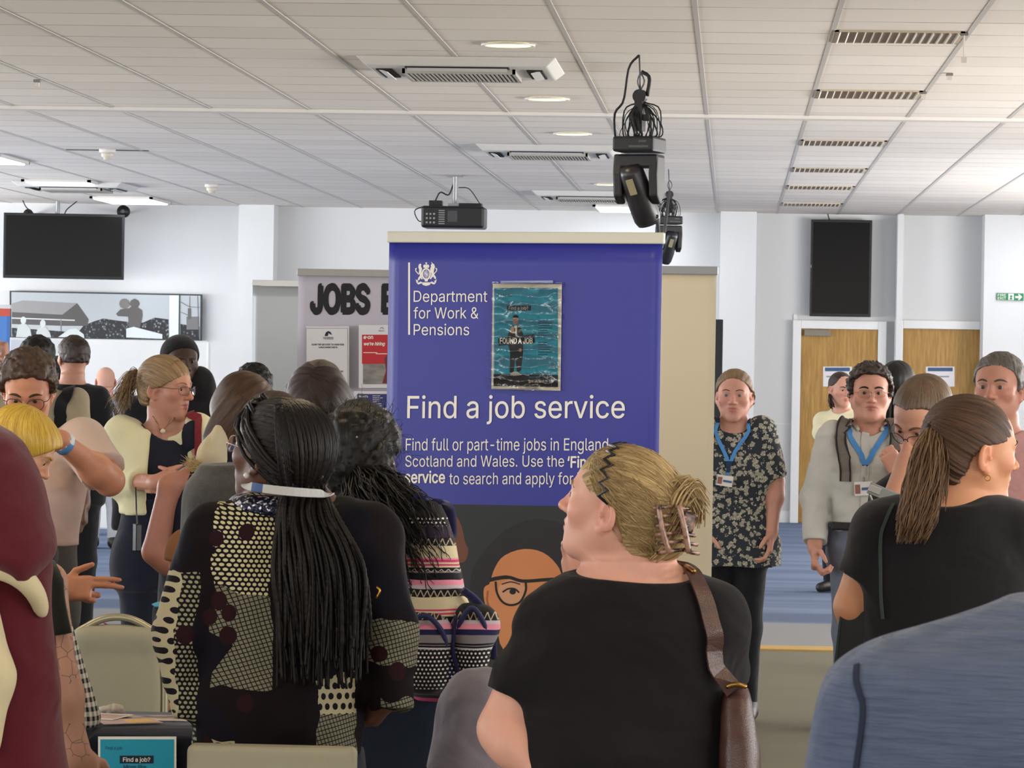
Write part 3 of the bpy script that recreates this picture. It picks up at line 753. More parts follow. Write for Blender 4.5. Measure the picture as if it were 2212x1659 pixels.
def downlight(y, label, x=-1.09, power=60, parts=True):
    t = empty('recessed_downlight', (x, y, CEIL), label, 'ceiling light', 'round warm downlights in a row')
    MB().lathe([(.085, .06), (.105, .0), (.13, -.004), (.128, -.014), (.112, -.012), (.09, .05)], n=32).build('trim_ring', DWHITE, t, True)
    MB().lathe([(.0005, .0), (.07, -.012), (.108, -.010), (.108, .02), (.0005, .02)], n=32).build('lamp_lens', LENS.m, t, True)
    l = D.lights.new('downlight_lamp', 'SPOT'); l.energy = power; l.color = (1.0, .80, .52); l.spot_size = rad(130); l.spot_blend = .6; l.shadow_soft_size = .1
    o = D.objects.new('downlight_lamp', l); o.location = (0, 0, -.03); link(o, t)
downlight(17.1, 'round yellow downlight in front of the nearest air conditioner')
downlight(20.7, 'round yellow downlight just behind the nearest air conditioner, second in its row')
downlight(23.95, 'round yellow downlight in front of the middle air conditioner, third in its row')
downlight(31.0, 'round yellow downlight beside the farthest air conditioner, behind the hanging spotlight')
for i, (xx, yy, pw) in enumerate(((-1.05, 13.4, 70), (-.9, 9.2, 80), (1.6, 10.4, 75), (1.5, 6.2, 80), (-2.6, 6.4, 95), (-3.6, 10.6, 130), (.5, 3.0, 60))):
    l = D.lights.new('downlight_lamp', 'SPOT'); l.energy = pw; l.color = (1.0, .80, .50); l.spot_size = rad(140); l.spot_blend = .7; l.shadow_soft_size = .12
    o = D.objects.new('hall_downlight', l); o.location = (xx, yy, CEIL - .03); link(o)
def louvre(y, label, x=.717):
    t = empty('louvred_ceiling_light', (x, y, CEIL), label, 'ceiling light', 'unlit louvred lights in a row'); w = .29; f = MB()
    for a, b in (((-w, -w), (-w + .02, w)), ((w - .02, -w), (w, w)), ((-w, -w), (w, -w + .02)), ((-w, w - .02), (w, w))): f.box((a[0], a[1], -.008), (b[0], b[1], .0))
    f.build('frame', plain('louvre frame', '#b7a892', .5), t)
    MB().box((-w + .02, -w + .02, -.006), (w - .02, w - .02, .004)).build('reflector', plain('louvre reflector', '#94826a', .5), t)
    for i in range(15):
        xx = -w + .03 + i * (2 * w - .06) / 14; MB().prism([(xx - .004, -.002), (xx + .004, -.002), (xx + .0015 + (i - 7) * .0012, -.016), (xx - .0015 + (i - 7) * .0012, -.016)], -w + .03, w - .03).build('louvre_blade', plain('louvre blade', '#ddd5c6', .4), t)
for py, lab in ((78, 'unlit louvred ceiling light nearest the top edge of the photo'), (203, 'second unlit louvred ceiling light from the near end, before the white ceiling track'), (307, 'unlit louvred ceiling light just beyond the white ceiling track'),
                (366, 'fourth unlit louvred ceiling light from the near end of its row'), (404, 'fifth unlit louvred ceiling light, second from the far wall'), (441, 'unlit louvred ceiling light closest to the far wall above the tall screen')):
    louvre(place(1750 if py > 300 else 1900, py)[1], lab)
def cassette(x, y, label, w=.5):
    t = empty('ceiling_air_conditioner', (x, y, CEIL), label, 'air conditioner', 'square cassette air conditioners in the ceiling')
    b = MB(); V = np.array([(sx * (w if k == 0 else w * .90), sy * (w if k == 0 else w * .90), (0, -.045)[k]) for k in (0, 1) for sx, sy in ((-1, -1), (1, -1), (1, 1), (-1, 1))])
    b.add(V, [[0, 1, 5, 4], [1, 2, 6, 5], [2, 3, 7, 6], [3, 0, 4, 7], [4, 5, 6, 7], [3, 2, 1, 0]]); b.build('panel', DWHITE, t, bevel=.008)
    for k in range(4):
        R = rotz(k * R90); MB().box((-.26, -.42, -.052), (.26, -.34, -.044), R=R).build('outlet_slot', DARK, t)
        R2 = R @ np.eye(3); MB().box((-.25, -.024, -.002), (.25, .024, .002), R=R2 @ rotx(rad(-16)), o=R @ np.array((0, -.385, -.056))).build('louvre_flap', DWHITE, t)
    gm = MB()
    for i in range(26): xx = -.27 + i * .0216; gm.box((xx - .005, -.27, -.068), (xx + .005, .27, -.050))
    gm.box((-.285, -.285, -.070), (.285, -.27, -.045)).box((-.285, .27, -.070), (.285, .285, -.045)).box((-.285, -.285, -.070), (-.27, .285, -.045)).box((.27, -.285, -.070), (.285, .285, -.045))
    gm.build('intake_grille', plain('grille grey', '#a5a097', .5), t); MB().box((-.27, -.27, -.055), (.27, .27, -.046)).build('filter', plain('filter grey', '#4c4842', .9), t)
q = place(1000, 152, .03); cassette(q[0], q[1], 'square white ceiling air conditioner nearest the top of the photo')
q = place(1187, 330, .03); cassette(q[0], q[1], 'square white ceiling air conditioner left of the big hanging spotlight, middle of its row')
q = place(1272, 425, .03); cassette(q[0], q[1], 'square white ceiling air conditioner farthest away above the projector')
q = place(165, 405, .03); cassette(q[0], q[1], 'square white ceiling air conditioner above the wide wall screen')
def detector(px, py, label):
    q = place(px, py); t = empty('smoke_detector', q, label, 'smoke detector', 'smoke detectors on the ceiling')
    MB().lathe([(.0005, 0), (.062, 0), (.062, -.022), (.05, -.03), (.0005, -.03)], n=24).build('mounting_base', DWHITE, t, True)
    MB().lathe([(.046, -.03), (.044, -.055), (.030, -.062), (.028, -.078), (.0005, -.082)], n=24).build('sensor_dome', plain('sensor cream', '#c9c0ae', .5), t, True)
detector(232, 322, 'cream smoke detector on the dark ceiling slot at the left'); detector(457, 398, 'cream smoke detector farther back above the wide screen')
q = place(232, 324); tag(MB().box((q[0] - .31, q[1] - .03, CEIL - .004), (q[0] + .31, q[1] + .03, CEIL + .01)).build('ceiling_slot', plain('slot grey', '#3c3a3c', .8)), 'dark open slot in the ceiling behind the left smoke detector', 'ceiling vent')
for px, py, ln, lab in ((2083, 70, .115, 'long thin ceiling hook with a dangling end, right of the nearest louvred light'), (80, 172, .02, 'small metal ceiling clip near the left edge of the photo'), (2051, 158, .015, 'small grey ceiling clip right of the second louvred light'), (1995, 197, .02, 'small grey ceiling hook touching the second louvred light')):
    q = place(px, py); t = empty('ceiling_hook', q, lab, 'hook', 'small hooks in the ceiling tiles')
    MB().box((-.018, -.018, -.014), (.018, .018, 0)).build('hook_plate', plain('hook grey', '#77726c', .5), t, bevel=.002); MB().tube([(0, 0, -.01), (0, 0, -ln), (.008, 0, -ln - .012)], .004).box((-.012, -.012, -ln - .02), (.012, .012, -ln + .004)).build('hook_rod', plain('hook pale', '#c8c2b8', .5), t)

# ------------------------------------------------------------------ hanging stage lights and projector
def moving_head(px, pyc, label, sc, tilt, yaw, k=1.0):
    top = place(*pyc); Y = top[1]; z0 = P(px, sc[0], Y=Y)[2]; X = P(px, sc[0], Y=Y)[0]      # z0: underside of the clamp
    t = empty('moving_head_spotlight', (X, Y, 0), label, 'stage light', 'black moving head spotlights hanging from the ceiling', rz=rad(yaw)); zc = z0
    R = 1.0 * k
    clamp = MB(); clamp.lathe([(.034 * k, -.02), (.034 * k, .02)], n=16, R=rotx(R90), o=(0, 0, zc)).box((-.02 * k, -.03 * k, zc - .17 * k), (.02 * k, .03 * k, zc - .02)).box((-.05 * k, -.02 * k, zc - .12 * k), (.05 * k, .02 * k, zc - .09 * k))
    clamp.build('clamp', plain('clamp black', '#101012', .5), t)
    zb = zc - .20 * k
    base = MB().box((-.105 * k, -.11 * k, zb - .075 * k), (.105 * k, .11 * k, zb)).build('base_box', plain('fixture black', '#1a1a1c', .5), t, bevel=.012 * k)
    MB().box((-.1055 * k, -.085 * k, zb - .06 * k), (-.1045 * k, .085 * k, zb - .012 * k)).build('side_plate', plain('fixture grey', '#6e7072', .5), base)
    MB().box((-.02 * k, -.1115 * k, zb - .055 * k), (.08 * k, -.1095 * k, zb - .045 * k)).box((.03 * k, -.1115 * k, zb - .03 * k), (.07 * k, -.1095 * k, zb - .02 * k)).build('label_strip', plain('label grey', '#4a4a4a', .5), base)
    yk = MB().box((-.112 * k, -.065 * k, zb - .15 * k), (.112 * k, .065 * k, zb - .085 * k))
    for sx in (-1, 1): yk.prism([(-.06 * k, zb - .09 * k), (.06 * k, zb - .09 * k), (.07 * k, zb - .18 * k), (.055 * k, zb - .29 * k), (.0, zb - .33 * k), (-.055 * k, zb - .29 * k), (-.07 * k, zb - .18 * k)], sx * .114 * k, sx * .068 * k, ax=0)
    yk.build('yoke', plain('fixture black', '#1a1a1c', .5), t, bevel=.01 * k)
    hz_ = zb - .27 * k; Rt = roty(rad(tilt)) @ rotx(rad(25)); hb = MB()
    hb.lathe([(.0005, .15 * k), (.05 * k, .145 * k), (.060 * k, .11 * k), (.066 * k, .02 * k), (.070 * k, -.06 * k), (.066 * k, -.14 * k), (.056 * k, -.165 * k), (.0005, -.148 * k)], n=24, R=Rt, o=(0, 0, hz_)); h = hb.build('lamp_head', plain('fixture satin', '#202023', .35), t, True)
    MB().lathe([(.0005, -.156 * k), (.048 * k, -.153 * k), (.058 * k, -.148 * k), (.058 * k, -.14 * k)], n=24, R=Rt, o=(0, 0, hz_)).build('lens', plain('fixture lens', '#08080a', .1, 0, .8), h, True)
    MB().box((-.02 * k, -.08 * k, .02 * k), (.015 * k, -.072 * k, .10 * k), R=Rt, o=(0, 0, hz_)).build('head_label', plain('label cream', '#8c8468', .5), h)
    cb = MB(); r_ = np.random.default_rng(int(px))
    for i in range(34):
        a = r_.uniform(0, 6.28); rr = r_.uniform(.05, .11) * k
        cb.tube(spline([(r_.normal(0, .012), r_.normal(0, .012), zc - .03 * k), (rr * math.cos(a), rr * math.sin(a) * .8, zc - r_.uniform(.06, .13) * k), (rr * 1.1 * math.cos(a + .3), rr * .8 * math.sin(a + .3), zb - .03 * k + .04 * k), (.6 * rr * math.cos(a), .6 * rr * math.sin(a), zb)], 12), r_.uniform(.002, .0045) * k, 5)
    cb.build('cable_loop', plain('cable black', '#121214', .6), t, True)
    L = top - np.array((X, Y, 0)); L = rotz(-rad(yaw)) @ L
    wv = MB().tube([(L[0], L[1], CEIL - .002), (L[0] * .4, L[1] * .4, zc + .10), (0, 0, zc + .03)], .004, 6).tube(spline([(0, 0, zc + .03), (.02, 0, zc + .07), (0, 0, zc + .11), (-.015, 0, zc + .07), (0, 0, zc + .03)], 12), .004, 6)
    wv.build('hanging_wire', plain('wire grey', '#55565a', .4, .5), t, True)
    if k >= 1:
        MB().tube(spline([(L[0], L[1], CEIL - .002), (-.06, 0, zc + .14), (-.085, 0, zc - .02), (-.13, 0, zc - .09), (-.12, 0, zb - .05)], 16), .006, 6).tube(spline([(.005, 0, zc + .12), (.045, 0, zc + .09), (.035, 0, zc)], 8), .010, 6).build('power_cable', plain('cable black', '#121214', .6), t, True)
    return t, X, Y, zc
mh, mx, my, mz = moving_head(1383, (1381, 118), 'large black moving head spotlight hanging from the ceiling, nearer one', (208,), -13, -16)
mh2, nx_, ny_, nz_ = moving_head(1446, (1444, 365), 'small looking black moving head spotlight farther back beside the blue banner corner', (420,), 10, 15, .86)
lp = spline([(mx + .09, my, mz - .585), ((mx * .6 + nx_ * .4) + .05, my * .6 + ny_ * .4, mz - .60), (nx_, ny_ - .02, nz_ + .02)], 20) - np.array((mx, my, 0)); MB().tube(lp @ rotz(rad(-16)), .011, 6).build('linking_cable', plain('cable black', '#121214', .6), mh, True)
q = place(983, 379); PJ = empty('ceiling_projector', (q[0], q[1], 0), 'black projector hanging on a pole above the blue banner', 'projector'); s_ = F / q[1]
zt, zb = P(980, 447, Y=q[1])[2], P(980, 494, Y=q[1])[2]
x0, x1 = P(914, 470, Y=q[1])[0] - q[0], P(1049, 470, Y=q[1])[0] - q[0]
bd = MB().box((x0, -.2, zb), (x1, .2, zt)).build('body', plain('projector black', '#151517', .4), PJ, bevel=.02)
MB().tube([(0, 0, zt), (0, 0, CEIL)], .018, 10).box((-.06, -.06, CEIL - .012), (.06, .06, CEIL)).box((-.05, -.05, zt), (.05, .05, zt + .03)).build('ceiling_pole', STEEL, PJ)
cp = MB()
for i in range(3):
    for j in range(3): cp.box((x0 + .04 + i * .03, -.204, zb + .035 + j * .035), (x0 + .055 + i * .03, -.199, zb + .05 + j * .035))
for j in range(7): cp.box((x0 + .145, -.204, zb + .03 + j * .018), (x0 + .195, -.199, zb + .037 + j * .018))
cp.build('connector_panel', plain('connector grey', '#8b8b8a', .5), bd)
MB().box((x0 + .22, -.203, zb + .05), (x0 + .30, -.199, zb + .14)).build('label', plain('projector label', '#3d3d40', .5), bd)
MB().box((x0 + .05, -.06, zt - .005), (x0 + .16, .06, zt + .05)).box((x0 + .30, -.08, zt - .005), (x1 - .03, .08, zt + .03)).build('mounting_bracket', BLACK, PJ, bevel=.006)
MB().tube(spline([(x0 + .1, 0, zt + .05), (x0 + .14, 0, zt + .12), (-.05, 0, zt + .10), (-.01, 0, CEIL - .06)], 14), .006, 6).tube(spline([(x1 - .05, 0, zt + .03), (.12, 0, zt + .15), (.03, 0, CEIL - .1)], 10), .004, 6).tube(spline([(x0 + .02, -.1, zt), (x0 - .06, -.12, zt - .04), (x0 - .03, -.12, zb + .06), (x0 + .02, -.15, zb + .05)], 12), .005, 6).build('cable', plain('cable black', '#121214', .6), PJ, True)
# ------------------------------------------------------------------ boards: flat things that carry print
from mathutils.geometry import delaunay_2d_cdt
FONT = None
try:
    _fp = os.path.join(bpy.utils.resource_path('LOCAL'), 'datafiles', 'fonts', 'Inter.woff2')     # the sans serif that ships inside Blender, else its built-in one
    if os.path.exists(_fp): FONT = D.fonts.load(_fp)
except Exception: FONT = None
def text_mesh(txt, bold=0.0, font=True):
    cu = D.curves.new('lettering', 'FONT'); cu.body = txt; cu.size = 1
    if FONT is not None and font: cu.font = FONT
    o = D.objects.new('lettering', cu); COL.objects.link(o); C.view_layer.update()
    oc = o.to_curve(C.evaluated_depsgraph_get()); loops = []
    for sp in oc.splines:                # outline of each letter, sampled
        bp = sp.bezier_points; m = len(bp); L = []
        for i in range(m):
            p0, p1 = bp[i], bp[(i + 1) % m]; A, B1, C1, E = [np.array(v[:2]) for v in (p0.co, p0.handle_right, p1.handle_left, p1.co)]
            straight = abs(np.cross(B1 - A, E - A)) + abs(np.cross(C1 - A, E - A)) < 1e-6
            for t in ((0,) if straight else (0, .2, .4, .6, .8)): L.append(A * (1 - t) ** 3 + 3 * B1 * t * (1 - t) ** 2 + 3 * C1 * t * t * (1 - t) + E * t ** 3)
        L = [q for i, q in enumerate(L) if np.linalg.norm(q - L[i - 1]) > 1e-4]
        if len(L) > 2: loops.append(np.array(L))
    o.to_curve_clear(); D.objects.remove(o); D.curves.remove(cu)
    V = np.vstack(loops); E = []; k = 0
    for L in loops: n = len(L); E += [(k + i, k + (i + 1) % n) for i in range(n)]; k += n
    r = delaunay_2d_cdt([Vector(v) for v in V], E, [], 0, 1e-6); V = np.array([v[:] for v in r[0]]); T = np.array(r[2])
    c = V[T].mean(1); w = np.zeros(len(c), int)
    for L in loops:                      # winding number of each triangle's centre
        a_, b_ = L, np.roll(L, -1, 0); y = c[:, 1][:, None]; up_ = (a_[:, 1] <= y) & (b_[:, 1] > y); dn = (a_[:, 1] > y) & (b_[:, 1] <= y)
        side = (b_[:, 0] - a_[:, 0]) * (y - a_[:, 1]) - (c[:, 0][:, None] - a_[:, 0]) * (b_[:, 1] - a_[:, 1]); w += (up_ & (side > 0)).sum(1) - (dn & (side < 0)).sum(1)
    T = T[w != 0]; V = np.hstack([V, np.zeros((len(V), 1))]); polys = [tuple(int(i) for i in t) for t in T]; n = len(V)
    if bold > 0:                      # heavier strokes: the same outlines laid a hair apart
        W = []; PL = []
        for k, (dx, dy) in enumerate(((-1, 0), (1, 0), (0, -.8), (0, .8), (-.7, .6), (.7, -.6))): W.append(V + np.array((dx * bold, dy * bold, k * .0004))); PL += [tuple(i + k * n for i in p) for p in polys]
        V = np.vstack(W); polys = PL
    return V, polys
_V, _p = text_mesh('H'); CAPH = float(_V[:, 1].max() - _V[:, 1].min())
class Board:
    """a vertical plane through two measured points; local u to the right, z up"""
    def __init__(s, name, a, b, sa, sb, label, cat, group=None, z0=0.0, py=700, on=None, off=.003):
        if on is not None:
            s.rz, s.t, s.n, s.z0 = on.rz, on.t, on.n, z0; s.A = on.A + s.n * off; u0, u1 = s.at(a, py)[0], s.at(b, py)[0]; s.w = u1 - u0; s.A = s.A + s.t * u0; s.root = empty(name, (s.A[0], s.A[1], z0), label, cat, group, s.rz); return
        A = P(a, py, sa); B = P(b, py, sb); s.A = A; s.w = math.hypot(B[0] - A[0], B[1] - A[1]); s.rz = math.atan2(B[1] - A[1], B[0] - A[0]); s.z0 = z0
        s.t = np.array((math.cos(s.rz), math.sin(s.rz), 0)); s.n = np.array((math.sin(s.rz), -math.cos(s.rz), 0)); s.root = empty(name, (A[0], A[1], z0), label, cat, group, s.rz) if label else None
    def at(s, px, py):
        d = P(px, py, Y=10.0) - np.array((0, 0, CAMZ)); o = np.array((0, 0, CAMZ)); k = (s.A - o).dot(s.n) / d.dot(s.n); q = o + d * k - s.A
        return q.dot(s.t), q[2] + s.A[2] - s.z0
    def text(s, txt, x0, x1, yb, yt, mat, parent=None, bold=0.0, name='lettering', d=.0015, slant=0, font=True, lift=.0006, split=False):
        """fit txt between px x0..x1, baseline yb, capital height up to yt"""
        V, polys = text_mesh(txt, bold, font); u0, za = s.at(x0, yb); u1, zb_ = s.at(x1, yb); um, zt = s.at((x0 + x1) / 2, yt); zm = s.at((x0 + x1) / 2, yb)[1]
        kx = (u1 - u0) / (V[:, 0].max() - V[:, 0].min()); kz = (zt - zm) / CAPH
        X = u0 + (V[:, 0] - V[:, 0].min()) * kx; Z = za + (zb_ - za) * (X - u0) / (u1 - u0) + V[:, 1] * kz
        if slant: X = X + V[:, 1] * kz * slant
        if split:
            T = np.array(polys); xs = V[:, 0][T]; lo, hi = xs.min(1), xs.max(1); od = np.argsort(lo); cut = []; e = -9
            for i in od:
                if lo[i] > e + .16: cut.append(lo[i])
                e = max(e, hi[i])
            g = np.searchsorted(np.array(cut), lo + 1e-6); W = np.stack([X, -d - lift - V[:, 2] * .1, Z], 1)
            for k in range(1, len(cut) + 1):
                u_, inv = np.unique(T[g == k], return_inverse=True); npmesh(name, W[u_], inv.reshape(-1, 3), mat, parent or s.root, False)
            return
        W = np.stack([X, -d - lift - V[:, 2] * .1, Z], 1); me = D.meshes.new(name); me.from_pydata(W.tolist(), [], polys); me.materials.append(mat)
        o = D.objects.new(name, me); return link(o, parent or s.root)
    def poly(s, pts, mat, d=.0012, name='print', parent=None, raw=False, th=.0006, soft=False):
        if soft: pts = spline(list(pts) + [pts[0]], 48)[:-1]
        q = np.array(pts if raw else [s.at(*p) for p in pts]); a = 0
        for (x0, y0), (x1, y1) in zip(q, np.roll(q, -1, 0)): a += x0 * y1 - x1 * y0
        if a < 0: q = q[::-1]
        return MB().prism(q, -d, -d + th).build(name, mat, parent or s.root)
    def rect(s, x0, y0, x1, y1, mat, **k): return s.poly([(x0, y0), (x1, y0), (x1, y1), (x0, y1)], mat, **k)
    def oval(s, cx, cy, rx, ry, mat, a0=0, a1=360, n=28, **k): return s.poly([(cx + rx * math.cos(rad(a)), cy + ry * math.sin(rad(a))) for a in np.linspace(a0, a1, n, endpoint=a1 - a0 < 360)], mat, **k)
    def path(s, pts, wpx, mat, d=.0014, name='print', parent=None, sm=True):
        p = spline(pts, 26) if sm else np.array(pts, float); t = np.gradient(p, axis=0); nn = np.stack([-t[:, 1], t[:, 0]], 1); nn /= np.linalg.norm(nn, axis=1)[:, None] + 1e-9; w = np.broadcast_to(np.asarray(wpx, float), (len(p),))[:, None] / 2
        V = [];
        for q in np.concatenate([p - nn * w, p + nn * w]): u, z = s.at(*q); V.append((u, -d, z))
        n = len(p); i = np.arange(n - 1); Q = np.stack([i, i + 1, i + 1 + n, i + n], 1)
        return npmesh(name, V, Q, mat, parent or s.root, False)
def rollup(name, a, b, sa, sb, ytop, label, mat, rail='#c9c6c0', wave=.0, group='roll-up banners'):
    B = Board(name, a, b, sa, sb, label, 'banner', group); zt = B.at((a + b) / 2, ytop)[1]; w = B.w
    nx, nz = 24, 30; V = []; 
    for j in range(nz + 1):
        for i in range(nx + 1):
            u = w * i / nx; e = wave * ((abs(i / nx - .5) * 2) ** 4) * math.sin(j / nz * 5 + i / nx * 2); V.append((u, e, .09 + (zt - .03 - .09) * j / nz))
    i = np.arange(nx)[None] + np.arange(nz)[:, None] * (nx + 1); i = i.ravel(); Q = np.stack([i, i + 1, i + nx + 2, i + nx + 1], 1)
    sh = npmesh('banner_sheet', V, Q, mat, B.root, True); md = sh.modifiers.new('thickness', 'SOLIDIFY'); md.thickness = .0012; md.offset = -1
    MB().box((-.006, -.008, zt - .034), (w + .006, .012, zt)).build('top_rail', plain('rail ' + rail, rail, .4), B.root, bevel=.004)
    MB().box((-.02, -.09, .0), (w + .02, .09, .085)).build('base_cassette', plain('cassette aluminium', '#a9aaac', .35, .7), B.root, bevel=.015)
    MB().tube([(w / 2, .03, .08), (w / 2, .03, zt - .01)], .012, 10).build('support_pole', STEEL, B.root)
    B.zt = zt; B.sheet = sh; return B
INK = plain('ink white', '#e6e2da', .7); KBLACK = plain('ink black', '#1b1b1d', .7); PAPER = plain('paper white', '#d6d3d6', .6)
# --- the blue banner
M = Mat('blue banner print', '#2e318f', .38, 0, .4); x, y, z = M.xyz()
M.base(M.mix(M.noise(300, 2), '#292c86', '#333798')); BLUE = M.m
B = rollup('roll_up_banner', 838, 1428, 718, 735, 501, 'blue job service roll-up banner with a white crest and a taped teal poster', BLUE, '#cdcabb', 0)
B.rect(882, 567, 886, 723, INK); ms = dict(bold=.0)
B.text('Department', 894, 1053, 652, 628, INK); B.text('for Work &', 894, 1034, 688, 664, INK); B.text('Pensions', 894, 1014, 724, 700, INK)
B.text('Find a job service', 880, 1350, 903, 855, INK, bold=.004, split=True); 
B.text('Find full or part-time jobs in England,', 877, 1321, 973, 947, INK)
B.text('Scotland and Wales. Use the', 876, 1219, 1008, 984, INK); B.text('‘Find a job’', 1226, 1355, 1010, 986, INK, bold=.02)
B.text('service', 875, 962, 1043, 1018, INK, bold=.02); B.text('to search and apply for jobs.', 971, 1300, 1046, 1021, INK)
# crest
cx, cy = 921, 590
def CP(pts): return [(cx + x * .95, cy + y * .95) for x, y in pts]
B.path(CP([(9 * math.cos(a), 2 + 12 * math.sin(a)) for a in np.linspace(0, 6.3, 26)]), 3.4, INK, sm=False); B.oval(cx, cy + 2, 6.0, 8.6, plain('crest tint', '#8f92c4', .7)); B.path(CP([(-5, -3), (5, 7)]), 1.2, INK); B.path(CP([(0, -7), (0, 11)]), 1.0, INK); B.path(CP([(-6, 2), (6, 2)]), 1.0, INK)
B.poly(CP([(-6, -12), (6, -12), (7, -17), (4, -20), (1.2, -18), (1.2, -22), (2.6, -23), (0, -25), (-2.6, -23), (-1.2, -22), (-1.2, -18), (-4, -20), (-7, -17)]), INK, name='crown_print')
B.poly(CP([(-9, -10), (-12, -15), (-11, -20), (-14, -22), (-17, -19), (-18, -13), (-16, -8), (-17, 0), (-14, 5), (-18, 11), (-20, 16), (-16, 16), (-13, 11), (-11, 14), (-8, 14), (-10, 9), (-9, 3), (-11, -3)]), INK, name='lion_print')
B.poly(CP([(9, -10), (11, -15), (10, -18), (13, -21), (11, -26), (15, -22), (18, -20), (20, -14), (18, -8), (17, -3), (18, 3), (22, 9), (22, 14), (19, 13), (16, 8), (13, 10), (11, 14), (8, 13), (11, 7), (12, 1), (9, -4)]), INK, name='unicorn_print')
for sx in (-1, 1):
    B.path(CP([(sx * 17, 3), (sx * 21, -2), (sx * 24, -6), (sx * 22, -11), (sx * 25, -9)]), 2, INK); B.poly(CP([(sx * 8, 22), (sx * 12, 19), (sx * 20, 22), (sx * 18, 18), (sx * 24, 14), (sx * 22, 22), (sx * 18, 26), (sx * 10, 23), (sx * 8, 27)]), INK, name='ribbon_print')
B.poly(CP([(-9, 21), (9, 21), (8, 27), (0, 29), (-8, 27)]), INK, name='motto_print'); B.poly(CP([(-4, 14), (4, 14), (3, 19), (-3, 19)]), INK, name='motto_print')
# photograph printed on its lower half
ph = plain('print charcoal', '#232629', .5); B.poly([(845, 1087), (1429, 1097), (1429, 1640), (845, 1640)], ph, name='printed_photo', d=.0008)
PS = Mat('printed face', '#c07a4b', .5); n_ = PS.noise(3, 2); PS.base(PS.mix(n_, '#b56c3f', '#cf8d5e')); PSK = PS.m; PH = plain('print hair', '#1a1718', .5, var=.2, sc=40)
B.poly([(1016, 1330), (1016, 1255), (1030, 1215), (1060, 1175), (1100, 1140), (1150, 1122), (1210, 1130), (1250, 1160), (1270, 1260), (1260, 1420), (1060, 1420), (1030, 1380)], PH, soft=True, name='printed_hair', d=.0010)
B.poly([(1057, 1262), (1070, 1225), (1090, 1200), (1130, 1186), (1170, 1192), (1200, 1216), (1215, 1250), (1218, 1330), (1190, 1400), (1130, 1430), (1085, 1400), (1074, 1350), (1068, 1330), (1054, 1320), (1046, 1295), (1046, 1270)], PSK, soft=True, name='printed_face', d=.0013)
B.path([(1054, 1276), (1053, 1300), (1062, 1318)], 4, plain('print ear', '#9c5230', .5), d=.0016)
B.oval(1106, 1278, 30, 26, plain('print lens', '#c58f6a', .4), d=.0016, name='printed_lens'); B.path([(1058, 1253), (1075, 1249), (1100, 1247), (1130, 1255), (1180, 1252), (1215, 1250)], [8] * 10 + [7] * 16, KBLACK, d=.0022, name='printed_glasses')
B.path([(1071, 1256), (1074, 1280), (1086, 1300), (1104, 1307), (1124, 1300), (1136, 1276), (1136, 1256)], 4.5, KBLACK, d=.0021, name='printed_glasses')
B.path([(1086, 1279), (1098, 1272), (1112, 1272), (1122, 1280)], 3.5, KBLACK, d=.0021); B.oval(1108, 1278, 7, 6, KBLACK, d=.0021); B.path([(1084, 1262), (1104, 1257), (1124, 1262)], 3, plain('print brow', '#4a2a1c', .6), d=.0019)
B.poly([(955, 1110), (975, 1106), (995, 1130), (1005, 1170), (1012, 1190), (1000, 1215), (960, 1200)], plain('print blurred face', '#6a4232', .6), soft=True, name='printed_face', d=.0011)
# --- teal poster taped on it, in a creased clear sleeve
PB = Board('teal_poster', 1063, 1213, 1, 1, 'teal job poster in a clear plastic sleeve taped to the blue banner', 'poster', z0=1.5, on=B); PB_z = 0
TEAL = plain('poster teal', '#1795b2', .5, var=.06, sc=6); CRM = plain('poster cream', '#d9d3c0', .6)
PB.poly([(1065, 613), (1214, 614), (1211, 844), (1062, 840)], CRM, name='poster_sheet', d=.002, th=.0015); PB.rect(1068, 622, 1206, 812, TEAL, name='poster_print', d=.003); PB.poly([(1067, 808), (1206, 810), (1206, 836), (1067, 834)], KBLACK, name='poster_print', d=.0034)
PB.text('Find a job', 1077, 1107, 640, 634, plain('ink teal dark', '#0a4560', .6), d=.0036); PB.rect(1096, 660, 1148, 671, plain('ink navy', '#0b1e33', .6), d=.0036); PB.text('Find a job?', 1100, 1142, 669, 662, INK, d=.0042)
BK = plain('ink suit', '#20242a', .6); FC = plain('ink face', '#c49a80', .6)
PB.poly([(1098, 722), (1108, 703), (1124, 703), (1131, 722), (1131, 760), (1129, 775), (1126, 800), (1118, 806), (1114, 772), (1110, 806), (1102, 804), (1103, 760), (1098, 745)], BK, d=.0038); PB.oval(1114.5, 692, 6.2, 9, FC, d=.0040); PB.oval(1115, 686, 6.6, 5.5, KBLACK, a0=180, a1=360, d=.0044)
PB.path([(1109, 691), (1120, 691)], 1.6, KBLACK, d=.0046); PB.poly([(1113, 703), (1118, 703), (1118, 727), (1115, 727)], CRM, d=.0044); PB.oval(1108, 713, 4, 7, FC, d=.0046); PB.oval(1125, 756, 3, 4, FC, d=.0044); PB.poly([(1102, 807), (1111, 803), (1119, 803), (1128, 810), (1110, 812)], CRM, d=.0044)
PB.poly([(1077, 731), (1155, 722), (1156, 740), (1078, 747)], plain('ink navy', '#0b1e33', .6), d=.0048); PB.text('FOUND A JOB', 1081, 1152, 742, 730, INK, bold=.03, d=.0054)
for i in range(15):
    if i not in (7, 8): PB.rect(1163, 692 + i * 5.2, 1163 + (22, 30, 26, 31, 20)[i % 5], 693.6 + i * 5.2, plain('ink teal dark', '#0a4560', .6), d=.0036, name='small_print')
PB.text('gov.uk/find-a-job', 1143, 1197, 826, 820, INK, d=.004, bold=.01); PB.text('Scan to apply', 1143, 1168, 816, 812, TEAL, d=.004)
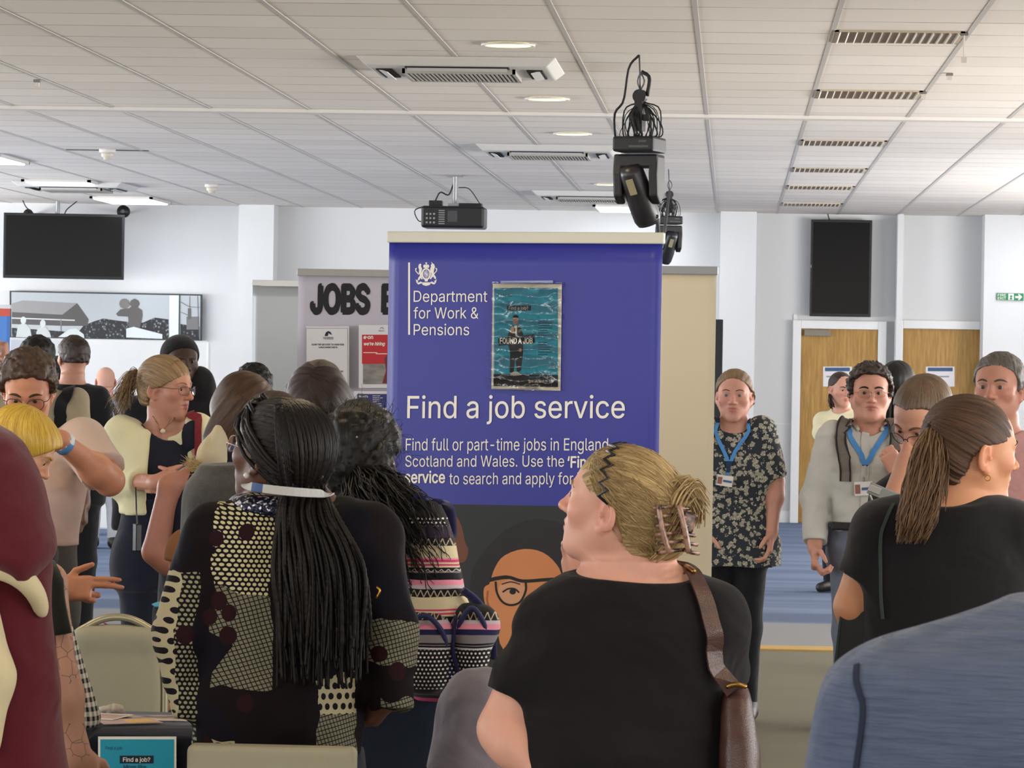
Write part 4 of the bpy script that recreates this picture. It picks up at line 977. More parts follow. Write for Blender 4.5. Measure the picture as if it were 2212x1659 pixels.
SL = Mat('clear plastic sleeve', '#ffffff', .08, 0, .5); x, y, z = SL.xyz(); _t = SL.nt; _g = _t.nodes.new('ShaderNodeBsdfGlossy'); _g.inputs['Roughness'].default_value = .16; _tr = _t.nodes.new('ShaderNodeBsdfTransparent'); _mx = _t.nodes.new('ShaderNodeMixShader'); _fr = _t.nodes.new('ShaderNodeFresnel'); _fr.inputs['IOR'].default_value = 1.6
_t.links.new(_fr.outputs[0], _mx.inputs[0]); _t.links.new(_tr.outputs[0], _mx.inputs[1]); _t.links.new(_g.outputs[0], _mx.inputs[2]); _t.links.new(_mx.outputs[0], _t.nodes['Material Output'].inputs['Surface'])
wv = (z * 150.0 + SL.noise(9.0, 2) * 9.0 + x * 6.0).sin(); SL.bump(wv + SL.noise(60, 2) * 1.2, .004, .5); _t.links.new(_t.nodes['Bump'].outputs[0], _g.inputs['Normal']); _t.links.new(_t.nodes['Bump'].outputs[0], _fr.inputs['Normal'])
u0, za = PB.at(1061, 842); u1, zb_ = PB.at(1216, 610); nx, nz = 14, 60; V = []
for j in range(nz + 1):
    for i in range(nx + 1): V.append((u0 + (u1 - u0) * i / nx, -.0075 - .0016 * math.sin(j / nz * 38 + 2.2 * (i / nx - .5) ** 2 * 6) - .001 * math.sin(i * 1.3 + j * .4), za + (zb_ - za) * j / nz))
i = (np.arange(nx)[None] + np.arange(nz)[:, None] * (nx + 1)).ravel(); npmesh('plastic_sleeve', V, np.stack([i, i + 1, i + nx + 2, i + nx + 1], 1), SL.m, PB.root)
TAPE = Mat('sticky tape', '#aab4e0', .2, 0, .6); TAPE.set('Alpha', .55); PB.poly([(1083, 607), (1196, 606), (1196, 612), (1083, 613)], TAPE.m, name='sticky_tape', d=.006)
# --- jobs board banner
J = rollup('roll_up_banner', 643, 1037, 464, 464, 583, 'pale grey jobs board roll-up banner left of the blue one, with taped notices', plain('banner lilac grey', '#b9b3be', .5), '#9d9b97', 0)
J.text('JOBS', 669, 800, 675, 617, KBLACK, bold=.055); J.text('BOARD', 823, 985, 675, 617, KBLACK, bold=.055)
NB = Board('notice_sheet', 661, 755, 465.2, 465.2, 'white notice sheet with a bridge logo under the word JOBS', 'notice', 'notices taped to the jobs board')
NB.rect(661, 705, 754, 842, PAPER, name='paper', d=.001, th=.001)
for a in ([(661, 709), (751, 709)], [(751, 709), (752, 833)], [(661, 709), (661, 833)]): NB.path(a, 1.0, plain('ink grey', '#8c8a90', .7), d=.002, sm=False)
NB.poly([(701, 726), (704, 718), (709, 715), (714, 717), (717, 723), (713, 722), (710, 719), (708, 726)], plain('ink navy', '#0b1e33', .6), d=.002, name='logo_print'); NB.text('THE BRIDGE', 698, 720, 733, 728, plain('ink grey dark', '#4c4a50', .7), d=.002, bold=.01)
NB.text('SCAN THE QR CODE TO VIEW OUR', 673, 743, 746, 742.5, KBLACK, d=.002, bold=.02); NB.text('VACANCIES', 688, 729, 752, 748.5, KBLACK, d=.002, bold=.02); NB.text('STANDS ARE SPONSORED BY', 676, 742, 804, 800.5, KBLACK, d=.002, bold=.02); NB.text('THE COMMUNITY', 683, 739, 810, 806.5, KBLACK, d=.002, bold=.02)
EN = Board('hiring_poster', 781, 847, 465.2, 465.2, 'red hiring poster beside the white notice on the jobs board', 'poster', 'notices taped to the jobs board')
EN.rect(775, 702, 862, 838, PAPER, name='paper', d=.0008, th=.0006); EN.rect(782, 723, 862, 786, plain('ink red', '#b8232c', .5), d=.0016, name='poster_print')
EM = Mat('poster landscape', '#7a7a80', .6); x, y, z = EM.xyz(); EM.base(EM.mix(EM.noise(16, 4, EM.vec(x, y, z * 2.5)), '#3c3a3c', '#b3aca6')); EN.rect(784, 784, 862, 830, EM.m, d=.0015, name='poster_print')
EN.text('e·on', 785, 806, 732, 724, INK, bold=.03, d=.0024, slant=.1); EN.text("we’re hiring", 785, 831, 746, 739, INK, bold=.03, d=.0024, slant=.2); EN.rect(785, 761, 815, 762.5, INK, d=.0022); EN.rect(812, 763.5, 836, 765, INK, d=.0022); EN.text('BRIDGE', 818, 830, 716, 713.5, plain('ink grey dark', '#4c4a50', .7), d=.0022); EN.path([(821, 710), (825, 707), (829, 711)], 1, plain('ink grey dark', '#4c4a50', .7), d=.0022)
EN.poly([(830, 775), (838, 764), (848, 764), (848, 800), (836, 828), (826, 828), (834, 800)], plain('ink maroon', '#6e2c30', .6), d=.0020)
WN = Board('survey_notice', 771, 842, 465.2, 465.2, 'white notice with a navy question box below the red hiring poster', 'notice', 'notices taped to the jobs board')
WN.rect(764, 845, 862, 965, PAPER, name='paper', d=.0006, th=.0004); WN.rect(772, 851, 838, 881, plain('ink indigo', '#33386f', .6), d=.0016)
for i, tx in enumerate(("What’s", 'most', 'important', 'to you?')): WN.text(tx, 775, (795, 791, 803, 797)[i], 858.5 + i * 6.3, 854 + i * 6.3, INK, bold=.03, d=.0022)
for i in range(6): WN.rect(805, 854.5 + i * 4.3, 805 + (16, 22, 16, 14, 19, 20)[i], 855.6 + i * 4.3, INK, d=.0022, name='small_print')
WN.text('to meet weight', 790, 822, 892, 887.5, plain('ink grey dark', '#4c4a50', .7), d=.0022)
for i, c_ in enumerate(('#3f7d6c', '#c79a5a', '#3a5c8a')): WN.rect(822 + i * 5, 914 + i * 2, 826 + i * 5, 935, plain('ink ' + c_, c_, .6), d=.0022)
# --- the two blank banners
rollup('roll_up_banner', 545, 882, 397, 397, 607, 'plain silver grey roll-up banner behind the jobs board', plain('banner silver', '#a3a7ab', .35, .25, .5), '#d6d6d4', .012)
rollup('roll_up_banner', 1099, 1546, 528, 532, 573, 'plain cream roll-up banner standing behind the blue one', plain('banner cream', '#c9bda3', .55), '#8e8f90', .002)
RB = rollup('roll_up_banner', -190, 22, 250, 250, 657, 'red and blue roll-up banner cut by the left edge of the photo', plain('banner blue', '#3f6fb0', .5), '#b8b8b8')
RB.rect(-188, 660, 22, 683, plain('banner red', '#b0442f', .5), name='red_band')
bb = Board('display_board', 1440, 1562, 262, 262, 'black display board edge between the cream banner and the pilaster', 'display board'); zt = bb.at(1555, 690)[1]
MB().box((0, 0, .02), (bb.w, .05, zt)).build('panel', plain('display black', '#1b1d1c', .7), bb.root, bevel=.004); MB().box((.02, -.2, 0), (.07, .25, .03)).box((bb.w - .07, -.2, 0), (bb.w - .02, .25, .03)).build('foot', BLACK, bb.root)
# --- screens, picture and white partition
def screen(name, pts, Y, label, glow=None):
    (xa, ya), (xb, yb) = pts; A = P(xa, ya, Y=Y); E_ = P(xb, yb, Y=Y); t = empty(name, (A[0], Y, E_[2]), label, 'screen', 'black wall screens'); w, h = E_[0] - A[0], A[2] - E_[2]
    MB().box((0, 0, 0), (w, .05, h)).build('casing', plain('screen casing', '#101112', .35), t, bevel=.006); MB().box((.025, -.003, .03), (w - .025, .004, h - .025)).build('display', plain('screen glass', '#020203', .2, 0, .18), t); return t, w, h
tv, w, h = screen('wall_screen', ((1752, 474), (1881, 685)), YF - .16, 'tall black portrait screen on the wall above the left oak door')
MB().box((w / 2 - .1, .05, h / 2 - .1), (w / 2 + .1, .16, h / 2 + .1)).build('wall_bracket', STEEL, tv); MB().box((.006, -.006, h * .5), (.012, -.001, h * .5 + .03)).build('indicator', plain('pale grey', '#9a9a9a', .5), tv); MB().tube([(w * .3, .06, h), (w * .27, .06, CEIL - (685 and P(1810, 685, Y=YF - .16)[2]))], .006).build('cable', BLACK, tv)
tv2, w, h = screen('wall_screen', ((8, 459), (264, 604)), YF - .75, 'wide black landscape screen hanging above the football picture'); tv2.rotation_euler = (0, 0, rad(6))
zc_ = CEIL - tv2.location.z
MB().tube([(w * .44, .07, h * .5), (w * .44, .07, zc_)], .022, 10).box((w * .44 - .07, .05, h * .35), (w * .44 + .07, .10, h * .75)).build('ceiling_bracket', STEEL, tv2); MB().tube(spline([(w * .15, .07, zc_), (w * .18, .07, h + .06), (w * .24, .06, h)], 8), .006).tube(spline([(w * .6, .07, zc_), (w * .52, .08, h + .05), (w * .5, .06, h)], 8), .006).build('cable', BLACK, tv2, True)
q = P(267, 457, Y=YF - .3); t = empty('wall_speaker', q, 'small round black speaker at the upper right corner of the wide screen', 'speaker'); MB().lathe([(.0005, -.05), (.05, -.055), (.062, -.04), (.065, .03), (.0005, .05)], n=20, R=rotx(R90)).build('speaker_body', BLACK, t, True); MB().lathe([(.0005, .0), (.022, .002), (.022, .012), (.0005, .014)], n=16, R=rotx(R90), o=(0, -.056, 0)).build('cone', plain('cone grey', '#5a5a5c', .5), t, True); MB().box((-.012, 0, -.012), (.012, .3, .012)).build('wall_arm', BLACK, t)
q = P(62, 462, Y=YF - .3); t = empty('wall_speaker', q, 'small black camera-like speaker behind the top left of the wide screen', 'speaker'); MB().lathe([(.0005, -.05), (.04, -.05), (.05, .03), (.0005, .05)], n=16, R=rotx(R90)).build('speaker_body', BLACK, t, True); MB().box((-.01, 0, -.01), (.01, .3, .01)).build('wall_arm', BLACK, t)
# picture
YP = YF - .06; PA = Board('football_picture', 23, 436, F / YP, F / YP, 'long black and white football photograph in a thin dark frame', 'picture', z0=P(23, 729, Y=YP)[2])
FR = plain('picture frame dark', '#33383b', .5); M = Mat('picture sky', '#aab0b3', .4); GREY = lambda c: plain('photo grey ' + c, c, .45)
PA.poly([(22, 628), (437, 636), (436, 736), (22, 729)], FR, name='frame', d=.03, th=.045); PA.poly([(26, 631), (434, 639), (433, 734), (26, 727)], plain('photo sky', '#a9afb2', .45), name='print', d=.033, th=.003)
CW = Mat('photo crowd', '#888888', .5); x, y, z = CW.xyz(); CW.base(CW.ramp(CW.vor(34, CW.vec(x, 0.0, z * .8)) * 1.6 + CW.noise(60, 2, CW.vec(x, 0.0, z)) * .35, [(.15, '#b9c2c2'), (.55, '#5c5e60'), (.9, '#2c2c2e')]))
PA.poly([(170, 718), (182, 703), (205, 694), (225, 688), (250, 692), (275, 695), (310, 697), (335, 686), (365, 690), (366, 733), (27, 727), (27, 708)], CW.m, name='print', d=.0345); PA.poly([(391, 700), (432, 706), (432, 734), (391, 733)], CW.m, name='print', d=.0345)
PA.poly([(27, 656), (50, 649), (168, 655), (193, 690), (190, 704), (136, 704), (27, 700)], GREY('#4e4b4a'), name='print', d=.035); PA.poly([(27, 656), (50, 649), (168, 655), (136, 680), (27, 674)], GREY('#8b8a89'), name='print', d=.036); PA.path([(27, 687), (163, 692)], 2.5, GREY('#c4c8c8'), d=.037); PA.path([(133, 690), (133, 716)], 2, GREY('#77797a'), d=.037)
for px, py in ((52, 705), (94, 712)):
    PA.oval(px, py - 13, 6, 8, GREY('#bfc4c4'), d=.038); PA.poly([(px - 16, 728), (px - 12, py), (px - 4, py - 6), (px + 6, py - 5), (px + 15, py + 6), (px + 18, 729)], GREY('#b4baba'), d=.0375)
PA.poly([(127, 728), (150, 712), (165, 709), (182, 722), (184, 730)], GREY('#c2c8c8'), d=.0375)
PA.poly([(252, 678), (262, 668), (280, 666), (285, 662), (281, 657), (284, 649), (292, 645), (300, 649), (303, 656), (299, 664), (308, 670), (309, 682), (304, 708), (280, 708), (278, 684), (256, 683)], GREY('#55514f'), name='print', d=.038); PA.oval(270, 656, 11, 11, GREY('#6e6b69'), d=.039); PA.poly([(274, 710), (290, 706), (352, 722), (352, 732), (274, 729)], GREY('#c6cccc'), d=.0385)
PA.poly([(367, 638), (388, 638), (388, 733), (367, 732)], plain('photo white band', '#cfd6d4', .5), name='print', d=.040); PA.path([(389, 638), (388, 733)], 2.5, FR, d=.041); PA.rect(404, 684, 431, 712, GREY('#6c6c6c'), d=.036); PA.rect(407, 666, 414, 690, GREY('#5e5c5a'), d=.037); PA.path([(391, 652), (410, 662), (432, 664)], 1.2, GREY('#5e5c5a'), d=.038); PA.path([(411, 640), (411, 668)], 1.2, GREY('#5e5c5a'), d=.038); PA.path([(428, 640), (431, 730)], 1.2, GREY('#5e5c5a'), d=.038); PA.path([(391, 674), (410, 682)], 1.2, GREY('#5e5c5a'), d=.038)
WB = Board('white_partition', 18, 452, 245, 245, 'glossy white partition panel standing under the football picture', 'partition'); zt = WB.at(240, 733)[1]
MB().box((0, 0, .05), (WB.w, .12, zt)).build('panel', plain('gloss white board', '#dfe2e2', .22, 0, .5), WB.root, bevel=.02); MB().box((.1, -.2, 0), (.16, .32, .05)).box((WB.w - .16, -.2, 0), (WB.w - .1, .32, .05)).build('foot', STEEL, WB.root)
# --- signs
YS = YF - .465; FS = Board('fire_exit_sign', 2153, 2211, F / YS, F / YS, 'green and white fire exit sign on the pilaster at the right edge', 'sign', z0=P(2180, 650, Y=YS)[2])
GRN = plain('sign green', '#1f7a4d', .5); FS.poly([(2153, 633), (2211, 634), (2211, 650), (2153, 648)], GRN, name='sign_plate', d=.006, th=.006); FS.text('FIRE', 2155, 2173, 640, 635, INK, d=.007, bold=.01); FS.text('EXIT', 2155, 2173, 646.8, 641.8, INK, d=.007, bold=.01)
FS.rect(2178, 634.5, 2190, 648, INK, d=.007); FS.poly([(2180, 647), (2183, 642), (2181, 640), (2184, 637), (2186, 639), (2188, 640), (2185, 642), (2187, 647)], GRN, d=.0078); FS.poly([(2193, 639.5), (2201, 639.7), (2199, 635.5), (2202, 635.5), (2208, 641.5), (2202, 648), (2199, 648), (2201, 644), (2193, 643.6)], INK, d=.007)
for nm, xa, xb, Yd, lab, tx in (('door_notice', 1778, 1840, dy, 'white notice with a navy heading bar on the left oak door', 'North Room'), ('door_notice', 2000, 2062, ey, 'white notice with a navy heading bar on the right oak door', 'Boardroom Suite')):
    s_ = F / (Yd - .001); nb = Board(nm, xa, xb, s_, s_, lab, 'notice', z0=P(xa, 834, Y=Yd)[2]); nb.rect(xa, 792, xb, 835, PAPER, name='paper', d=.002, th=.0015); nb.rect(xa + 4, 794, xb - 4, 802, plain('ink blue grey', '#3d5578', .6), d=.003)
    nb.rect(xa + 7, 812, xb - 12, 815, plain('ink grey', '#8c8a90', .7), d=.003)
# ------------------------------------------------------------------ the people, far to near
FAIR, PINK, TAN, BROWN, DARK_ = '#bd8f7b', '#bf8a7a', '#a87a60', '#5e4234', '#3f2b24'
LIPF, LIPD = '#a2584f', '#4e2c27'
H_BLACK = hair_mat('black hair', '#090807', '#1f1916', spec=.22); H_DBROWN = hair_mat('dark brown hair', '#120b08', '#3f2a1c'); H_BROWN = hair_mat('brown hair', '#20140d', '#5f4029')
H_LBROWN = hair_mat('light brown hair', '#4a3626', '#8a6b4c'); H_GINGER = hair_mat('ginger blonde hair', '#5a432e', '#a78a64'); H_GREY = hair_mat('grey hair', '#26231f', '#736c64')
H_BLOND = hair_mat('highlighted blonde hair', '#5d4526', '#d0b27c', 30); H_YEL = hair_mat('yellow blonde hair', '#94701f', '#e2bb4c', 24)
BLK = cloth('black jersey', '#17161a'); NAVY = cloth('navy cloth', '#161a28'); JEANS = cloth('dark denim', '#1a2130', .2); SHOE = plain('dark shoe leather', '#1b1919', .5); GREYT = cloth('grey trousers', '#6d6a66')
CREAM = cloth('cream knit', '#d6cfae', .08); LAN = Mat('blue lanyard', '#3f78b8', .6); x, y, z = LAN.xyz(); LAN.base(LAN.mix((z * 28.0).sin().gt(.75), '#4a86c4', '#16304f')); LAN = LAN.m
CARD = plain('id card white', '#d4d2d0', .35); CARDB = plain('id card blue', '#3c5a88', .4); CARDP = plain('id card photo', '#8a5a52', .5); GLD = plain('thin metal', '#a58d78', .3, .8)

def far(label, px, py, sc, yaw, hair, topc, botc=None, skin=FAIR, male=True, hkw=None, sl=.8, step=.0055, hands=.009, eyes=None, brow=None, top='shirt', lip=None, pitch=0, roll=0, arms=None, bw=1.0, bd=1.0, byaw=None, lean=(0, 0), topkw=None, headkw=None, hs=1.0, H=None, nb=None, bottom=True, rows=None, legkw=None, post=None):
    p = Person(label, px, py, sc, yaw, pitch, roll, hs, byaw, male, skin, lip or (LIPD if skin in (BROWN, DARK_) else LIPF), bw, bd, lean, H, nb, rows); p.head(step=step, **(headkw or {})).trunk()
    for sd in (1, -1):
        a = (arms or {}).get(sd, {}); p.arm(sd, **{k: (v(p) if callable(v) else v) for k, v in a.items()}, **({} if 'hand' in a else {'hand': dict(step=hands)}))
    p.legs(**(legkw or {})).body(.014)
    if eyes: p.eyes(eyes)
    if brow: p.brows(brow)
    if hair: p.hair(hair, **dict(dict(step=step), **(hkw or {})))
    p.top(top, topc, p.zc - .02, sl, **(topkw or {}))
    if bottom: p.trousers(botc or NAVY, z1=p.zc + .08, step=.014); p.shoes(SHOE)
    return p
SHORT = dict(t=.013, mode='x', curl=.004, zlow=-.06); LONGH = dict(mode='part', amp=.002, freq=9)
def longfall(depth=.30, w=.085, back=.10):
    """hair falling past the shoulders: a sheet behind and beside the face"""
    def f(S, st):
        pass
    return f
# --- beyond the left tables
p = far('person in a light blue shirt at the left edge, hand raised beside the head', -42, 772, 430, 20, H_DBROWN, cloth('pale blue shirt', '#aab6d8'), hkw=SHORT, sl=1.92, arms={1: dict(sh=lambda p: p.L(-2, 832), el=lambda p: p.L(20, 868, -.06), wr=lambda p: p.L(13, 786, -.12), hand=dict(curl=1.1, n=(-1, 0, 0), step=.007))})
p = far('person with cropped dark hair barely seen between two men at the left', 122, 803, 272, 10, H_BLACK, BLK, hkw=SHORT, skin=TAN)
p = far('bald man in a pale blue checked shirt with a dark bag strap, seen from behind', 228, 823, 262, 12, None, cloth('blue grey checked shirt', '#8f9bb4', .3, weave=160), cloth('pale grey jeans', '#a5a7ac', .1), skin='#c39080', sl=1.6, bw=1.05)
p.hair(plain('shaved hair', '#b98d7a', .8), t=.001, rec=.02, zlow=-.05, amp=0); p.ribbon('bag_strap', [p.L(224, 846, -.13), p.L(240, 858, -.15), p.L(256, 890, -.17), p.L(262, 940, -.16)], .035, cloth('strap dark', '#2a2624'), 'shirt', .004)
p = far('man with dark faded hair in a black tee, seen from behind near the football picture', 157, 772, 385, 32, H_DBROWN, BLK, cloth('black jeans', '#191a1f'), hkw=dict(t=.014, mode='x', curl=.003, zlow=-.03), skin='#b58571', byaw=8, bw=1.12, arms={1: dict(sh=lambda p: p.L(212, 858), el=lambda p: p.L(228, 935, -.03), wr=lambda p: p.L(205, 985, -.12), hand=dict(step=.008))})
p = far('man in a beige tee with a wide black backpack strap, seen from behind', 83, 778, 440, -10, H_BLACK, cloth('beige jersey', '#988b74'), cloth('dark brown trousers', '#3c3026'), hkw=dict(t=.013, mode='x', curl=.004, zlow=-.05), skin=BROWN, byaw=0, bw=1.12, sl=.75, arms={1: dict(sh=lambda p: p.L(165, 865), el=lambda p: p.L(183, 985, -.02), wr=lambda p: p.L(182, 1085, -.06), hand=dict(step=.008))})
p.ribbon('backpack_strap', [p.L(148, 826, .02), p.L(140, 838, -.12), p.L(134, 870, -.16), p.L(132, 930, -.15)], .06, cloth('strap black', '#121214'), 'shirt', .006, th=.006)
p = far('tall man in a black beanie and black hooded jacket behind the cardigan woman', 390, 782, 470, 205, None, BLK, NAVY, skin=DARK_, eyes='#1a1210', sl=1.95, bw=1.12, byaw=190, topkw=dict(soff=.03, off=.025, zhi=None, disp=.008))
p.hair(cloth('beanie knit', '#151418'), t=.014, zlow=None, name='beanie', line=([-.12, -.03, 0, .03, .055, .08, .13], [-.06, -.03, .0, .03, .072, .125, .2]), mode='x', amp=.001)
S = SDF(); c = p.nb
for a_ in np.linspace(-2.6, 2.6, 11): S.ell(c + np.array((.105 * math.sin(a_), .02 + .085 * math.cos(a_), .045)), (.045, .045, .055), k=.05)
S.ell(p.L(432, 836, .02), (.07, .07, .10), k=.04); S.disp = folds(.006, (14, 14, 9)); p.cloth('hood', S, BLK, .01)
p = far('person with wavy black hair partly hidden behind the brown haired woman looking down', 547, 838, 430, 20, H_BLACK, BLK, hkw=dict(t=.018, mode='x', curl=.006), skin=TAN, male=False)
# --- doorway side, far
p = far('young woman in a cream knit smiling in front of the left oak door', 1817, 840, 300, 205, H_DBROWN, CREAM, NAVY, hkw=dict(t=.008, mode='tie', tie=(0, -.1, .05)), skin=FAIR, male=False, eyes='#241a14', brow='#33221a', pitch=-8, byaw=150, sl=1.7, topkw=dict(soff=.022, disp=.006), bw=1.05, arms={1: dict(el=lambda p: p.L(1773, 935, -.05), wr=lambda p: p.L(1838, 945, -.25)), -1: dict(wr=lambda p: p.L(1842, 950, -.25))})
lk = Locks()
for i in range(40): lk.add([p.h((.06, -.02, -.02)) + rng.normal(0, .006, 3), p.h((.085, .0, -.07)) + rng.normal(0, .008, 3), p.h((.075, .03, -.12)) + rng.normal(0, .01, 3)], .004, m=6)
lk.build('side_hair', H_DBROWN, p.root)
p = far('person with long straight black hair behind the man in the grey shirt', 1938, 832, 400, -5, H_BLACK, BLK, NAVY, hkw=dict(LONGH, t=.020, zlow=None, nape=True, extra=lambda S, st: None), male=False)
lk = Locks()
for i in range(150):
    a_ = rng.uniform(-1.5, 1.5); r_ = rng.uniform(.075, .10); b0 = np.array((math.sin(a_) * r_, -.02 - math.cos(a_) * r_, .02)); lk.add([p.h(b0), p.h(b0 * 1.08 + (0, -.01, -.12)), p.h(b0 * np.array((.95, 1.0, 1)) + (0, -.015, -.27)) + rng.normal(0, .006, 3)], [.007, .008, .007, .006, .005, .002], m=6)
lk.build('long_hair', H_BLACK, p.root)
# --- woman in the floral dress
FL = Mat('floral dress cloth', '#35383c', .85, 0, .2, .1); fv = FL.co(); d_ = FL.vor(40, fv); d2 = FL.vor(120, fv); nn_ = FL.noise(28, 2, fv)
FL.base(FL.mix(((d_ * 1.0 + d2 * .35 + nn_ * .30).sm(.76, .84)), FL.mix(d2.sm(.2, .5), '#b8b29d', '#8b887c'), '#2c3038')); FL = FL.m
p = Person('woman in a dark floral tunic dress and blue lanyard beside the cream banner', 1586, 855, 470, 176, 0, 0, 1.0, 180, False, '#c09080', '#a85f58', 1.16, 1.1); p.head(wid=.98, fat=.004, step=.004).trunk()
p.arm(-1, p.L(1645, 935), p.L(1674, 1042, .01), p.L(1666, 1150, -.05), (.054, .044, .042, .029), dict(step=.006)); p.arm(1, p.L(1528, 930), p.L(1516, 1042, .01), p.L(1528, 1150, -.04)); p.legs().body(.012)
p.eyes('#5a6470').brows('#6b4c38', .8); p.hair(H_LBROWN, t=.012, mode='tie', tie=(.0, -.13, -.01), step=.004, extra=lambda S, st: S.ell(p.h((-.035, -.105, -.02)), (.05, .045, .05), k=.02) if st == 0 else None)
lk = Locks()
for i in range(30): lk.add([p.h((-.062, -.01, .045)) + rng.normal(0, .006, 3), p.h((-.085, -.03, .0)) + rng.normal(0, .006, 3), p.h((-.07, -.06, -.035)) + rng.normal(0, .008, 3)], .003, m=6)
lk.build('loose_hair', H_LBROWN, p.root)
p.top('dress', FL, p.zy(1222), .93, flare=.11, soff=.018, nr=(.075, .07, .045), disp=.006, step=.008, f=(11, 11, 3)); p.trousers(cloth('black leggings', '#191a1e'), z1=p.zc + .1, off=.004); p.shoes(SHOE)
la = p.ribbon('lanyard', [p.L(1552, 902, -.02), p.L(1556, 925, -.13), p.L(1564, 960, -.16), p.L(1572, 1000, -.17)], .017, LAN, 'dress', .006); p.ribbon('lanyard_side', [p.L(1614, 900, -.02), p.L(1604, 925, -.13), p.L(1588, 960, -.16), p.L(1573, 1000, -.17)], .017, LAN, 'dress', .006)
def id_card(p, on, x0, y0, x1, y1, dy, rot=0):
    c = p.parts[on][1].snap(np.array([p.L((x0 + x1) / 2, (y0 + y1) / 2, dy)]), .016)[0]; w, h = (x1 - x0) / p.sc / 2, (y1 - y0) / p.sc / 2; R = roty(rad(rot))
    o = MB().box((-w, -.0015, -h), (w, .0015, h), R=R, o=c).build('id_card', CARD, p.root, bevel=.0008)
    MB().box((-w * .92, -.003, -h * .7), (-w * .35, -.0012, h * .6), R=R, o=c).build('card_photo', CARDP, o); MB().box((-w * .2, -.003, -h * .25), (w * .9, -.0012, h * .15), R=R, o=c).build('card_stripe', CARDB, o)
    MB().tube([c + (0, -.002, h), c + (0, -.004, h + .02)], .004).build('card_clip', plain('clip steel', '#99958e', .3, .7), o); return c
c = id_card(p, 'dress', 1545, 1037, 1579, 1060, -.2, 8); p.ribbon('lanyard_end', [p.L(1572, 1000, -.18), p.L(1571, 1012, -.19), c + (0, -.004, .03)], .018, LAN, 'dress', .008, n=6)
# --- man in the grey shirt
SHG = cloth('pale grey shirt', '#bbb9b4', .06, sheen=.05, wrk=1.6)
p = Person('man in a pale grey shirt with thin glasses, blue lanyard and grey rucksack straps', 1880, 850, 475, 181, 0, 0, 1.04, 180, True, '#bf8d7a', '#9c5a52', 1.0, 1.05); p.head(wid=1.04, fat=.006, jaw=1.1, step=.0035).trunk()
p.arm(1, p.L(1803, 948), p.L(1762, 1070, .02), p.L(1760, 1178, -.06), (.056, .046, .043, .032), dict(step=.005, curl=.9)); p.arm(-1, p.L(1952, 945), p.L(1992, 1062, -.06), p.L(1944, 1022, -.27), (.056, .046, .043, .032), dict(d=(-.55, -.25, .85), n=(0, 1, 0), curl=1.35, step=.0045)); p.legs().body(.012)
p.eyes('#33261c').brows('#2b1d15', 1.2); p.hair(hair_mat('curly dark hair', '#140d0a', '#43302a'), t=.026, mode='x', curl=.009, step=.004, zlow=-.02, rec=.010, line=([-.12, -.06, -.03, 0, .03, .06, .08, .105, .15], [-.06, -.04, -.01, .018, .028, .046, .068, .115, .2]))
p.glasses('#9a8474', .026, .016, .0011, True, 2.4, .003, .6)
p.top('shirt', SHG, p.zy(1150), 1.93, soff=.026, off=.014, disp=.014, step=.006, f=(7, 7, 10), nr=(.072, .085, .075), seed=4); p.trousers(cloth('slate trousers', '#666c7c'), z1=p.zy(1138)); p.shoes(SHOE)
S = SDF(); cn = p.nb
for sd in (-1, 1):
    S.cap(cn + np.array((sd * .075, .03, .040)), cn + np.array((sd * .055, -.080, .010)), .012, .010, .02)
S.cap(cn + np.array((-.075, .03, .045)), cn + np.array((.075, .03, .045)), .012, k=.02); p.cloth('collar', S, SHG, .006)
p.ribbon('button_placket', [p.L(1872, 925, -.12), p.L(1868, 980, -.17), p.L(1866, 1060, -.18), p.L(1864, 1140, -.18)], .034, SHG, 'shirt', .003, .003)
MB().box((-.17, -.135, -.018), (.17, .13, .018), o=(p.nb[0], p.nb[1], p.zy(1136))).build('belt', plain('belt black', '#17161a', .5), p.root, bevel=.008)
p.ribbon('lanyard', [p.L(1843, 890, -.02), p.L(1846, 925, -.13), p.L(1858, 960, -.17), p.L(1868, 998, -.17)], .024, LAN, 'shirt', .005); p.ribbon('lanyard_side', [p.L(1912, 890, -.02), p.L(1906, 925, -.13), p.L(1886, 965, -.17), p.L(1868, 998, -.17)], .024, LAN, 'shirt', .005)
c = id_card(p, 'shirt', 1845, 1048, 1884, 1078, -.2, -4); p.ribbon('lanyard_end', [p.L(1868, 998, -.18), p.L(1868, 1020, -.19), c + (0, -.004, .04)], .007, plain('lanyard cord', '#a0a2a4', .5), 'shirt', .008, n=6)
RS = cloth('rucksack grey', '#6f6760'); RE = cloth('rucksack edge', '#2b2826')
bp = empty('rucksack', p.org, 'grey rucksack with padded straps worn by the man in the pale grey shirt', 'bag'); S = SDF(); S.box(p.nb + np.array((0, .20, -.26)), (.15, .09, .22), .06); V, Q = surface(S, .012); npmesh('bag_body', V, Q, RS, bp)
for sd, xs in ((1, (1838, 1828, 1820, 1822, 1826)), (-1, (1916, 1926, 1930, 1932, 1934))):
    r0 = p.root; pts = [p.L(xs[0], 886, .06), p.L(xs[1], 900, -.06), p.L(xs[2], 935, -.13), p.L(xs[3], 985, -.14), p.L(xs[4], 1040, -.12)]
    p.ribbon('padded_strap', pts, .055, RS, 'shirt', .012, .010, parent=bp); p.ribbon('strap_edge', [q_ + np.array((.025, -.001, 0)) for q_ in pts], .007, RE, 'shirt', .020, .004, parent=bp); p.ribbon('strap_edge', [q_ - np.array((.025, .001, 0)) for q_ in pts], .007, RE, 'shirt', .020, .004, parent=bp)
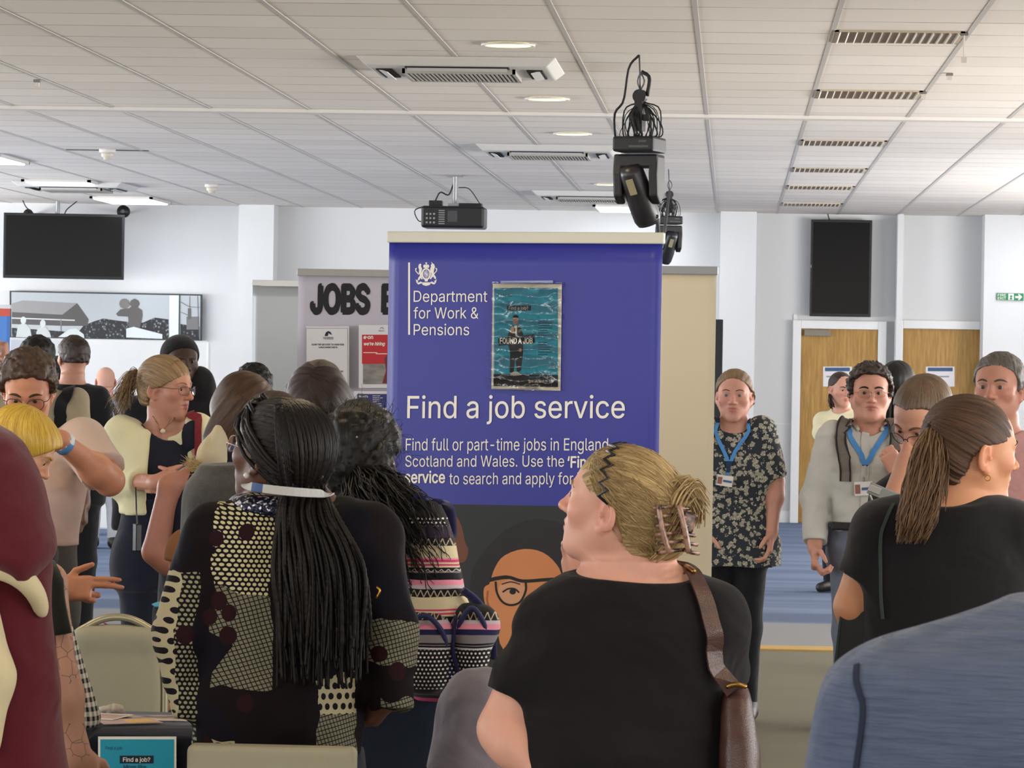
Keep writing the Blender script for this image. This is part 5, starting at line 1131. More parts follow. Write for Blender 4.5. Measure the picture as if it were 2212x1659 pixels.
# --- man with grey hair
p = far('man with cropped grey hair and pink shirt at the right edge', 2157, 838, 620, 160, H_GREY, cloth('dusty pink shirt', '#b08480'), NAVY, hkw=dict(t=.014, mode='x', curl=.0025, zlow=-.05, step=.004, line=([-.12, -.06, -.03, 0, .03, .055, .075, .10, .13], [-.05, -.03, -.0, .022, .030, .045, .076, .105, .2])), skin='#ae7e6b', eyes='#3a3a3a', brow='#4a4038', step=.004, byaw=170, bw=1.1, headkw=dict(wid=1.02, jaw=1.1), sl=1.9)
# --- woman looking down
p = far('woman with brown hair tied up and glasses, looking down beside the pony-tailed woman', 1992, 900, 690, 142, None, cloth('charcoal vest', '#222024'), NAVY, skin='#bb8c76', male=False, pitch=-36, roll=-8, step=.004, eyes='#3a2a20', brow='#5a4030', byaw=165, sl=.06, nb=None, H=1.62, topkw=dict(arms=False), arms={1: dict(sh=lambda p: p.L(1968, 1010, -.05), el=lambda p: p.L(1928, 1095, -.12), wr=lambda p: p.L(1990, 1130, -.3), r=(.050, .042, .038, .028))})
p.hair(hair_mat('ash brown hair', '#2a1d14', '#7a624a'), t=.012, mode='tie', tie=(0, -.06, .14), step=.004, amp=.0012, rec=.025); p.glasses('#2a2a2a', .026, .018, .0015, True, 2.3, .012)
t = empty('phone', p.L(1908, 1066, -.3) + p.org, 'grey phone on a clip in front of the pale grey shirt', 'phone'); R = roty(rad(22)) @ rotz(.3)
MB().box((-.05, -.006, -.018), (.05, .006, .018), R=R).build('case', plain('phone grey', '#6e7370', .35), t, bevel=.003); MB().box((-.052, -.0085, -.010), (-.012, -.0055, .012), R=R).build('metal_clip', plain('clip steel', '#99958e', .3, .7), t, bevel=.002); MB().tube([R @ np.array((-.04, -.005, -.02)), R @ np.array((-.02, -.01, -.04)), R @ np.array((.01, -.01, -.045))], .004).build('key_ring', plain('clip steel', '#99958e', .3, .7), t)
# --- cardigan woman
p = Person('woman with a ginger blonde ponytail and glasses, cream cardigan over a navy top', 360, 838, 560, 246, -4, 0, 1.0, 205, False, '#b0806c', '#94504a', 1.08, 1.05); p.head(step=.004, nose=1.1).trunk()
p.arm(1, p.L(265, 940), p.L(258, 1042, -.03), p.L(340, 1042, -.24), (.054, .044, .040, .028), dict(step=.006, d=(1, -.1, .15), n=(0, 1, -.3), curl=.35)); p.arm(-1, p.L(425, 935), p.L(446, 1040, 0), p.L(392, 1048, -.22), (.054, .044, .040, .028), dict(step=.006, d=(-1, -.1, 0), n=(0, 1, 0), curl=.4)); p.legs().body(.012)
p.eyes('#3a2a20').brows('#8a6848', .8); p.hair(H_GINGER, t=.013, mode='tie', tie=(.0, -.12, .03), step=.004, amp=.003, rec=-.012, vol=(1.03, 1.0, 1.03), line=([-.12, -.06, -.03, -.01, .01, .03, .05, .065, .085, .12], [-.05, -.04, -.034, -.02, .03, .058, .082, .105, .125, .2]))
lk = Locks(); t0 = p.h((0, -.115, .035))
for i in range(330):
    e = rng.normal(0, 1, 3); lk.add([t0 + rng.normal(0, .010, 3), t0 + np.array((-.035, .01, .005)) + e * .010, p.L(276, 830, .02) + e * .014, p.L(262 + rng.normal(0, 9), 868 + rng.normal(0, 12), .0) + e * .016], np.linspace(.0024, .0010, 9), m=9)
for i in range(320):
    a_ = rng.uniform(-1.7, 1.7); b0 = np.array((math.sin(a_) * .084, .075 - .08 * abs(a_ / 1.7) ** 1.4 - rng.uniform(0, .09), .022 + math.cos(a_) * .092)); e = rng.normal(0, .006, 3); lk.add([p.h(b0 * .99), p.h(b0 * 1.03 + (0, -.02, -.008)) + e * .6, p.h(b0 * 1.04 + (0, -.04, -.03)) + e], [.0010, .0009, .0005], n=4, m=5)
lk.build('ponytail', H_GINGER, p.root); p.glasses('#5a4638', .025, .017, .0013, True, 2.2, .004)
p.top('blouse', cloth('navy crepe', '#181a26'), p.zy(1110), 0.3, off=.006, soff=.004, nr=(.078, .085, .085), disp=.005)
def open_front(S):
    a_, b_ = p.L(312, 1000, -.2), p.L(418, 1000, -.2); S.box(((a_[0] + b_[0]) / 2, a_[1], a_[2] - .1), ((b_[0] - a_[0]) / 2, .16, .6), .03, None, .01, 's')
o_ = p.top('cardigan', cloth('cream cardigan', '#cfc8a4', .07), p.zy(1112), 1.55, off=.022, soff=.020, flare=.10, disp=.007, nr=(.09, .09, .06), extra=open_front, f=(10, 10, 4)); p.trousers(cloth('navy trousers', '#191c2b'), z1=p.zy(1075)); p.shoes(SHOE)
p.ribbon('bag_strap', [p.L(408, 884, .0), p.L(412, 896, -.12), p.L(420, 930, -.15), p.L(426, 985, -.15), p.L(432, 1040, -.12)], .036, cloth('strap red', '#6e1f24'), 'cardigan', .006)
MB().tube(p.S.snap(spline([p.L(322, 900, -.05), p.L(330, 918, -.1), p.L(346, 930, -.12), p.L(364, 922, -.1), p.L(375, 900, -.05)], 20), .002), .0015, 5).build('necklace', plain('gold chain', '#b08a4c', .3, .8), p.root, True)
q_ = p.S.snap(np.array([p.L(348, 932, -.14)]), .014)[0]; MB().lathe([(.0005, .010), (.009, .004), (.010, -.004), (.0005, -.012)], n=10, o=q_).build('pendant', plain('pendant pearl', '#c9bda6', .3), p.root, True)
t = empty('phone', p.L(296, 1160, -.22) + p.org, 'slim black phone pouch hanging in front of the navy trousers', 'phone'); MB().box((-.012, -.016, -.055), (.012, .016, .05), R=rotz(.6)).build('pouch', plain('pouch black', '#131316', .25), t, bevel=.004); MB().tube([(0, 0, .05), (-.004, 0, .10), (-.012, .02, .19)], .003).build('cord', plain('pouch black', '#131316', .25), t)
# --- dark haired head bent forward
p = far('woman with dark brown parted hair bowing her head in front of the jobs board', 688, 872, 680, 158, None, BLK, NAVY, skin='#b3846f', male=False, pitch=-52, step=.004, H=1.66, byaw=180, sl=1.9)
p.hair(H_DBROWN, mode='part', part=-.02, t=.016, amp=.003, freq=9, zlow=None, step=.004, extra=lambda S, st: [S.ell(p.h((sx * .075, .0, -.05)), np.array((.025, .07, .11)), p.R, k=.04) for sx in (-1, 1)] if st == 0 else None, line=([-.2, -.06, 0, .04, .07, .10, .13], [.09, .075, .06, .07, .085, .105, .2]))
# --- man in pink shirt with raised arm
p = Person('man with curly brown hair and glasses in a pale pink shirt, looking down', 60, 843, 660, 186, -25, 0, 1.02, 195, True, '#bd8468', '#9a544a', 1.0, 1.0, H=1.66); p.head(step=.004, wid=.97).trunk()
p.arm(-1, p.L(178, 955, -.02), p.L(236, 1038, -.16), p.L(128, 950, -.36), (.058, .050, .047, .030), dict(d=(-.95, -.1, .0), n=(0, 1, 0), curl=.3, step=.006)); p.arm(1, p.L(-10, 955), p.L(30, 1140, -.06), p.L(128, 1272, -.40), (.056, .048, .045, .031), dict(d=(1, -.15, .05), n=(.0, 1, -.4), curls=(.15, .2, 1.25, 1.3), spread=.07, thumb=-.1, step=.0045)); p.legs().body(.012)
p.eyes('#3a2a20').brows('#3a281c', 1.1); p.hair(hair_mat('curly brown hair', '#1c120c', '#5c422e'), t=.020, mode='x', curl=.008, step=.004, zlow=-.03, line=([-.12, -.06, -.03, 0, .03, .06, .08, .105, .15], [-.06, -.04, -.01, .015, .026, .05, .075, .12, .2])); p.glasses('#3a322c', .027, .021, .0015, True, 2.3, .004)
p.top('shirt', cloth('pale pink linen', '#cdb5a8', .05), p.zy(1178), .78, off=.016, soff=.022, disp=.008, nr=(.075, .09, .07), f=(9, 9, 6), seed=3); p.trousers(cloth('charcoal grey trousers', '#55534f'), z1=p.zy(1165)); p.shoes(SHOE)
a_ = p.arms[-1]; ax_ = (a_[2] - a_[1]) / np.linalg.norm(a_[2] - a_[1]); c = a_[2] - ax_ * .025; Rw = np.array(Vector(ax_).to_track_quat('Z', 'Y').to_matrix())
MB().lathe([(.0335, -.013), (.0365, -.012), (.0365, .012), (.0335, .013)], n=20, R=Rw, o=c).build('wristband', plain('wristband blue', '#4f7fb0', .5), p.root, True); MB().lathe([(.034, -.0128), (.037, -.012), (.037, .012), (.034, .0128)], n=10, R=Rw, o=c + np.array((0, -.0015, .004))).build('wristband_tab', plain('wristband white', '#cfd2d6', .5), p.root, True)
# --- yellow blonde head
p = far('person with short yellow blonde hair bending forward behind the burgundy headscarf', 46, 968, 700, -84, None, BLK, NAVY, skin='#bd9074', male=False, pitch=-34, step=.004, byaw=-60, H=1.55, nb=None, bottom=True, sl=1.9)
p.hair(H_YEL, mode='tie', tie=(0, -.04, .13), t=.016, amp=.002, freq=20, zlow=-.085, step=.0035, line=([-.12, -.06, -.03, 0, .02, .05, .07, .10, .14], [-.02, -.01, .02, .045, .065, .085, .10, .115, .2]), extra=lambda S, st: S.ell(p.h((0, .03, .05)), (.085, .08, .06), p.R, k=.03) if st == 0 else None); p.brows('#a07a3a', 1.0); p.eyes('#3a2a20')
# --- woman in navy sleeveless top, brown hair
p = Person('woman with straight brown hair and navy sleeveless top, bent over, elbow bare', 528, 890, 650, 248, -42, 0, 1.0, -80, False, '#bb8676', LIPF, H=1.60, nb=None, rows=[(965, 455, 545, .06, -.02), (985, 430, 545, .07, -.02), (1005, 400, 548, .09, -.02), (1030, 372, 550, .11, -.02), (1100, 356, 552, .13, -.02), (1200, 350, 550, .13, 0), (1300, 345, 550, .14, 0), (1420, 340, 540, .14, 0), (1560, 340, 540, .13, 0)])
p.nb = p.L(480, 985, .02); p.head(step=.004, neck=p.L(478, 990, .02)).trunk(); p.arm(1, p.L(366, 1050, -.12), p.L(335, 1192, -.12), p.L(432, 1262, -.06), (.036, .043, .040, .03), dict(step=.008)); p.arm(-1, p.L(470, 1050, .14), p.L(480, 1200, .2), p.L(560, 1240, .1)); p.legs(hip=p.L(440, 1480)).body(.011)
p.hair(H_BROWN, mode='part', part=-.02, t=.014, amp=.002, freq=9, zlow=None, step=.004, extra=lambda S, st: [S.ell(p.h((sx * .076, .015, -.06)), np.array((.022, .062, .11)), p.R, k=.04) for sx in (-1, 1)] if st == 0 else None, line=([-.2, -.06, 0, .04, .07, .10, .13], [.10, .085, .07, .075, .085, .105, .2]))
p.top('vest', cloth('navy jersey', '#1e2030'), p.zy(1330), 0.02, off=.008, soff=.006, nr=None, zhi=p.zy(955), disp=.004, sides=(-1,)); S_ = p.parts['vest']; p.trousers(NAVY, z1=p.zy(1330)); p.shoes(SHOE)
S = SDF(); S.cap(p.L(488, 915, -.04), p.L(458, 985, -.08), .030, .050, .03); S.cap(p.L(458, 985, -.08), p.L(490, 1010, -.08), .045, .03, .03); S.disp = folds(.008, (26, 26, 8)); p.cloth('scarf', S, cloth('cream scarf', '#cfc3a6', .08), .007)
lk = Locks()
for i in range(320): b0 = p.L(428, 1010, -.12) + rng.normal(0, .008, 3); lk.add([b0, b0 + np.array((-.022 + rng.normal(0, .010), rng.normal(0, .012), .012 + rng.normal(0, .012)))], [.0022, .0012, .0006], m=3)
lk.build('fur_trim', hair_mat('pale fur', '#bd9a60', '#f0dcae'), p.root)
# --- bald seated person
p = far('seated person with shaven head and turquoise neck cord, hidden by the patterned sleeve', 424, 1212, 700, -60, None, cloth('navy fleece', '#191d2c'), NAVY, skin='#9c6238', H=1.7, hs=.9, sl=1.9, step=.005, pitch=-12, arms={sd: dict(sh=lambda p: p.L(430, 1330), el=lambda p: p.L(440, 1450, .05), wr=lambda p: p.L(520, 1480, .05)) for sd in (1, -1)}, legkw=dict(hip=(0, .05, .5), knees=[(.45, .1, .48), (.45, -.1, .48)], feet=[(.45, .1, .085), (.45, -.1, .085)]), bottom=False, nb=None, rows=[(1285, 345, 460, .08, 0), (1320, 335, 500, .12, 0), (1400, 335, 500, .14, 0), (1560, 335, 500, .14, 0)])
p.hair(plain('shaven crown', '#6e4526', .8), t=.0015, zlow=-.02, amp=0, line=([-.12, -.03, 0, .03, .06, .09, .13], [-.05, -.02, .0, .02, .05, .09, .2])); p.ribbon('neck_cord', [p.L(336, 1308, -.05), p.L(345, 1298, -.10), p.L(362, 1286, -.11), p.L(378, 1276, -.08)], .022, cloth('turquoise cord', '#3f9cc0'), 'shirt', .006, .004, n=12)
S = p.S; pt = SDF()
for kn in ((.45, .1, .48), (.45, -.1, .48)): pt.cap((0, kn[1] * .8, .5), kn, .095, .075, .04); pt.cap(kn, (kn[0], kn[1], .09), .075, .055, .03)
p.cloth('trousers', pt, NAVY, .014); p.leg = [(0, 0, np.array((.45, .1, .085))), (0, 0, np.array((.45, -.1, .085)))]; p.shoes(SHOE)
# --- charcoal jacket
p = Person('person in a charcoal tweed jacket whose head is hidden behind the braided woman', 598, 948, 820, -25, -10, 0, 1.0, 0, False, '#b98468', LIPF, H=1.6, rows=[(1010, 446, 660, .08, 0), (1024, 424, 670, .095, 0), (1060, 406, 680, .11, 0), (1150, 402, 680, .12, 0), (1250, 398, 680, .12, 0), (1400, 394, 680, .12, 0), (1560, 395, 680, .12, 0)])
p.nb = p.L(590, 1035, .0); p.head(step=.006).trunk(); p.arm(-1, p.L(476, 1085), p.L(462, 1270), p.L(480, 1420, -.05)); p.arm(1, p.L(650, 1080), p.L(665, 1270), p.L(660, 1420, .05)); p.legs().body(.014); p.hair(H_DBROWN, t=.012, step=.006)
TW = Mat('charcoal tweed', '#37363a', .95, 0, .1, .2); n_ = TW.noise(420, 2); n2 = TW.noise(60, 3); TW.base(TW.mix(n_ * .6 + n2 * .4, '#222124', '#55524c')); TW.bump(n_, .002, .4); p.top('jacket', TW.m, p.zc, 1.95, off=.014, soff=.022, disp=.006, nr=None, zhi=p.zy(1003)); p.trousers(NAVY); p.shoes(SHOE)
# ------------------------------------------------------------------ near people
def blade(p, lk, pts, n, spread, r0=.0035, m=10, wave=0.0):
    for i in range(n):
        e = np.clip(rng.normal(0, 1, 3), -1.7, 1.7); q_ = spline([np.array(q) + e * sp for q, sp in zip(pts, spread)], m)
        if wave: t_ = np.linspace(0, 1, m); ph = rng.uniform(0, 6.28, 3); q_ = q_ + wave * np.minimum(1, t_ * 4)[:, None] * np.stack([np.sin(t_ * rng.uniform(12, 22) + ph[j]) for j in range(3)], 1)
        lk.add(q_, np.linspace(r0, r0 * .4, m))
def over(p, a, b, n=12):
    """a way over the scalp from a to b (head frame)"""
    c = np.array((0, -.018, .028)); r = np.array((.088, .110, .096)); t = np.linspace(0, 1, n)[:, None]; q = (a * (1 - t) + b * t - c) / r; w = np.linalg.norm(q, axis=1)[:, None]; wl = np.linalg.norm((b - c) / r) * t + (1 - t)
    return np.array([p.h(v) for v in q / w * np.maximum(wl, w) * r + c])
# --- man in grey tee hidden behind the blonde woman (seated)
p = far('crouching person in a grey marl tee beside the bare elbow of the blonde woman', 1250, 1425, 960, -80, H_DBROWN, cloth('grey marl', '#756d74', .2, weave=500, wrk=1.5), NAVY, hkw=SHORT, skin='#8a5a42', H=1.7, sl=.95, step=.006, bottom=False, nb=None,
        rows=[(1490, 1010, 1200, .06, 0), (1510, 985, 1220, .09, 0), (1560, 978, 1225, .12, 0), (1620, 972, 1225, .13, 0), (1700, 968, 1225, .14, 0), (1850, 960, 1225, .14, 0)], topkw=dict(nr=None, zhi=None, soff=.030, disp=.009, f=(16, 16, 9)),
        arms={1: dict(sh=lambda p: p.L(1035, 1528, -.12), el=lambda p: p.L(1000, 1690, -.14), wr=lambda p: p.L(1120, 1720, -.2), r=(.055, .050, .044, .03)), -1: dict(sh=lambda p: p.L(1150, 1528, .10), el=lambda p: p.L(1190, 1700, .10), wr=lambda p: p.L(1130, 1720, .1))}, legkw=dict(hip=(0, .05, .4), knees=[(.42, .12, .46), (.42, -.12, .46)], feet=[(.36, .12, .085), (.36, -.12, .085)]))
pt = SDF()
for kn in ((.42, .12, .46), (.42, -.12, .46)): pt.cap((0, kn[1] * .8, .42), kn, .095, .075, .04); pt.cap(kn, (.36, kn[1], .09), .075, .055, .03)
p.cloth('trousers', pt, NAVY, .014); p.leg = [(0, 0, np.array((.36, .12, .085))), (0, 0, np.array((.36, -.12, .085)))]; p.shoes(SHOE)
# --- woman with loose black hair and the striped rucksack
p = Person('woman with messy black hair, denim shirt and a striped rucksack, seen from behind', 780, 985, 880, -14, 0, 4, 1.0, 0, False, '#b5826a', LIPF, H=1.58, rows=[(1075, 735, 850, .06, 0), (1090, 712, 895, .075, 0), (1115, 690, 932, .09, 0), (1160, 680, 958, .105, 0), (1260, 672, 975, .11, 0), (1380, 690, 985, .115, 0), (1480, 700, 990, .125, 0), (1600, 705, 985, .125, 0), (1680, 720, 965, .12, 0)])
p.nb = p.L(790, 1090, .0); p.head(step=.005).trunk(); p.arm(1, p.L(915, 1150), p.L(960, 1330, .05), p.L(940, 1400, .25)); p.arm(-1, p.L(712, 1150), p.L(690, 1330, .05), p.L(720, 1400, .25)); p.legs(gap=.075, hip=p.L(868, 1500)).body(.014)
DEN = cloth('blue denim', '#35506e', .25, weave=700); p.top('shirt', DEN, p.L(0, 1500)[2], 1.9, off=.006, soff=.014, nr=(.075, .07, .05), disp=.006); p.trousers(JEANS, z1=p.L(0, 1470)[2], off=.010, zankle=.07); p.shoes(SHOE)
p.hair(H_BLACK, t=.022, mode='tie', tie=(.02, -.12, -.06), amp=.004, freq=14, zlow=None, step=.0045, curl=.005, vol=(1.05, 1.0, 1.02), extra=lambda S, st: (S.ell(p.h((.03, -.09, -.05)), (.085, .05, .075), k=.04), S.ell(p.L(800, 1062, -.06), (.065, .05, .05), k=.05)) if st == 0 else None)
lk = Locks(); blade(p, lk, [p.L(800, 1040, -.11), p.L(830, 1085, -.17), p.L(872, 1150, -.22), p.L(905, 1215, -.21)], 800, [.024, .034, .044, .046], .0028, 22, .005); blade(p, lk, [p.L(780, 1040, -.10), p.L(790, 1110, -.16), p.L(830, 1180, -.19), p.L(850, 1250, -.18)], 600, [.022, .030, .040, .046], .0028, 22, .005)
for i in range(420):                       # flyaway strands
    a_ = rng.uniform(0, 6.28); b0 = np.array((math.cos(a_) * .092, -.03 + rng.normal(0, .05), .03 + math.sin(a_) * .095)); e = rng.normal(0, .016, 3); lk.add([p.h(b0), p.h(b0 * 1.10) + e * .7, p.h(b0 * 1.06 + (0, -.02, -.03)) + e * 1.6], [.0008, .0007, .0005, .0003], n=4, m=5)
lk.build('loose_hair', H_BLACK, p.root); MB().lathe([(.0005, .004), (.004, 0), (.0005, -.004)], n=8, o=p.L(771, 945, -.14)).build('hair_grip', plain('grip silver', '#c8c8c4', .2, .9), p.root)
# rucksack
bo = p.org + np.array((0, -.20, 0)); RK = empty('rucksack', bo, 'striped pink, cream and black woven rucksack on the back of the black haired woman', 'bag')
def B_(px, py, dy=0.0): return P(px, py, Y=bo[1] + dy) - bo
def zb_(py): return float(B_(950, py)[2])
def stripe_mat(name, bands, dots=None, zig=None, pink=None):
    """bands: (top py, colour) from the top down; dots: (py0, py1) white dots on black; zig: rows of woven zigzags"""
    m = Mat(name, '#222222', .9, 0, .1, .1); x, y, z = m.xyz(); z0, z1 = zb_(1540), zb_(1060); wob = m.noise(7.0, 2) * .012; zz = (z + wob - .006 - z0) / (z1 - z0)
    c = m.ramp(zz, [(0.0, bands[-1][1])] + [((zb_(b[0]) - z0) / (z1 - z0), bands[i - 1][1] if i else '#2a2a35') for i, b in reversed(list(enumerate(bands)))], True)
    for py0, py1 in dots or ():
        k = 105.0; row = (z * k).floor(); u = (x * k + (row * .5).fract()).fract() - .5; v = (z * k).fract() - .5; d = (u * u + v * v).sqrt()
        c = m.mix(d.lt(.27) * z.gt(zb_(py1)) * z.lt(zb_(py0)), c, '#d8d4cc')
    for py0, py1, col in zig or ():
        h = zb_(py0) - zb_(py1); t = (z - zb_(py1)) * (1 / h); s = ((x * 62.0).fract() - .5).abs() * 2.0
        c = m.mix((t - s).abs().lt(.17) * z.gt(zb_(py1)) * z.lt(zb_(py0)), c, col)
    m.base(c); m.bump(m.noise(500, 1) + m.noise(60, 2), .002, .4); return m.m
cr, pk, pk2, bk, nv, gy_ = '#c9bb98', '#c03b68', '#d9889a', '#1d1b1f', '#252447', '#7b7478'
bnds = [(1060, bk), (1112, bk), (1135, '#3b2d3e'), (1160, bk), (1178, cr), (1204, pk2), (1208, pk), (1212, cr), (1216, pk), (1220, cr), (1224, bk), (1232, gy_), (1236, bk), (1250, pk2), (1262, '#b9a9b0'), (1270, bk), (1286, cr), (1312, pk), (1316, cr), (1320, pk), (1324, cr), (1327, bk), (1345, nv), (1480, '#5c5a60'), (1494, bk), (1502, pk)]
RKM = stripe_mat('woven stripes', bnds, [(1115, 1134), (1345, 1480)], [(1160, 1177, '#a89a80'), (1270, 1285, '#a89a80'), (1225, 1232, '#b9b0a0'), (1328, 1344, '#a89a80')])
S = SDF(); rows = [(1082, 872, 945, .03), (1095, 866, 958, .05), (1130, 866, 972, .07), (1200, 872, 990, .085), (1280, 872, 1005, .095), (1350, 868, 1035, .105), (1430, 870, 1056, .115), (1480, 872, 1058, .11), (1505, 885, 1040, .08), (1512, 905, 1020, .05)]
S.loft([(B_((a + b) / 2, y_)[2], B_((a + b) / 2, y_)[0], .0, (b - a) / 2 / 900, d_) for y_, a, b, d_ in rows], 0, .02, 0, p=2.6); S.disp = folds(.005, (10, 10, 12), 2)
V, Q = surface(S, .006); npmesh('bag_body', V, Q, RKM, RK); p2 = [(1322, pk2, ''), ]
PKM = stripe_mat('woven pocket stripes', [(1060, bk), (1310, bk), (1332, '#b9a9b0'), (1340, pk2), (1352, nv), (1362, gy_), (1380, bk), (1383, gy_), (1386, bk), (1389, '#b8b4b4'), (1392, bk)], [(1393, 1478)], [(1314, 1331, '#a89a80')])
def pocket(x0, x1, y0, y1, dy):
    S2 = SDF(); c = B_((x0 + x1) / 2, (y0 + y1) / 2); hx, hz_ = (x1 - x0) / 1800, (y0 - y1) / -1800; S2.box((c[0], dy, c[2] - .02), (hx, .05, hz_ - .02), .03, None, .02); S2.cap((c[0] - hx * .3, dy, c[2] + hz_ * .45), (c[0] + hx * .3, dy, c[2] + hz_ * .45), .055, k=.03); S2.ell((c[0], dy - .03, c[2] - hz_ * .3), (hx * .9, .045, hz_ * .6), k=.04)
    V, Q = surface(S2, .006); o = npmesh('front_pocket', V, Q, PKM, RK); 
    arc = [(c[0] - hx * 1.02, dy - .03, c[2] - hz_ * .1), (c[0] - hx * .85, dy - .052, c[2] + hz_ * .55), (c[0], dy - .06, c[2] + hz_ * .98), (c[0] + hx * .85, dy - .052, c[2] + hz_ * .55), (c[0] + hx * 1.02, dy - .03, c[2] - hz_ * .1)]
    MB().tube(spline(arc, 24), .0065, 6).build('zip_piping', plain('piping navy', '#23234c', .7), o, True)
pocket(880, 972, 1318, 1486, -.085); pocket(996, 1056, 1304, 1462, -.06)
NV = cloth('webbing navy', '#26264e')
for a, b, c_ in ((876, 862, 850), (950, 975, 980)):
    MB().tube(spline([B_(a + (8 if a < 900 else -5), 1082, -.02), B_(a + (0 if a < 900 else 18), 1095, .10), B_(b, 1160, .14)], 12), .016, 6, .4).build('shoulder_strap', NV, RK, True)
MB().tube(spline([B_(862, 1250, -.06), B_(856, 1330, -.09), B_(862, 1420, -.1), B_(868, 1480, -.08)], 14), .016, 6, .5).build('side_strap', NV, RK, True); MB().tube(spline([B_(1000, 1275, -.07), B_(1030, 1300, -.06), B_(1056, 1345, -.02), B_(1064, 1420, .02)], 14), .018, 6, .5).build('side_strap', NV, RK, True)
MB().tube(spline([B_(985, 1330, -.10), B_(978, 1400, -.11), B_(992, 1460, -.11)], 10), .011, 6, .5).build('front_strap', NV, RK, True); MB().tube(spline([B_(895, 1084, -.03), B_(905, 1066, -.03), B_(920, 1084, -.03)], 8), .007, 6).build('grab_handle', NV, RK, True)
# --- woman with braids and patterned jacket
p = Person('woman with long black braids, pearl earring and white lanyard in a patterned jacket', 598, 978, 1010, 55, 10, 0, .98, 20, False, '#5a3d31', '#4a2a26', rows=[(1040, 575, 705, .055, 0), (1068, 545, 712, .062, 0), (1085, 505, 755, .075, 0), (1110, 462, 790, .09, 0), (1150, 446, 812, .11, 0), (1250, 436, 815, .12, 0), (1350, 440, 800, .115, 0), (1450, 432, 785, .12, 0), (1550, 424, 776, .13, 0), (1612, 420, 772, .13, 0), (1720, 440, 760, .13, 0), (1790, 450, 745, .12, 0)])
p.nb = p.L(628, 1085, .0); p.head(step=.003, wid=.98, neck=p.L(628, 1080), fat=.002).trunk(); p.arm(-1, p.L(470, 1155), p.L(394, 1370, -.02), p.L(420, 1515, -.05), (.050, .044, .038, .028), dict(d=(.5, .3, -.8), curl=.9, step=.009)); p.arm(1, p.L(788, 1155), p.L(836, 1350, -.01), p.L(845, 1490, -.03), (.050, .044, .038, .028), dict(d=(-.5, .6, -.6), curl=.9, step=.009)); p.legs(gap=.08).body(.012)
PJM = Mat('patchwork print', '#1a181c', .8, 0, .12); co = PJM.co(); x, y, z = PJM.xyz(co); warp = PJM.noise(5.0, 1)
cell = N(PJM.nt, PJM.nt.nodes.new('ShaderNodeTexVoronoi').outputs['Color']); vn = PJM.nt.nodes[-1]; vn.inputs['Scale'].default_value = 7.5
PJM.nt.links.new(PJM.vec(x * 1.0 + warp * .12, y * .6, z * .85).k, vn.inputs['Vector']); r1, r2, r3 = PJM.xyz(cell)
k = 88.0; row = (z * k * 1.15).floor(); u = ((x + y * .7) * k + (row * .5).fract()).fract() - .5; v = (z * k * 1.15).fract() - .5; dd = (u * u + v * v).sqrt()
dots = PJM.mix(dd.lt(.36), '#141216', '#c3b990'); k2 = 46.0; row2 = (z * k2).floor(); u2 = ((x + y * .7) * k2 + (row2 * .5).fract()).fract() - .5; v2 = (z * k2).fract() - .5; dd2 = (u2 * u2 + v2 * v2).sqrt(); bigd = PJM.mix(dd2.lt(.33), '#aaa183', '#17141a')  # pale dots: light on the shoulder top put into their colour
gx = ((x + y * .7 + z * .35) * 105.0).fract(); gz = (z * 105.0 - x * 30.0).fract(); grid = PJM.mix((gx.lt(.22)).max(gz.lt(.22)), '#9d9880', '#1c1a1e')
jw = PJM.noise(9.0, 2) * .05 - .025
XX = lambda px: float(p.L(px, 1300)[0]); ZZ = lambda py: float(p.L(600, py)[2])
xw, zw = x + jw, z + jw * 1.4
def box_(x0, x1, y0, y1): return xw.gt(XX(x0)) * xw.lt(XX(x1)) * zw.lt(ZZ(y0)) * zw.gt(ZZ(y1))
shade_grid = PJM.mix((gx.lt(.22)).max(gz.lt(.22)), '#77735f', '#17151a'); shade_dots = PJM.mix(dd.lt(.34), '#121014', '#8f8a70')  # duller grid and dots off the lit shoulder, shade put into the colour
pl = PJM.mix(r2.gt(.5), '#100f16', '#140c10'); c0 = PJM.mix(r1.gt(.985), pl, shade_dots)
c0 = PJM.mix(box_(470, 604, 1060, 1290), c0, dots); c0 = PJM.mix(box_(470, 606, 1270, 1480) * r1.gt(.35), c0, shade_grid); c0 = PJM.mix(box_(420, 475, 1090, 1220) * r3.gt(.4), c0, pl)
c0 = PJM.mix(box_(300, 402, 1230, 1600), c0, bigd); c0 = PJM.mix(box_(398, 440, 1240, 1600), c0, shade_dots); c0 = PJM.mix(box_(800, 960, 1330, 1425), c0, shade_grid); c0 = PJM.mix(box_(830, 960, 1500, 1600), c0, shade_grid); c0 = PJM.mix(box_(704, 772, 1450, 1650), c0, PJM.mix(z.gt(ZZ(1530)), shade_grid, bigd)); c0 = PJM.mix(box_(474, 530, 1588, 1660) * (x - z * .8).gt(XX(474) - ZZ(1590) * .8), c0, bigd)
mar = PJM.vor(11.0, PJM.vec(x, y, z)); c0 = PJM.mix(mar.lt(.22), c0, '#250f13'); yel = PJM.vor(5.2, PJM.vec(x + .13, y, z)); c0 = PJM.mix(yel.gt(.052) * yel.lt(.074) * r2.gt(.35), c0, '#8c6d2a')
PJM.base(c0); PJM.bump(PJM.noise(9, 3), .01, .5)
def bell(S):
    for sd, a, b, c_ in ((-1, (458, 1165), (400, 1385), (412, 1556)), (1, (800, 1165), (832, 1360), (848, 1540))): S.cap(p.L(*a), p.L(*b, -.02), .058, .060, .05); S.cap(p.L(*b, -.02), p.L(*c_, -.05), .060, .040 if sd < 0 else .050, .04, cut=.98)
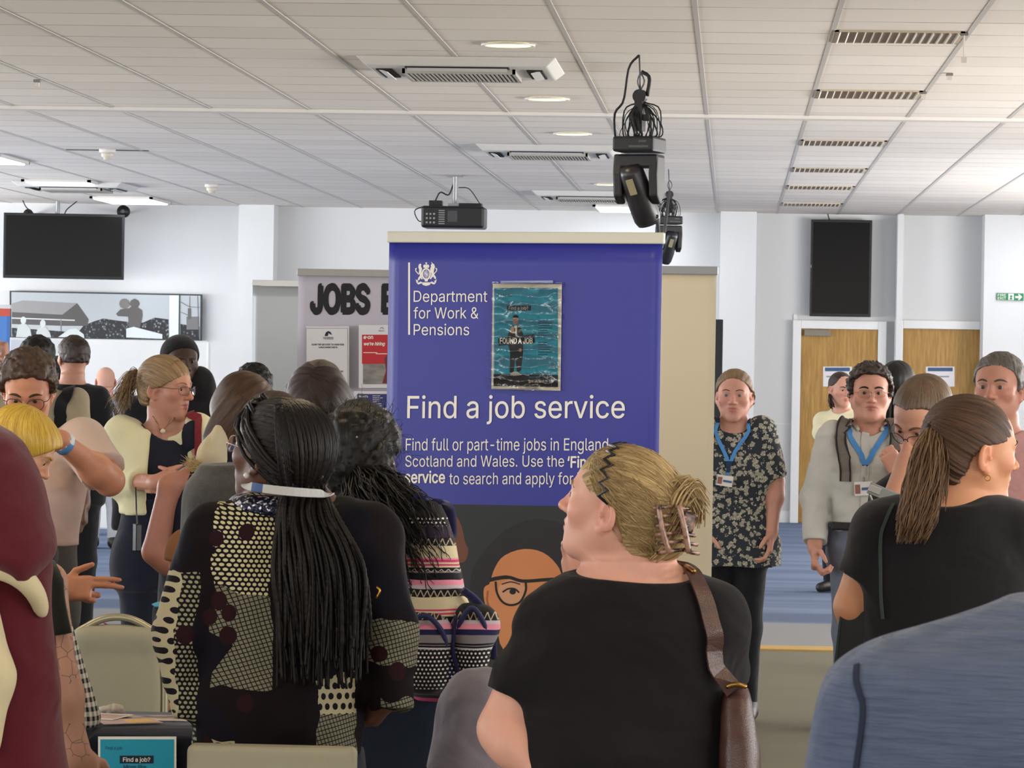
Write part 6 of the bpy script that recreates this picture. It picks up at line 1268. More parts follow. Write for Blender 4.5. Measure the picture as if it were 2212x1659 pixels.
p.top('jacket', PJM.m, p.L(0, 1612)[2], 1.6, off=.012, soff=.016, nr=None, zhi=p.L(0, 1072)[2], disp=.016, step=.006, f=(9, 9, 6), extra=bell, seed=2); p.trousers(NAVY, z1=p.L(0, 1600)[2]); p.shoes(SHOE)
SEQ = Mat('sequin collar', '#20243c', .35, .6, .5); sv = SEQ.vor(150); SEQ.base(SEQ.mix(SEQ.noise(90, 2).sm(.52, .62), '#191c30', '#c9c9d4')); SEQ.bump(sv, .003, .8)
S = SDF()
for a_ in np.linspace(150, 300, 9): S.ell(p.nb + np.array((math.cos(rad(a_)) * .092 - .012, math.sin(rad(a_)) * .075, -.012)), (.030, .030, .022), k=.03)
p.cloth('collar', S, SEQ.m, .005); p.glasses('#b79a96', .025, .018, .0014, True, 2.2, .002, .4); p.eyes('#20140f').brows('#17110e')
e_ = p.h((-.079, .004, -.050)); MB().lathe([(.0005, .007), (.005, .005), (.007, 0), (.005, -.005), (.0005, -.007)], n=14, o=e_ + np.array((-.002, -.006, 0))).build('pearl_earring', plain('pearl', '#cfc8bc', .2, 0, .6), p.root, True)
p.hair(hair_mat('braided hair scalp', '#0c0a0a', '#2b2320', 40), t=.012, mode='tie', tie=(0, -.12, -.02), amp=.004, freq=40, zlow=-.10, step=.0035, line=([-.12, -.06, -.03, 0, .025, .05, .075, .10, .13], [-.05, -.03, -.02, .012, .026, .054, .078, .100, .2]))
BR = hair_mat('braids', '#080707', '#211b19', 3, .5, spec=.25); lk = Locks(); m_ = 46
for i in range(118):
    f = (i % 59) / 58; sx = (f - .5) * 2; lay = i // 59; al = sx * 1.75 + rng.normal(0, .02)
    root = np.array((math.sin(al) * .080, .082 - .085 * abs(al / 1.75) ** 1.5, .022 + math.cos(al) * .085)) if lay == 0 else np.array((sx * .06, -.03, .115))
    pts = over(p, root, np.array((sx * .062 + rng.normal(0, .003), -.118 + .03 * abs(sx), -.055 + rng.normal(0, .006))), 16)
    ex = 696 + sx * 88 + rng.normal(0, 12); ey = rng.uniform(1380, 1490); dn = spline([pts[-1], p.L(664 + sx * 64, 1112, -.118 + rng.normal(0, .012)), p.L(690 + sx * 98 + rng.normal(0, 5), 1235, -.158 + rng.normal(0, .012)), p.L(ex, ey, -.152 + rng.normal(0, .012))], 30)
    q_ = spline(np.vstack([pts, dn[1:]]), 130); L_ = np.arange(130); rr = .0054 * (1 + .13 * np.sin(L_ * 2.3 + rng.uniform(0, 6.3))) * np.where(L_ > 120, .6, 1); lk.add(q_, rr, 5, .9, u=random.random() * 9)
lk.build('braids', BR, p.root)
WLN = Mat('white lanyard', '#b9b9b6', .6); x, y, z = WLN.xyz(); WLN.base(WLN.mix(((x + .105) * 9.5).fract().gt(.62) * x.lt(-.012), '#b4b5b4', '#3e5788')); la = [p.nb + np.array((math.cos(rad(a_)) * .100 + .002, math.sin(rad(a_)) * (.150 if a_ > 200 else .10), .030 - .008 * math.cos(rad(a_)))) for a_ in np.linspace(165, 335, 13)]
p.ribbon('lanyard', la, .019, WLN.m, 'jacket', snap=False, th=.003); MB().tube(spline([p.L(812, 1268, -.14), p.L(820, 1276, -.14), p.L(812, 1292, -.14)], 8), .003, 5).build('hoop_earring', plain('gold hoop', '#b5853c', .3, .9), p.root, True)
# --- blonde woman in the black tee
p = Person('blonde woman in a black tee with zigzag headband and tortoiseshell claw clip, back turned', 1334, 1092, 1090, 71, 13, -3, 1.0, 0, False, '#d2a08d', '#b0645c', rows=[(1215, 1285, 1440, .065, 0), (1238, 1235, 1500, .075, 0), (1258, 1200, 1545, .09, 0), (1290, 1170, 1575, .11, 0), (1350, 1145, 1590, .125, 0), (1450, 1120, 1585, .13, 0), (1520, 1125, 1570, .135, 0), (1600, 1112, 1572, .15, 0), (1700, 1095, 1590, .16, 0), (1850, 1090, 1600, .165, 0), (1950, 1110, 1580, .15, 0)])
p.nb = p.L(1375, 1225, .01); p.head(step=.003, fat=.005, nose=.9, neck=p.L(1378, 1232, .01)).trunk(); p.arm(-1, p.L(1196, 1345), p.L(1086, 1575, -.02), p.L(1190, 1690, -.10), (.058, .050, .046, .032), dict(step=.008)); p.arm(1, p.L(1536, 1340), p.L(1560, 1520, .10), p.L(1268, 1300, .22), (.060, .048, .044, .03), dict(d=(-.2, -.02, 1), n=(.2, -1, 0), curl=.45, step=.005)); p.legs(gap=.1).body(.012)
p.eyes('#4a5560').brows('#8d7350', .8)
TEE = cloth('black cotton tee', '#1a1719', .2, sheen=.05, weave=420, wrk=1.8); p.top('tee', TEE, p.L(0, 1850)[2], .74, off=.008, soff=.012, neck=p.L(1368, 1228, -.03), nr=(.118, .11, .030), zhi=p.L(0, 1222)[2], disp=.014, step=.006, f=(4.5, 4.5, 11), seed=6); p.trousers(NAVY, z1=p.L(0, 1830)[2]); p.shoes(SHOE)
tie = p.hinv(p.L(1452, 1140, -.03))
p.hair(H_BLOND, t=.012, mode='tie', tie=tuple(tie), amp=.003, freq=24, zlow=-.092, step=.003, line=([-.12, -.06, -.03, 0, .018, .03, .05, .075, .10, .13], [-.06, -.05, -.040, -.032, -.012, .046, .074, .092, .108, .2]), extra=lambda S, st: (S.ell(p.L(1440, 1120, -.02), (.050, .055, .075), k=.04), S.cap(p.L(1385, 1190, -.02), p.L(1445, 1165, -.03), .025, .03, .03)) if st == 0 else None)
HS = p.parts['hair'][1]; lk = Locks()
for i in range(420):                      # combed-back strands over the scalp
    a_ = rng.uniform(-1.9, 1.9); fr_ = np.array((math.sin(a_) * .080, .075 - .085 * abs(a_ / 1.9) ** 1.3 + rng.normal(0, .006), .02 + math.cos(a_) * .085)); e = tie + np.array((rng.normal(0, .012), .02, rng.normal(0, .025)))
    pts = HS.snap(over(p, fr_, e), rng.uniform(-.0005, .0018), 3); lk.add(pts, np.linspace(.0016, .0013, 12), 4, .6)
blade(p, lk, [p.L(1440, 1130, -.05), p.L(1458, 1075, -.06), p.L(1485, 1050, -.05), p.L(1508, 1085, -.04)], 130, [.014, .014, .012, .014], .0024, 10); blade(p, lk, [p.L(1450, 1110, -.02), p.L(1480, 1060, -.03), p.L(1505, 1075, -.02), p.L(1500, 1120, -.02)], 110, [.014, .012, .010, .012], .0024, 10)
blade(p, lk, [p.L(1400, 1195, -.04), p.L(1430, 1160, -.06), p.L(1455, 1120, -.07), p.L(1470, 1090, -.06)], 110, [.010, .012, .010, .012], .0024, 9); blade(p, lk, [p.L(1395, 1185, .0), p.L(1420, 1215, -.02), p.L(1450, 1235, -.03)], 10, [.012, .016, .03], .0007, 8)
lk.build('hair_strands', H_BLOND, p.root)
zz = MB(); n_ = 26; arc = []
for i in range(n_):
    a_ = -1.75 + 3.5 * i / (n_ - 1); arc.append((math.sin(a_) * .088, .030 - .030 * abs(a_ / 1.75) + (.010 if i % 2 else -.010), .028 + math.cos(a_) * .092))
ap = HS.snap(np.array([p.h(q_) for q_ in arc]), .002, 5); zz.tube(ap, .0042, 6); zz.build('headband', plain('headband black', '#121012', .35), p.root, True)
CL = Mat('tortoiseshell', '#6b4a3c', .25, 0, .6); CL.base(CL.mix(CL.noise(45, 3).sm(.4, .6), '#3c2620', '#9a7462')); cc = p.L(1455, 1140, -.075)
for sd in (-1, 1):
    m = MB(); 
    for j in range(6):
        t_ = j / 5 - .5; m.tube(spline([cc + np.array((.012 + t_ * .02, -.0 , .0 - t_ * .085)), cc + np.array((sd * .022 + t_ * .02, -.022, -.003 - t_ * .085)), cc + np.array((sd * .040 + t_ * .02, .004, -.006 - t_ * .088))], 8), .0042, 6)
    m.tube(spline([cc + np.array((sd * .020 - .010, -.021, .045)), cc + np.array((sd * .022, -.025, 0)), cc + np.array((sd * .020 + .012, -.021, -.048))], 10), .006, 6); m.build('claw_clip', CL.m, p.root, True)
MB().box((-.014, -.006, -.020), (.014, .004, .020), R=roty(.3), o=p.L(1487, 1128, -.085)).build('claw_clip_lever', CL.m, p.root, bevel=.004)
# her shoulder bag
LE = Mat('brown leather', '#4e2f2a', .35, 0, .5); n_ = LE.noise(24, 4); LE.base(LE.mix(n_, '#2e1a17', '#573a33')); LE.bump(LE.vor(420) * .4 + LE.noise(30, 3), .003, .35); bo = p.L(1600, 1560, -.05) + p.org; bo[2] = 0
t = empty('shoulder_bag', bo, 'brown crinkled leather shoulder bag on the blonde woman’s right shoulder', 'bag'); BL = lambda px, py, dy=0.0: p.L(px, py, -.05 + dy) + p.org - bo
S = SDF(); S.loft([(BL(1600, y_)[2], BL((a + b) / 2, y_)[0], 0, (b - a) / 2160, d_) for y_, a, b, d_ in ((1486, 1568, 1612, .03), (1495, 1562, 1620, .055), (1540, 1556, 1628, .08), (1620, 1552, 1640, .10), (1720, 1550, 1648, .11), (1800, 1558, 1640, .09))], 0, .02, 0, p=3); S.disp = folds(.006, (18, 18, 10), 4)
V, Q = surface(S, .005); npmesh('bag_body', V, Q, LE.m, t); TSD = p.parts['tee'][1]
sp = TSD.snap(spline([p.L(1478, 1236, .03), p.L(1500, 1243, -.05), p.L(1530, 1285, -.11), p.L(1552, 1370, -.13), p.L(1572, 1450, -.13)], 26), .012); sp = np.vstack([sp, [p.L(1586, 1492, -.10)]]) + p.org - bo; nn = np.vstack([TSD.grad(sp[:-1] - p.org + bo, .012), [(0, -1, 0)]]); tt = np.gradient(sp, axis=0); tt /= np.linalg.norm(tt, axis=1)[:, None]; b_ = np.cross(tt, nn); b_ /= np.linalg.norm(b_, axis=1)[:, None]; wv = (np.linspace(.030, .036, len(sp)) / 2)[:, None]
V = np.stack([sp - b_ * wv - nn * .002, sp + b_ * wv - nn * .002, sp + b_ * wv + nn * .003, sp - b_ * wv + nn * .003], 1).reshape(-1, 3); i = np.arange(len(sp) - 1)[:, None] * 4; j = np.arange(4)[None]; kx = (j + 1) % 4
npmesh('strap', V, np.stack([i + j, i + kx, i + 4 + kx, i + 4 + j], -1).reshape(-1, 4), LE.m, t, False); BRS = plain('brass', '#9a7440', .3, .9); MB().tube(spline([BL(1570, 1484, -.055), BL(1590, 1478, -.06), BL(1612, 1484, -.055)], 10), .005, 6).build('zip', BRS, t, True); MB().tube(spline([sp[2] + (0, -.006, .008), sp[4] + (0, -.008, .006), sp[6] + (0, -.008, .004)], 8), .005, 6).build('strap_ring', BRS, t, True)
# --- woman with the brown ponytail
p = Person('woman with a long brown ponytail in a black tee, face turned right', 2100, 972, 960, -63, -4, 3, 1.0, -20, False, '#c9926f', '#a05a4e', rows=[(1052, 2000, 2105, .055, .01), (1066, 1975, 2125, .065, 0), (1085, 1935, 2155, .085, 0), (1115, 1900, 2185, .10, 0), (1180, 1880, 2212, .115, 0), (1280, 1868, 2215, .12, 0), (1370, 1872, 2190, .12, 0), (1500, 1850, 2215, .13, 0), (1620, 1840, 2225, .135, 0), (1700, 1860, 2205, .12, 0)])
p.nb = p.L(2055, 1062, .0); p.head(step=.003, nose=1.0, neck=p.L(2055, 1068, .0)).trunk(); p.arm(-1, p.L(1908, 1150), p.L(1848, 1310, .02), p.L(1900, 1420, .16), (.058, .048, .044, .03)); p.arm(1, p.L(2188, 1150), p.L(2208, 1385, .05), p.L(2150, 1345, .22), (.056, .046, .042, .03), dict(d=(-.7, .5, -.35), step=.006)); p.legs().body(.012)
p.eyes('#3a2a20').brows('#33231a'); p.top('tee', cloth('black crew tee', '#19171a', .12), p.L(0, 1620)[2], .62, off=.008, soff=.012, neck=p.L(2055, 1060, .02), nr=(.085, .10, .032), zhi=p.L(0, 1052)[2], disp=.005, step=.006, f=(8, 8, 8), seed=8); p.trousers(NAVY, z1=p.L(0, 1600)[2]); p.shoes(SHOE)
tie = p.hinv(p.L(2030, 928, -.01)); p.hair(H_BROWN, t=.010, mode='tie', tie=tuple(tie), amp=.003, freq=26, zlow=-.085, step=.003, line=([-.12, -.06, -.03, -.005, .015, .028, .06, .085, .10, .13], [-.06, -.05, -.042, -.034, -.012, .055, .080, .092, .105, .2])); HS = p.parts['hair'][1]; lk = Locks()
for i in range(330):
    a_ = rng.uniform(-1.9, .35); fr_ = np.array((math.sin(a_) * .078, .078 - .075 * abs(a_ / 1.9) ** 1.3 + rng.normal(0, .006), .02 + math.cos(a_) * .085)); e = tie + np.array((rng.normal(0, .010), .02, rng.normal(0, .015)))
    pts = HS.snap(over(p, fr_, e), rng.uniform(-.0013, .0005), 3); lk.add(pts, np.linspace(.0016, .0013, 12), 4, .6)
blade(p, lk, [p.L(2032, 932, -.03), p.L(2014, 940, -.06), p.L(2004, 1000, -.09), p.L(1988, 1080, -.12), p.L(1968, 1142, -.13)], 950, [.008, .009, .019, .022, .018], .0024, 14, .003); blade(p, lk, [p.L(2036, 930, -.03), p.L(2020, 950, -.06), p.L(2022, 1010, -.09), p.L(2008, 1070, -.12)], 200, [.010, .012, .016, .020], .0022, 11)
lk.build('ponytail', hair_mat('sunlit brown hair', '#38271a', '#8a6848'), p.root); MB().tube(spline([p.L(2022, 905, -.03), p.L(2010, 925, -.065), p.L(2022, 950, -.05), p.L(2038, 930, -.0)], 14), .010, 6).build('hair_tie', BLK, p.root, True)  # lighter brown streaks are the ponytail's own colour
e_ = p.h((.079, .0, -.052)); MB().tube([e_ + np.array((math.cos(a_) * .006, -.003, math.sin(a_) * .006 - .004)) for a_ in np.linspace(0, 6.28, 13)], .0012, 5).build('hoop_earring', plain('gold hoop', '#b5853c', .3, .9), p.root, True)
p.ribbon('thin_strap', [p.L(1930, 1080, -.06), p.L(1908, 1110, -.11), p.L(1893, 1160, -.12), p.L(1886, 1240, -.12), p.L(1890, 1340, -.12)], .008, cloth('strap green', '#3c4440'), 'tee', .004)
t = empty('folder', p.L(1868, 1390, -.02) + p.org, 'black folder held under the left arm of the ponytailed woman', 'folder'); Rf = roty(rad(4)) @ rotz(rad(-22))
MB().prism([(-.068, -.16), (.09, -.16), (.075, .10), (-.062, .055)], -.014, .014, R=Rf).build('cover', plain('folder black', '#111312', .45), t, bevel=.004); MB().prism([(-.064, -.155), (-.058, -.155), (-.055, .045), (-.06, .045)], -.0155, -.0135, R=Rf).build('edge_piping', plain('folder teal', '#16302c', .5), t)
# --- headscarf woman at the left edge
BUR = cloth('burgundy jersey', '#521620', .14, weave=420, sheen=.2)
p = Person('woman in a burgundy headscarf and burgundy shawl, back turned at the left edge', -48, 1035, 1085, 25, -6, 0, .92, 10, False, '#a9745c', LIPF, rows=[(1165, -70, 50, .07, 0), (1195, -110, 62, .085, 0), (1240, -160, 76, .10, 0), (1320, -185, 84, .12, 0), (1420, -190, 100, .125, 0), (1520, -190, 116, .13, 0), (1660, -200, 132, .14, 0), (1800, -200, 155, .14, 0), (1900, -190, 145, .13, 0)])
p.nb = p.L(0, 1185, .0); p.head(step=.006).trunk(); p.arm(-1, p.L(-150, 1260), p.L(-190, 1480), p.L(-150, 1640, .05)); p.arm(1, p.L(20, 1300, -.02), p.L(56, 1490, -.02), p.L(56, 1640, .08)); p.legs().body(.014)
p.top('shawl', BUR, p.L(0, 1800)[2], 1.95, off=.014, soff=.020, nr=None, zhi=p.L(0, 1222)[2], disp=.006, step=.007, f=(9, 9, 4)); p.trousers(NAVY, z1=p.L(0, 1790)[2]); p.shoes(SHOE)
S = SDF(); S.loft([(p.L(0, y_)[2], p.L((a + b) / 2, y_)[0], dy, (b - a) / 2170, d_) for y_, a, b, d_, dy in ((898, -130, -40, .03, -.02), (918, -155, 4, .085, -.02), (945, -165, 42, .11, -.02), (1000, -165, 78, .125, -.02), (1060, -160, 103, .125, -.03), (1120, -155, 122, .128, -.04), (1170, -145, 131, .128, -.05), (1192, -110, 128, .12, -.06), (1208, -30, 120, .09, -.08), (1226, 30, 106, .06, -.10), (1242, 62, 94, .03, -.12))], 0, .03, 0, p=2.2)
S.disp = lambda q_: .005 * vnoise(np.stack([q_[:, 0] * 7 + q_[:, 2] * 15, q_[:, 1] * 5, q_[:, 2] * 4], 1), 11) + .003 * vnoise(np.stack([q_[:, 0] * 14 - q_[:, 2] * 30, q_[:, 1] * 8, q_[:, 2] * 6], 1), 12)
p.cloth('headscarf', S, BUR, .006); CRE = cloth('cream jersey', '#c9bb96', .08)
S = SDF(); 
nkp = [p.L(-120, 1226, -.11), p.L(-50, 1220, -.125), p.L(0, 1224, -.135), p.L(46, 1246, -.13), p.L(78, 1284, -.105), p.L(92, 1325, -.07)]
nkp = spline(nkp, 20)
for i_, (a_, b_) in enumerate(zip(nkp, nkp[1:])): S.cap(a_, b_, .019 - .012 * (i_ / 19) ** 2, k=.02)
p.cloth('cream_neckline', S, CRE, .006)
S = SDF(); S.cap(p.L(-80, 1330, -.14), p.L(-30, 1460, -.18), .075, .055, .04); S.cap(p.L(-30, 1460, -.18), p.L(-40, 1600, -.18), .055, .040, .03); S.disp = folds(.006, (14, 14, 8)); p.cloth('cream_sleeve', S, CRE, .008)
# --- person in the gingham shirt
p = Person('tattooed person in a black and white gingham shirt beside the burgundy headscarf', -12, 1120, 1000, -75, 0, 0, .95, -75, False, '#b98b74', LIPF, H=1.5, rows=[(1195, -30, 88, .05, 0), (1208, -50, 112, .07, 0), (1240, -60, 132, .09, 0), (1310, -70, 142, .10, 0), (1400, -80, 166, .11, 0), (1490, -90, 198, .12, 0), (1568, -95, 226, .13, 0), (1600, -95, 165, .11, 0), (1800, -80, 150, .11, 0)])
p.nb = p.L(28, 1240, .0); p.head(step=.006, neck=p.L(30, 1230)).trunk(); p.arm(1, p.L(100, 1262, -.085), p.L(128, 1455, -.15), p.L(165, 1625, -.13), (.044, .038, .036, .028), dict(step=.006)); p.arm(-1, p.L(60, 1262, .10), p.L(90, 1440, .14), p.L(120, 1600, .10)); p.legs().body(.011)
TT = Mat('tattooed skin', '#b98b74', .5); tv_ = TT.vor(34, TT.co(), 'Distance', 'DISTANCE_TO_EDGE'); TT.base(TT.mix(tv_.lt(.022) * TT.noise(12, 2).gt(.52), '#b98b74', '#6d5a50')); TT.set('Subsurface Weight', .1); p.bodyob.data.materials[0] = TT.m; p.hair(H_DBROWN, t=.010, step=.007)
GG = Mat('gingham check', '#cccccc', .9); x, y, z = GG.xyz(); ga = ((x + y * .6) * 52.0).fract().gt(.5); gb = (z * 52.0 + x * 6.0).fract().gt(.5); GG.base(GG.mix((ga + gb) * .5, '#d3cdc2', '#141416')); GG.bump(GG.noise(12, 3), .01, .4)
p.top('shirt', GG.m, p.L(0, 1568)[2], 0, arms=False, off=.004, nr=None, zhi=p.L(0, 1196)[2], disp=.006, step=.006, f=(12, 12, 4)); p.trousers(NAVY, z1=p.L(0, 1560)[2]); p.shoes(SHOE)
t = empty('tote_bag', p.L(130, 1440, -.13) + p.org, 'dark olive bag hanging from the shoulder of the tattooed gingham person', 'bag'); TB = cloth('olive black cloth', '#1f211c', .15); o_ = p.L(130, 1440, -.13)
MB().tube(spline([p.L(104, 1212, -.09) - o_, p.L(116, 1240, -.135) - o_, p.L(122, 1300, -.155) - o_, p.L(136, 1370, -.165) - o_], 16), [.018] * 6 + [.022] * 10, 8, .4).build('strap', TB, t, True)
S = SDF(); S.loft([(p.L(0, y_)[2] - o_[2], p.L((a + b) / 2, y_)[0] - o_[0], -.03, (b - a) / 2000, d_) for y_, a, b, d_ in ((1300, 108, 136, .012), (1340, 108, 146, .018), (1400, 116, 160, .022), (1455, 132, 170, .020), (1464, 140, 170, .014))], 0, .01, 0, p=2.5); V, Q = surface(S, .005); npmesh('bag_body', V, Q, TB, t)
# --- nearest shoulder at the lower right
BS = Mat('slub blue grey linen', '#45506b', .9, 0, .1, .15); x, y, z = BS.xyz(); sl_ = BS.noise(1.0, 3, BS.vec(x * 16.0, y * 16.0, z * 220.0), .6); s2 = BS.noise(6, 3); BS.base(BS.mix(sl_ * .6 + s2 * .4, '#2f3953', '#66728a')); BS.bump(sl_ * .5 + s2 * 3.0 + BS.noise(2.6, 3, BS.vec(x * 1.2 + z * .9, y, z * .35), .5, .4) * 6.0, .012, .8)
p = Person('person in a blue grey linen shirt, closest shoulder in the lower right corner', 2480, 1090, 2150, -30, -10, 0, 1.0, -12, True, '#c08c74', LIPF, H=1.72, rows=[(1251, 2290, 2590, .065, 0), (1288, 2212, 2640, .07, 0), (1318, 2168, 2680, .08, 0), (1344, 2120, 2740, .09, 0), (1366, 2020, 2790, .10, 0), (1391, 1910, 2860, .11, 0), (1421, 1835, 2910, .12, 0), (1476, 1805, 2940, .125, 0), (1550, 1800, 2960, .13, 0), (1800, 1790, 2960, .135, 0), (2400, 1830, 2920, .13, 0), (2900, 1850, 2900, .13, 0)])
p.nb = p.L(2440, 1330, .0); p.head(step=.006, neck=p.L(2440, 1330)).trunk(); p.arm(-1, p.L(1965, 1560, .0), p.L(1800, 1990, .02), p.L(1850, 2450, -.1), (.060, .052, .045, .03)); p.arm(1, p.L(2880, 1490), p.L(2950, 2000), p.L(2900, 2450)); p.legs().body(.016); p.hair(H_DBROWN, t=.012, mode='x', step=.007)
p.top('shirt', BS.m, p.L(0, 2700)[2], 1.0, off=.010, soff=.014, nr=None, zhi=p.L(0, 1240)[2], disp=.008, step=.008, f=(7, 7, 5), seed=12, kk=.05); p.ribbon('sleeve_seam', [p.L(1838, 1408, -.06), p.L(1818, 1450, -.1), p.L(1800, 1510, -.13), p.L(1784, 1580, -.14), p.L(1768, 1660, -.14), p.L(1755, 1740, -.14)], .006, plain('seam indigo', '#1d2338', .9), 'shirt', .002); p.trousers(NAVY, z1=p.L(0, 2650)[2]); p.shoes(SHOE)

# ------------------------------------------------------------------ tables, chairs and papers
VN = cloth('beige chair vinyl', '#918c77', .06, .6, sheen=0, wrk=.12); FRM = plain('champagne metal', '#9c957c', .35, .5)
def chair(x0, x1, ytop, s, label, flat=False):
    A, B2 = P(x0, ytop, s), P(x1, ytop, s); w = (B2[0] - A[0]) / 2; zt = A[2] + .0; t = empty('banquet_chair', ((A[0] + B2[0]) / 2, A[1], 0), label, 'chair', 'beige banquet chairs'); zt = float(zt)
    S = SDF(); S.box((0, 0, (zt + .50) / 2), (w + .008, .03, (zt - .50) / 2), .012, None, .02) if flat else S.box((0, 0, (zt - .03 + .50) / 2), (w - .012, .022, (zt - .05 - .50) / 2 + .0), .018, None, .02); None if flat else (S.ell((0, -.004, zt - .24), (w * .85, .034, .20), k=.03), S.cap((-w * .55, 0, zt - .060), (w * .55, 0, zt - .060), .022, k=.05)); V, Q = surface(S, .006); npmesh('backrest', V, Q, VN, t)
    fr = [(-w, .0, .45), (-w, -.002, zt - .16), (-w * .93, 0, zt - .065), (-w * .62, 0, zt - .028), (-w * .22, 0, zt - .004), (w * .22, 0, zt - .004), (w * .62, 0, zt - .028), (w * .93, 0, zt - .065), (w, -.002, zt - .16), (w, 0, .45)]
    if flat: fr = [(-w, .0, .40), (-w, 0, .55), (w, 0, .55), (w, 0, .40)]
    MB().tube(spline(fr, 60) if not flat else fr, .011, 8).build('back_frame', FRM, t, True); S = SDF(); S.box((0, .21, .455), (w - .01, .21, .045), .03); V, Q = surface(S, .012); npmesh('seat', V, Q, VN, t)
    for sx in (-1, 1):
        MB().tube([(sx * w, .0, .46), (sx * w, -.03, .0)], .011, 8).build('leg', FRM, t, True); MB().tube([(sx * w, .40, .43), (sx * w, .42, .0)], .011, 8).build('leg', FRM, t, True)
    MB().tube([(-w, .40, .42), (w, .40, .42)], .010, 8).build('stretcher', FRM, t, True); return t
chair(152, 358, 1330, 760, 'beige banquet chair with an arched metal rail, left of the patterned jacket'); chair(416, 762, 1606, 1092, 'beige banquet chair back in front of the patterned jacket hem', True)
def table(x0, x1, s_front, s_back, h, label, cloth_label, pyf):
    A = P(x0, pyf, s_front); B2 = P(x1, pyf, s_front); yb = F / s_back; t = empty('folding_table', (A[0], A[1], 0), label, 'table', 'cloth covered tables'); w = B2[0] - A[0]; d_ = yb - A[1]
    MB().box((0, 0, h - .03), (w, d_, h)).build('tabletop', plain('table board', '#7a6a55', .6), t, bevel=.004)
    for xx in (.06, w - .06):
        for yy in (.06, d_ - .06): MB().tube([(xx, yy, 0), (xx, yy, h - .03)], .014, 8).build('leg', STEEL, t)
    c = empty('tablecloth', (A[0], A[1], 0), cloth_label, 'tablecloth', 'navy tablecloths'); g = .006; m = MB(); NVC = cloth('navy tablecloth', '#12141f', .15)
    nx = 40; xs = np.linspace(-g, w + g, nx); V = []; 
    for k, zz_ in ((0, h + .004), (1, h + .004), (1, h - .02), (1, .4), (1, .06)):
        for j, xx in enumerate(xs): V.append((xx, d_ + g if k == 0 else -g - (.010 * math.sin(j * 1.1) * (h - zz_) if zz_ < h - .03 else 0), zz_))
    i = (np.arange(nx - 1)[None] + np.arange(4)[:, None] * nx).ravel(); Q = np.stack([i, i + nx, i + nx + 1, i + 1], 1); o = npmesh('drape', V, Q, NVC, c, True); md = o.modifiers.new('thickness', 'SOLIDIFY'); md.thickness = .003; md.offset = 1
    V = []
    for xx in (-g, w + g):
        for yy in np.linspace(-g, d_ + g, 12):
            for zz_ in (h + .003, .06): V.append((xx, yy, zz_))
    sides = MB(); V = np.array(V).reshape(2, 24, 3)
    for sgn in (0, 1): i = np.arange(0, 22, 2); sides.add(V[sgn], np.stack([i, i + 1, i + 3, i + 2], 1))
    o2 = sides.build('side_drop', NVC, c); md = o2.modifiers.new('thickness', 'SOLIDIFY'); md.thickness = .003
    return t, c, A, w, d_
t1, c1, A1, w1, d1_ = table(150, 424, 905, 852, .74, 'low table under a navy cloth between the gingham and patterned people', 'navy cloth over the table at the lower left, with the teal sheet on its front', 1585)
t2, c2, A2, w2, d2_ = table(194, 338, 690, 672, .745, 'table under a navy cloth behind the arched beige chair', 'navy cloth on the table behind the arched beige chair', 1352)
def sheet(name, x, y, w, d_, rz, z, mat, label, group, art=()):
    t = empty(name, (x, y, z), label, name.replace('_', ' '), group, rad(rz)); MB().box((-w / 2, -d_ / 2, 0), (w / 2, d_ / 2, .0015)).build('paper', mat, t)
    for a, b, c_, e, m in art: MB().box((a, b, .0015), (c_, e, .0021)).build('print', m, t)
    return t
PM1 = Mat('flyer mauve', '#a2848a', .35); PM1.base(PM1.mix(PM1.noise(18, 3), '#7d6068', '#c4aaa8')); PM2 = Mat('flyer dark photo', '#4a4348', .3); PM2.base(PM2.mix(PM2.noise(14, 4).sm(.35, .65), '#3a3440', '#b4a29c')); YE = plain('flyer yellow', '#c29b46', .4)
at = lambda px, s_: P(px, 1500, s_)[:2]
zt_ = .7485
x_, y_ = at(325, 868); sheet('flyer', x_, y_, .21, .14, 8, zt_, PM2.m, 'dark glossy photo flyer on the right of the lower left table', 'flyers on the table', [(-.10, -.068, .10, -.055, plain('flyer white', '#cfc8c0', .4))])
x_, y_ = at(272, 880); sheet('flyer', x_, y_, .16, .11, 28, zt_ + .003, PM1.m, 'mauve flyer with a yellow corner in the middle of the lower left table', 'flyers on the table', [(.0, -.04, .07, .03, YE)])
x_, y_ = at(226, 872); sheet('flyer', x_, y_, .10, .14, -12, zt_ + .0055, plain('flyer white', '#cfc8c0', .4), 'pale flyer beside the gingham shirt hem on the lower left table', 'flyers on the table', [(-.04, -.05, .045, .05, PM1.m)])
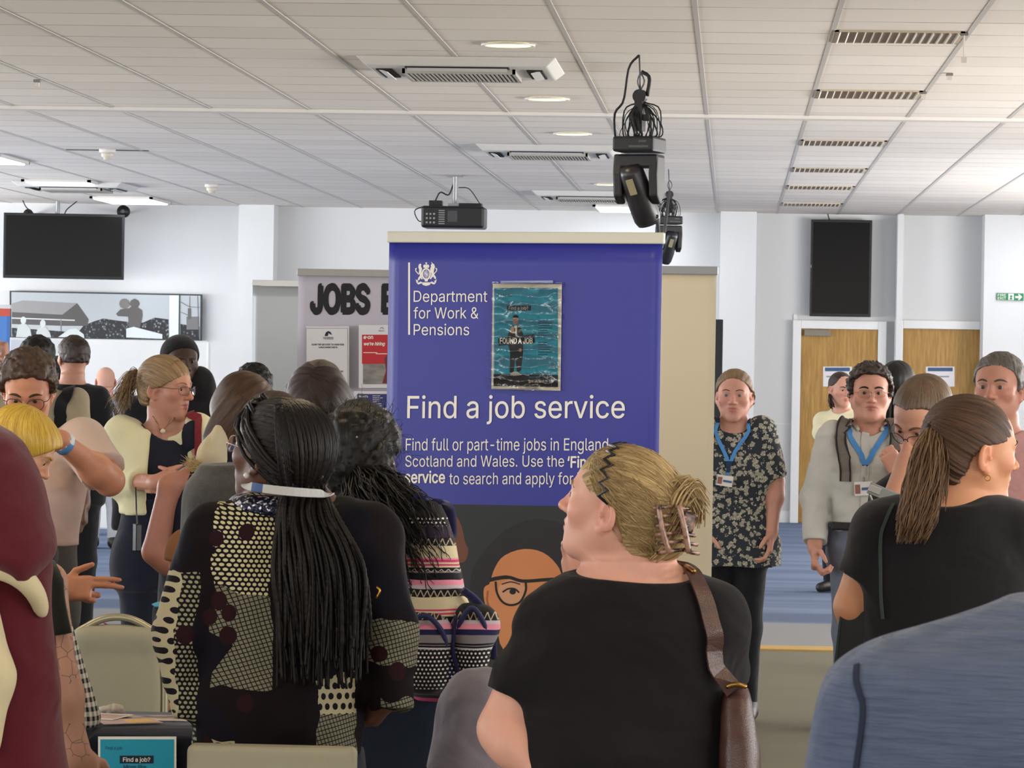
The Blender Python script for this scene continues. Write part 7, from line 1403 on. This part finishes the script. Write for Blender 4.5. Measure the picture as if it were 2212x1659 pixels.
x_, y_ = at(238, 861); t = empty('paper_scrap', (x_, y_, .7485), 'crumpled pale tissue at the back of the lower left table', 'tissue'); S = SDF(); S.ell((0, 0, .012), (.03, .02, .012)); S.ell((.02, .005, .014), (.016, .014, .010)); S.disp = folds(.006, (60, 60, 60)); V, Q = surface(S, .003); npmesh('tissue', V, Q, plain('tissue beige', '#9c9388', .8), t)
SG = Board('teal_sheet', 212, 380, F / (A1[1] - .024), F / (A1[1] - .024), 'teal job sheet with a white border fixed to the navy cloth front', 'sign', z0=0.30); SG.root.location.z = 0.30
SG.rect(212, 1591, 381, 1830, INK, name='paper', d=.001, th=.001); SG.rect(217, 1597, 376, 1824, TEAL, d=.0018); SG.rect(259, 1632, 332, 1649, plain('ink navy', '#0b1e33', .6), d=.0024); SG.text('Find a job?', 266, 325, 1645, 1636, INK, d=.003, bold=.02); SG.text('Find a job', 228, 264, 1619, 1612, plain('ink teal dark', '#0a4560', .6), d=.0024); SG.text('More like', 267, 316, 1660, 1652, plain('ink teal dark', '#0a4560', .6), d=.0024, bold=.01)
# on the rear table: paper, pink lanyards and a pink folder
PKM2 = plain('hot pink ribbon', '#c8286e', .5); x_, y_ = at(214, 681); sheet('paper_sheet', x_, y_, .06, .18, 5, .7535, PAPER, 'white paper on the rear table seen through the chair back', None)
x_, y_ = at(262, 682); t = empty('lanyard_bundle', (x_, y_, .7535), 'heap of hot pink lanyards seen through the arch of the beige chair', 'lanyards'); lb = MB()
for i in range(14):
    a_ = rng.uniform(0, 6.28); r_ = rng.uniform(.012, .04); lb.tube(spline([(rng.normal(0, .03), rng.normal(0, .02), .006), (rng.normal(0, .03), rng.normal(0, .02), .030 + rng.normal(0, .006)), (rng.normal(0, .035), rng.normal(0, .02), .012), (rng.normal(0, .045), rng.normal(0, .02), .004)], 14), .006, 6, .4)
lb.build('ribbons', PKM2, t, True); x_, y_ = at(322, 681); sheet('folder', x_, y_, .06, .16, -8, .7535, plain('folder coral', '#c4495c', .5), 'coral pink folder on the rear table beside the seated person', None)
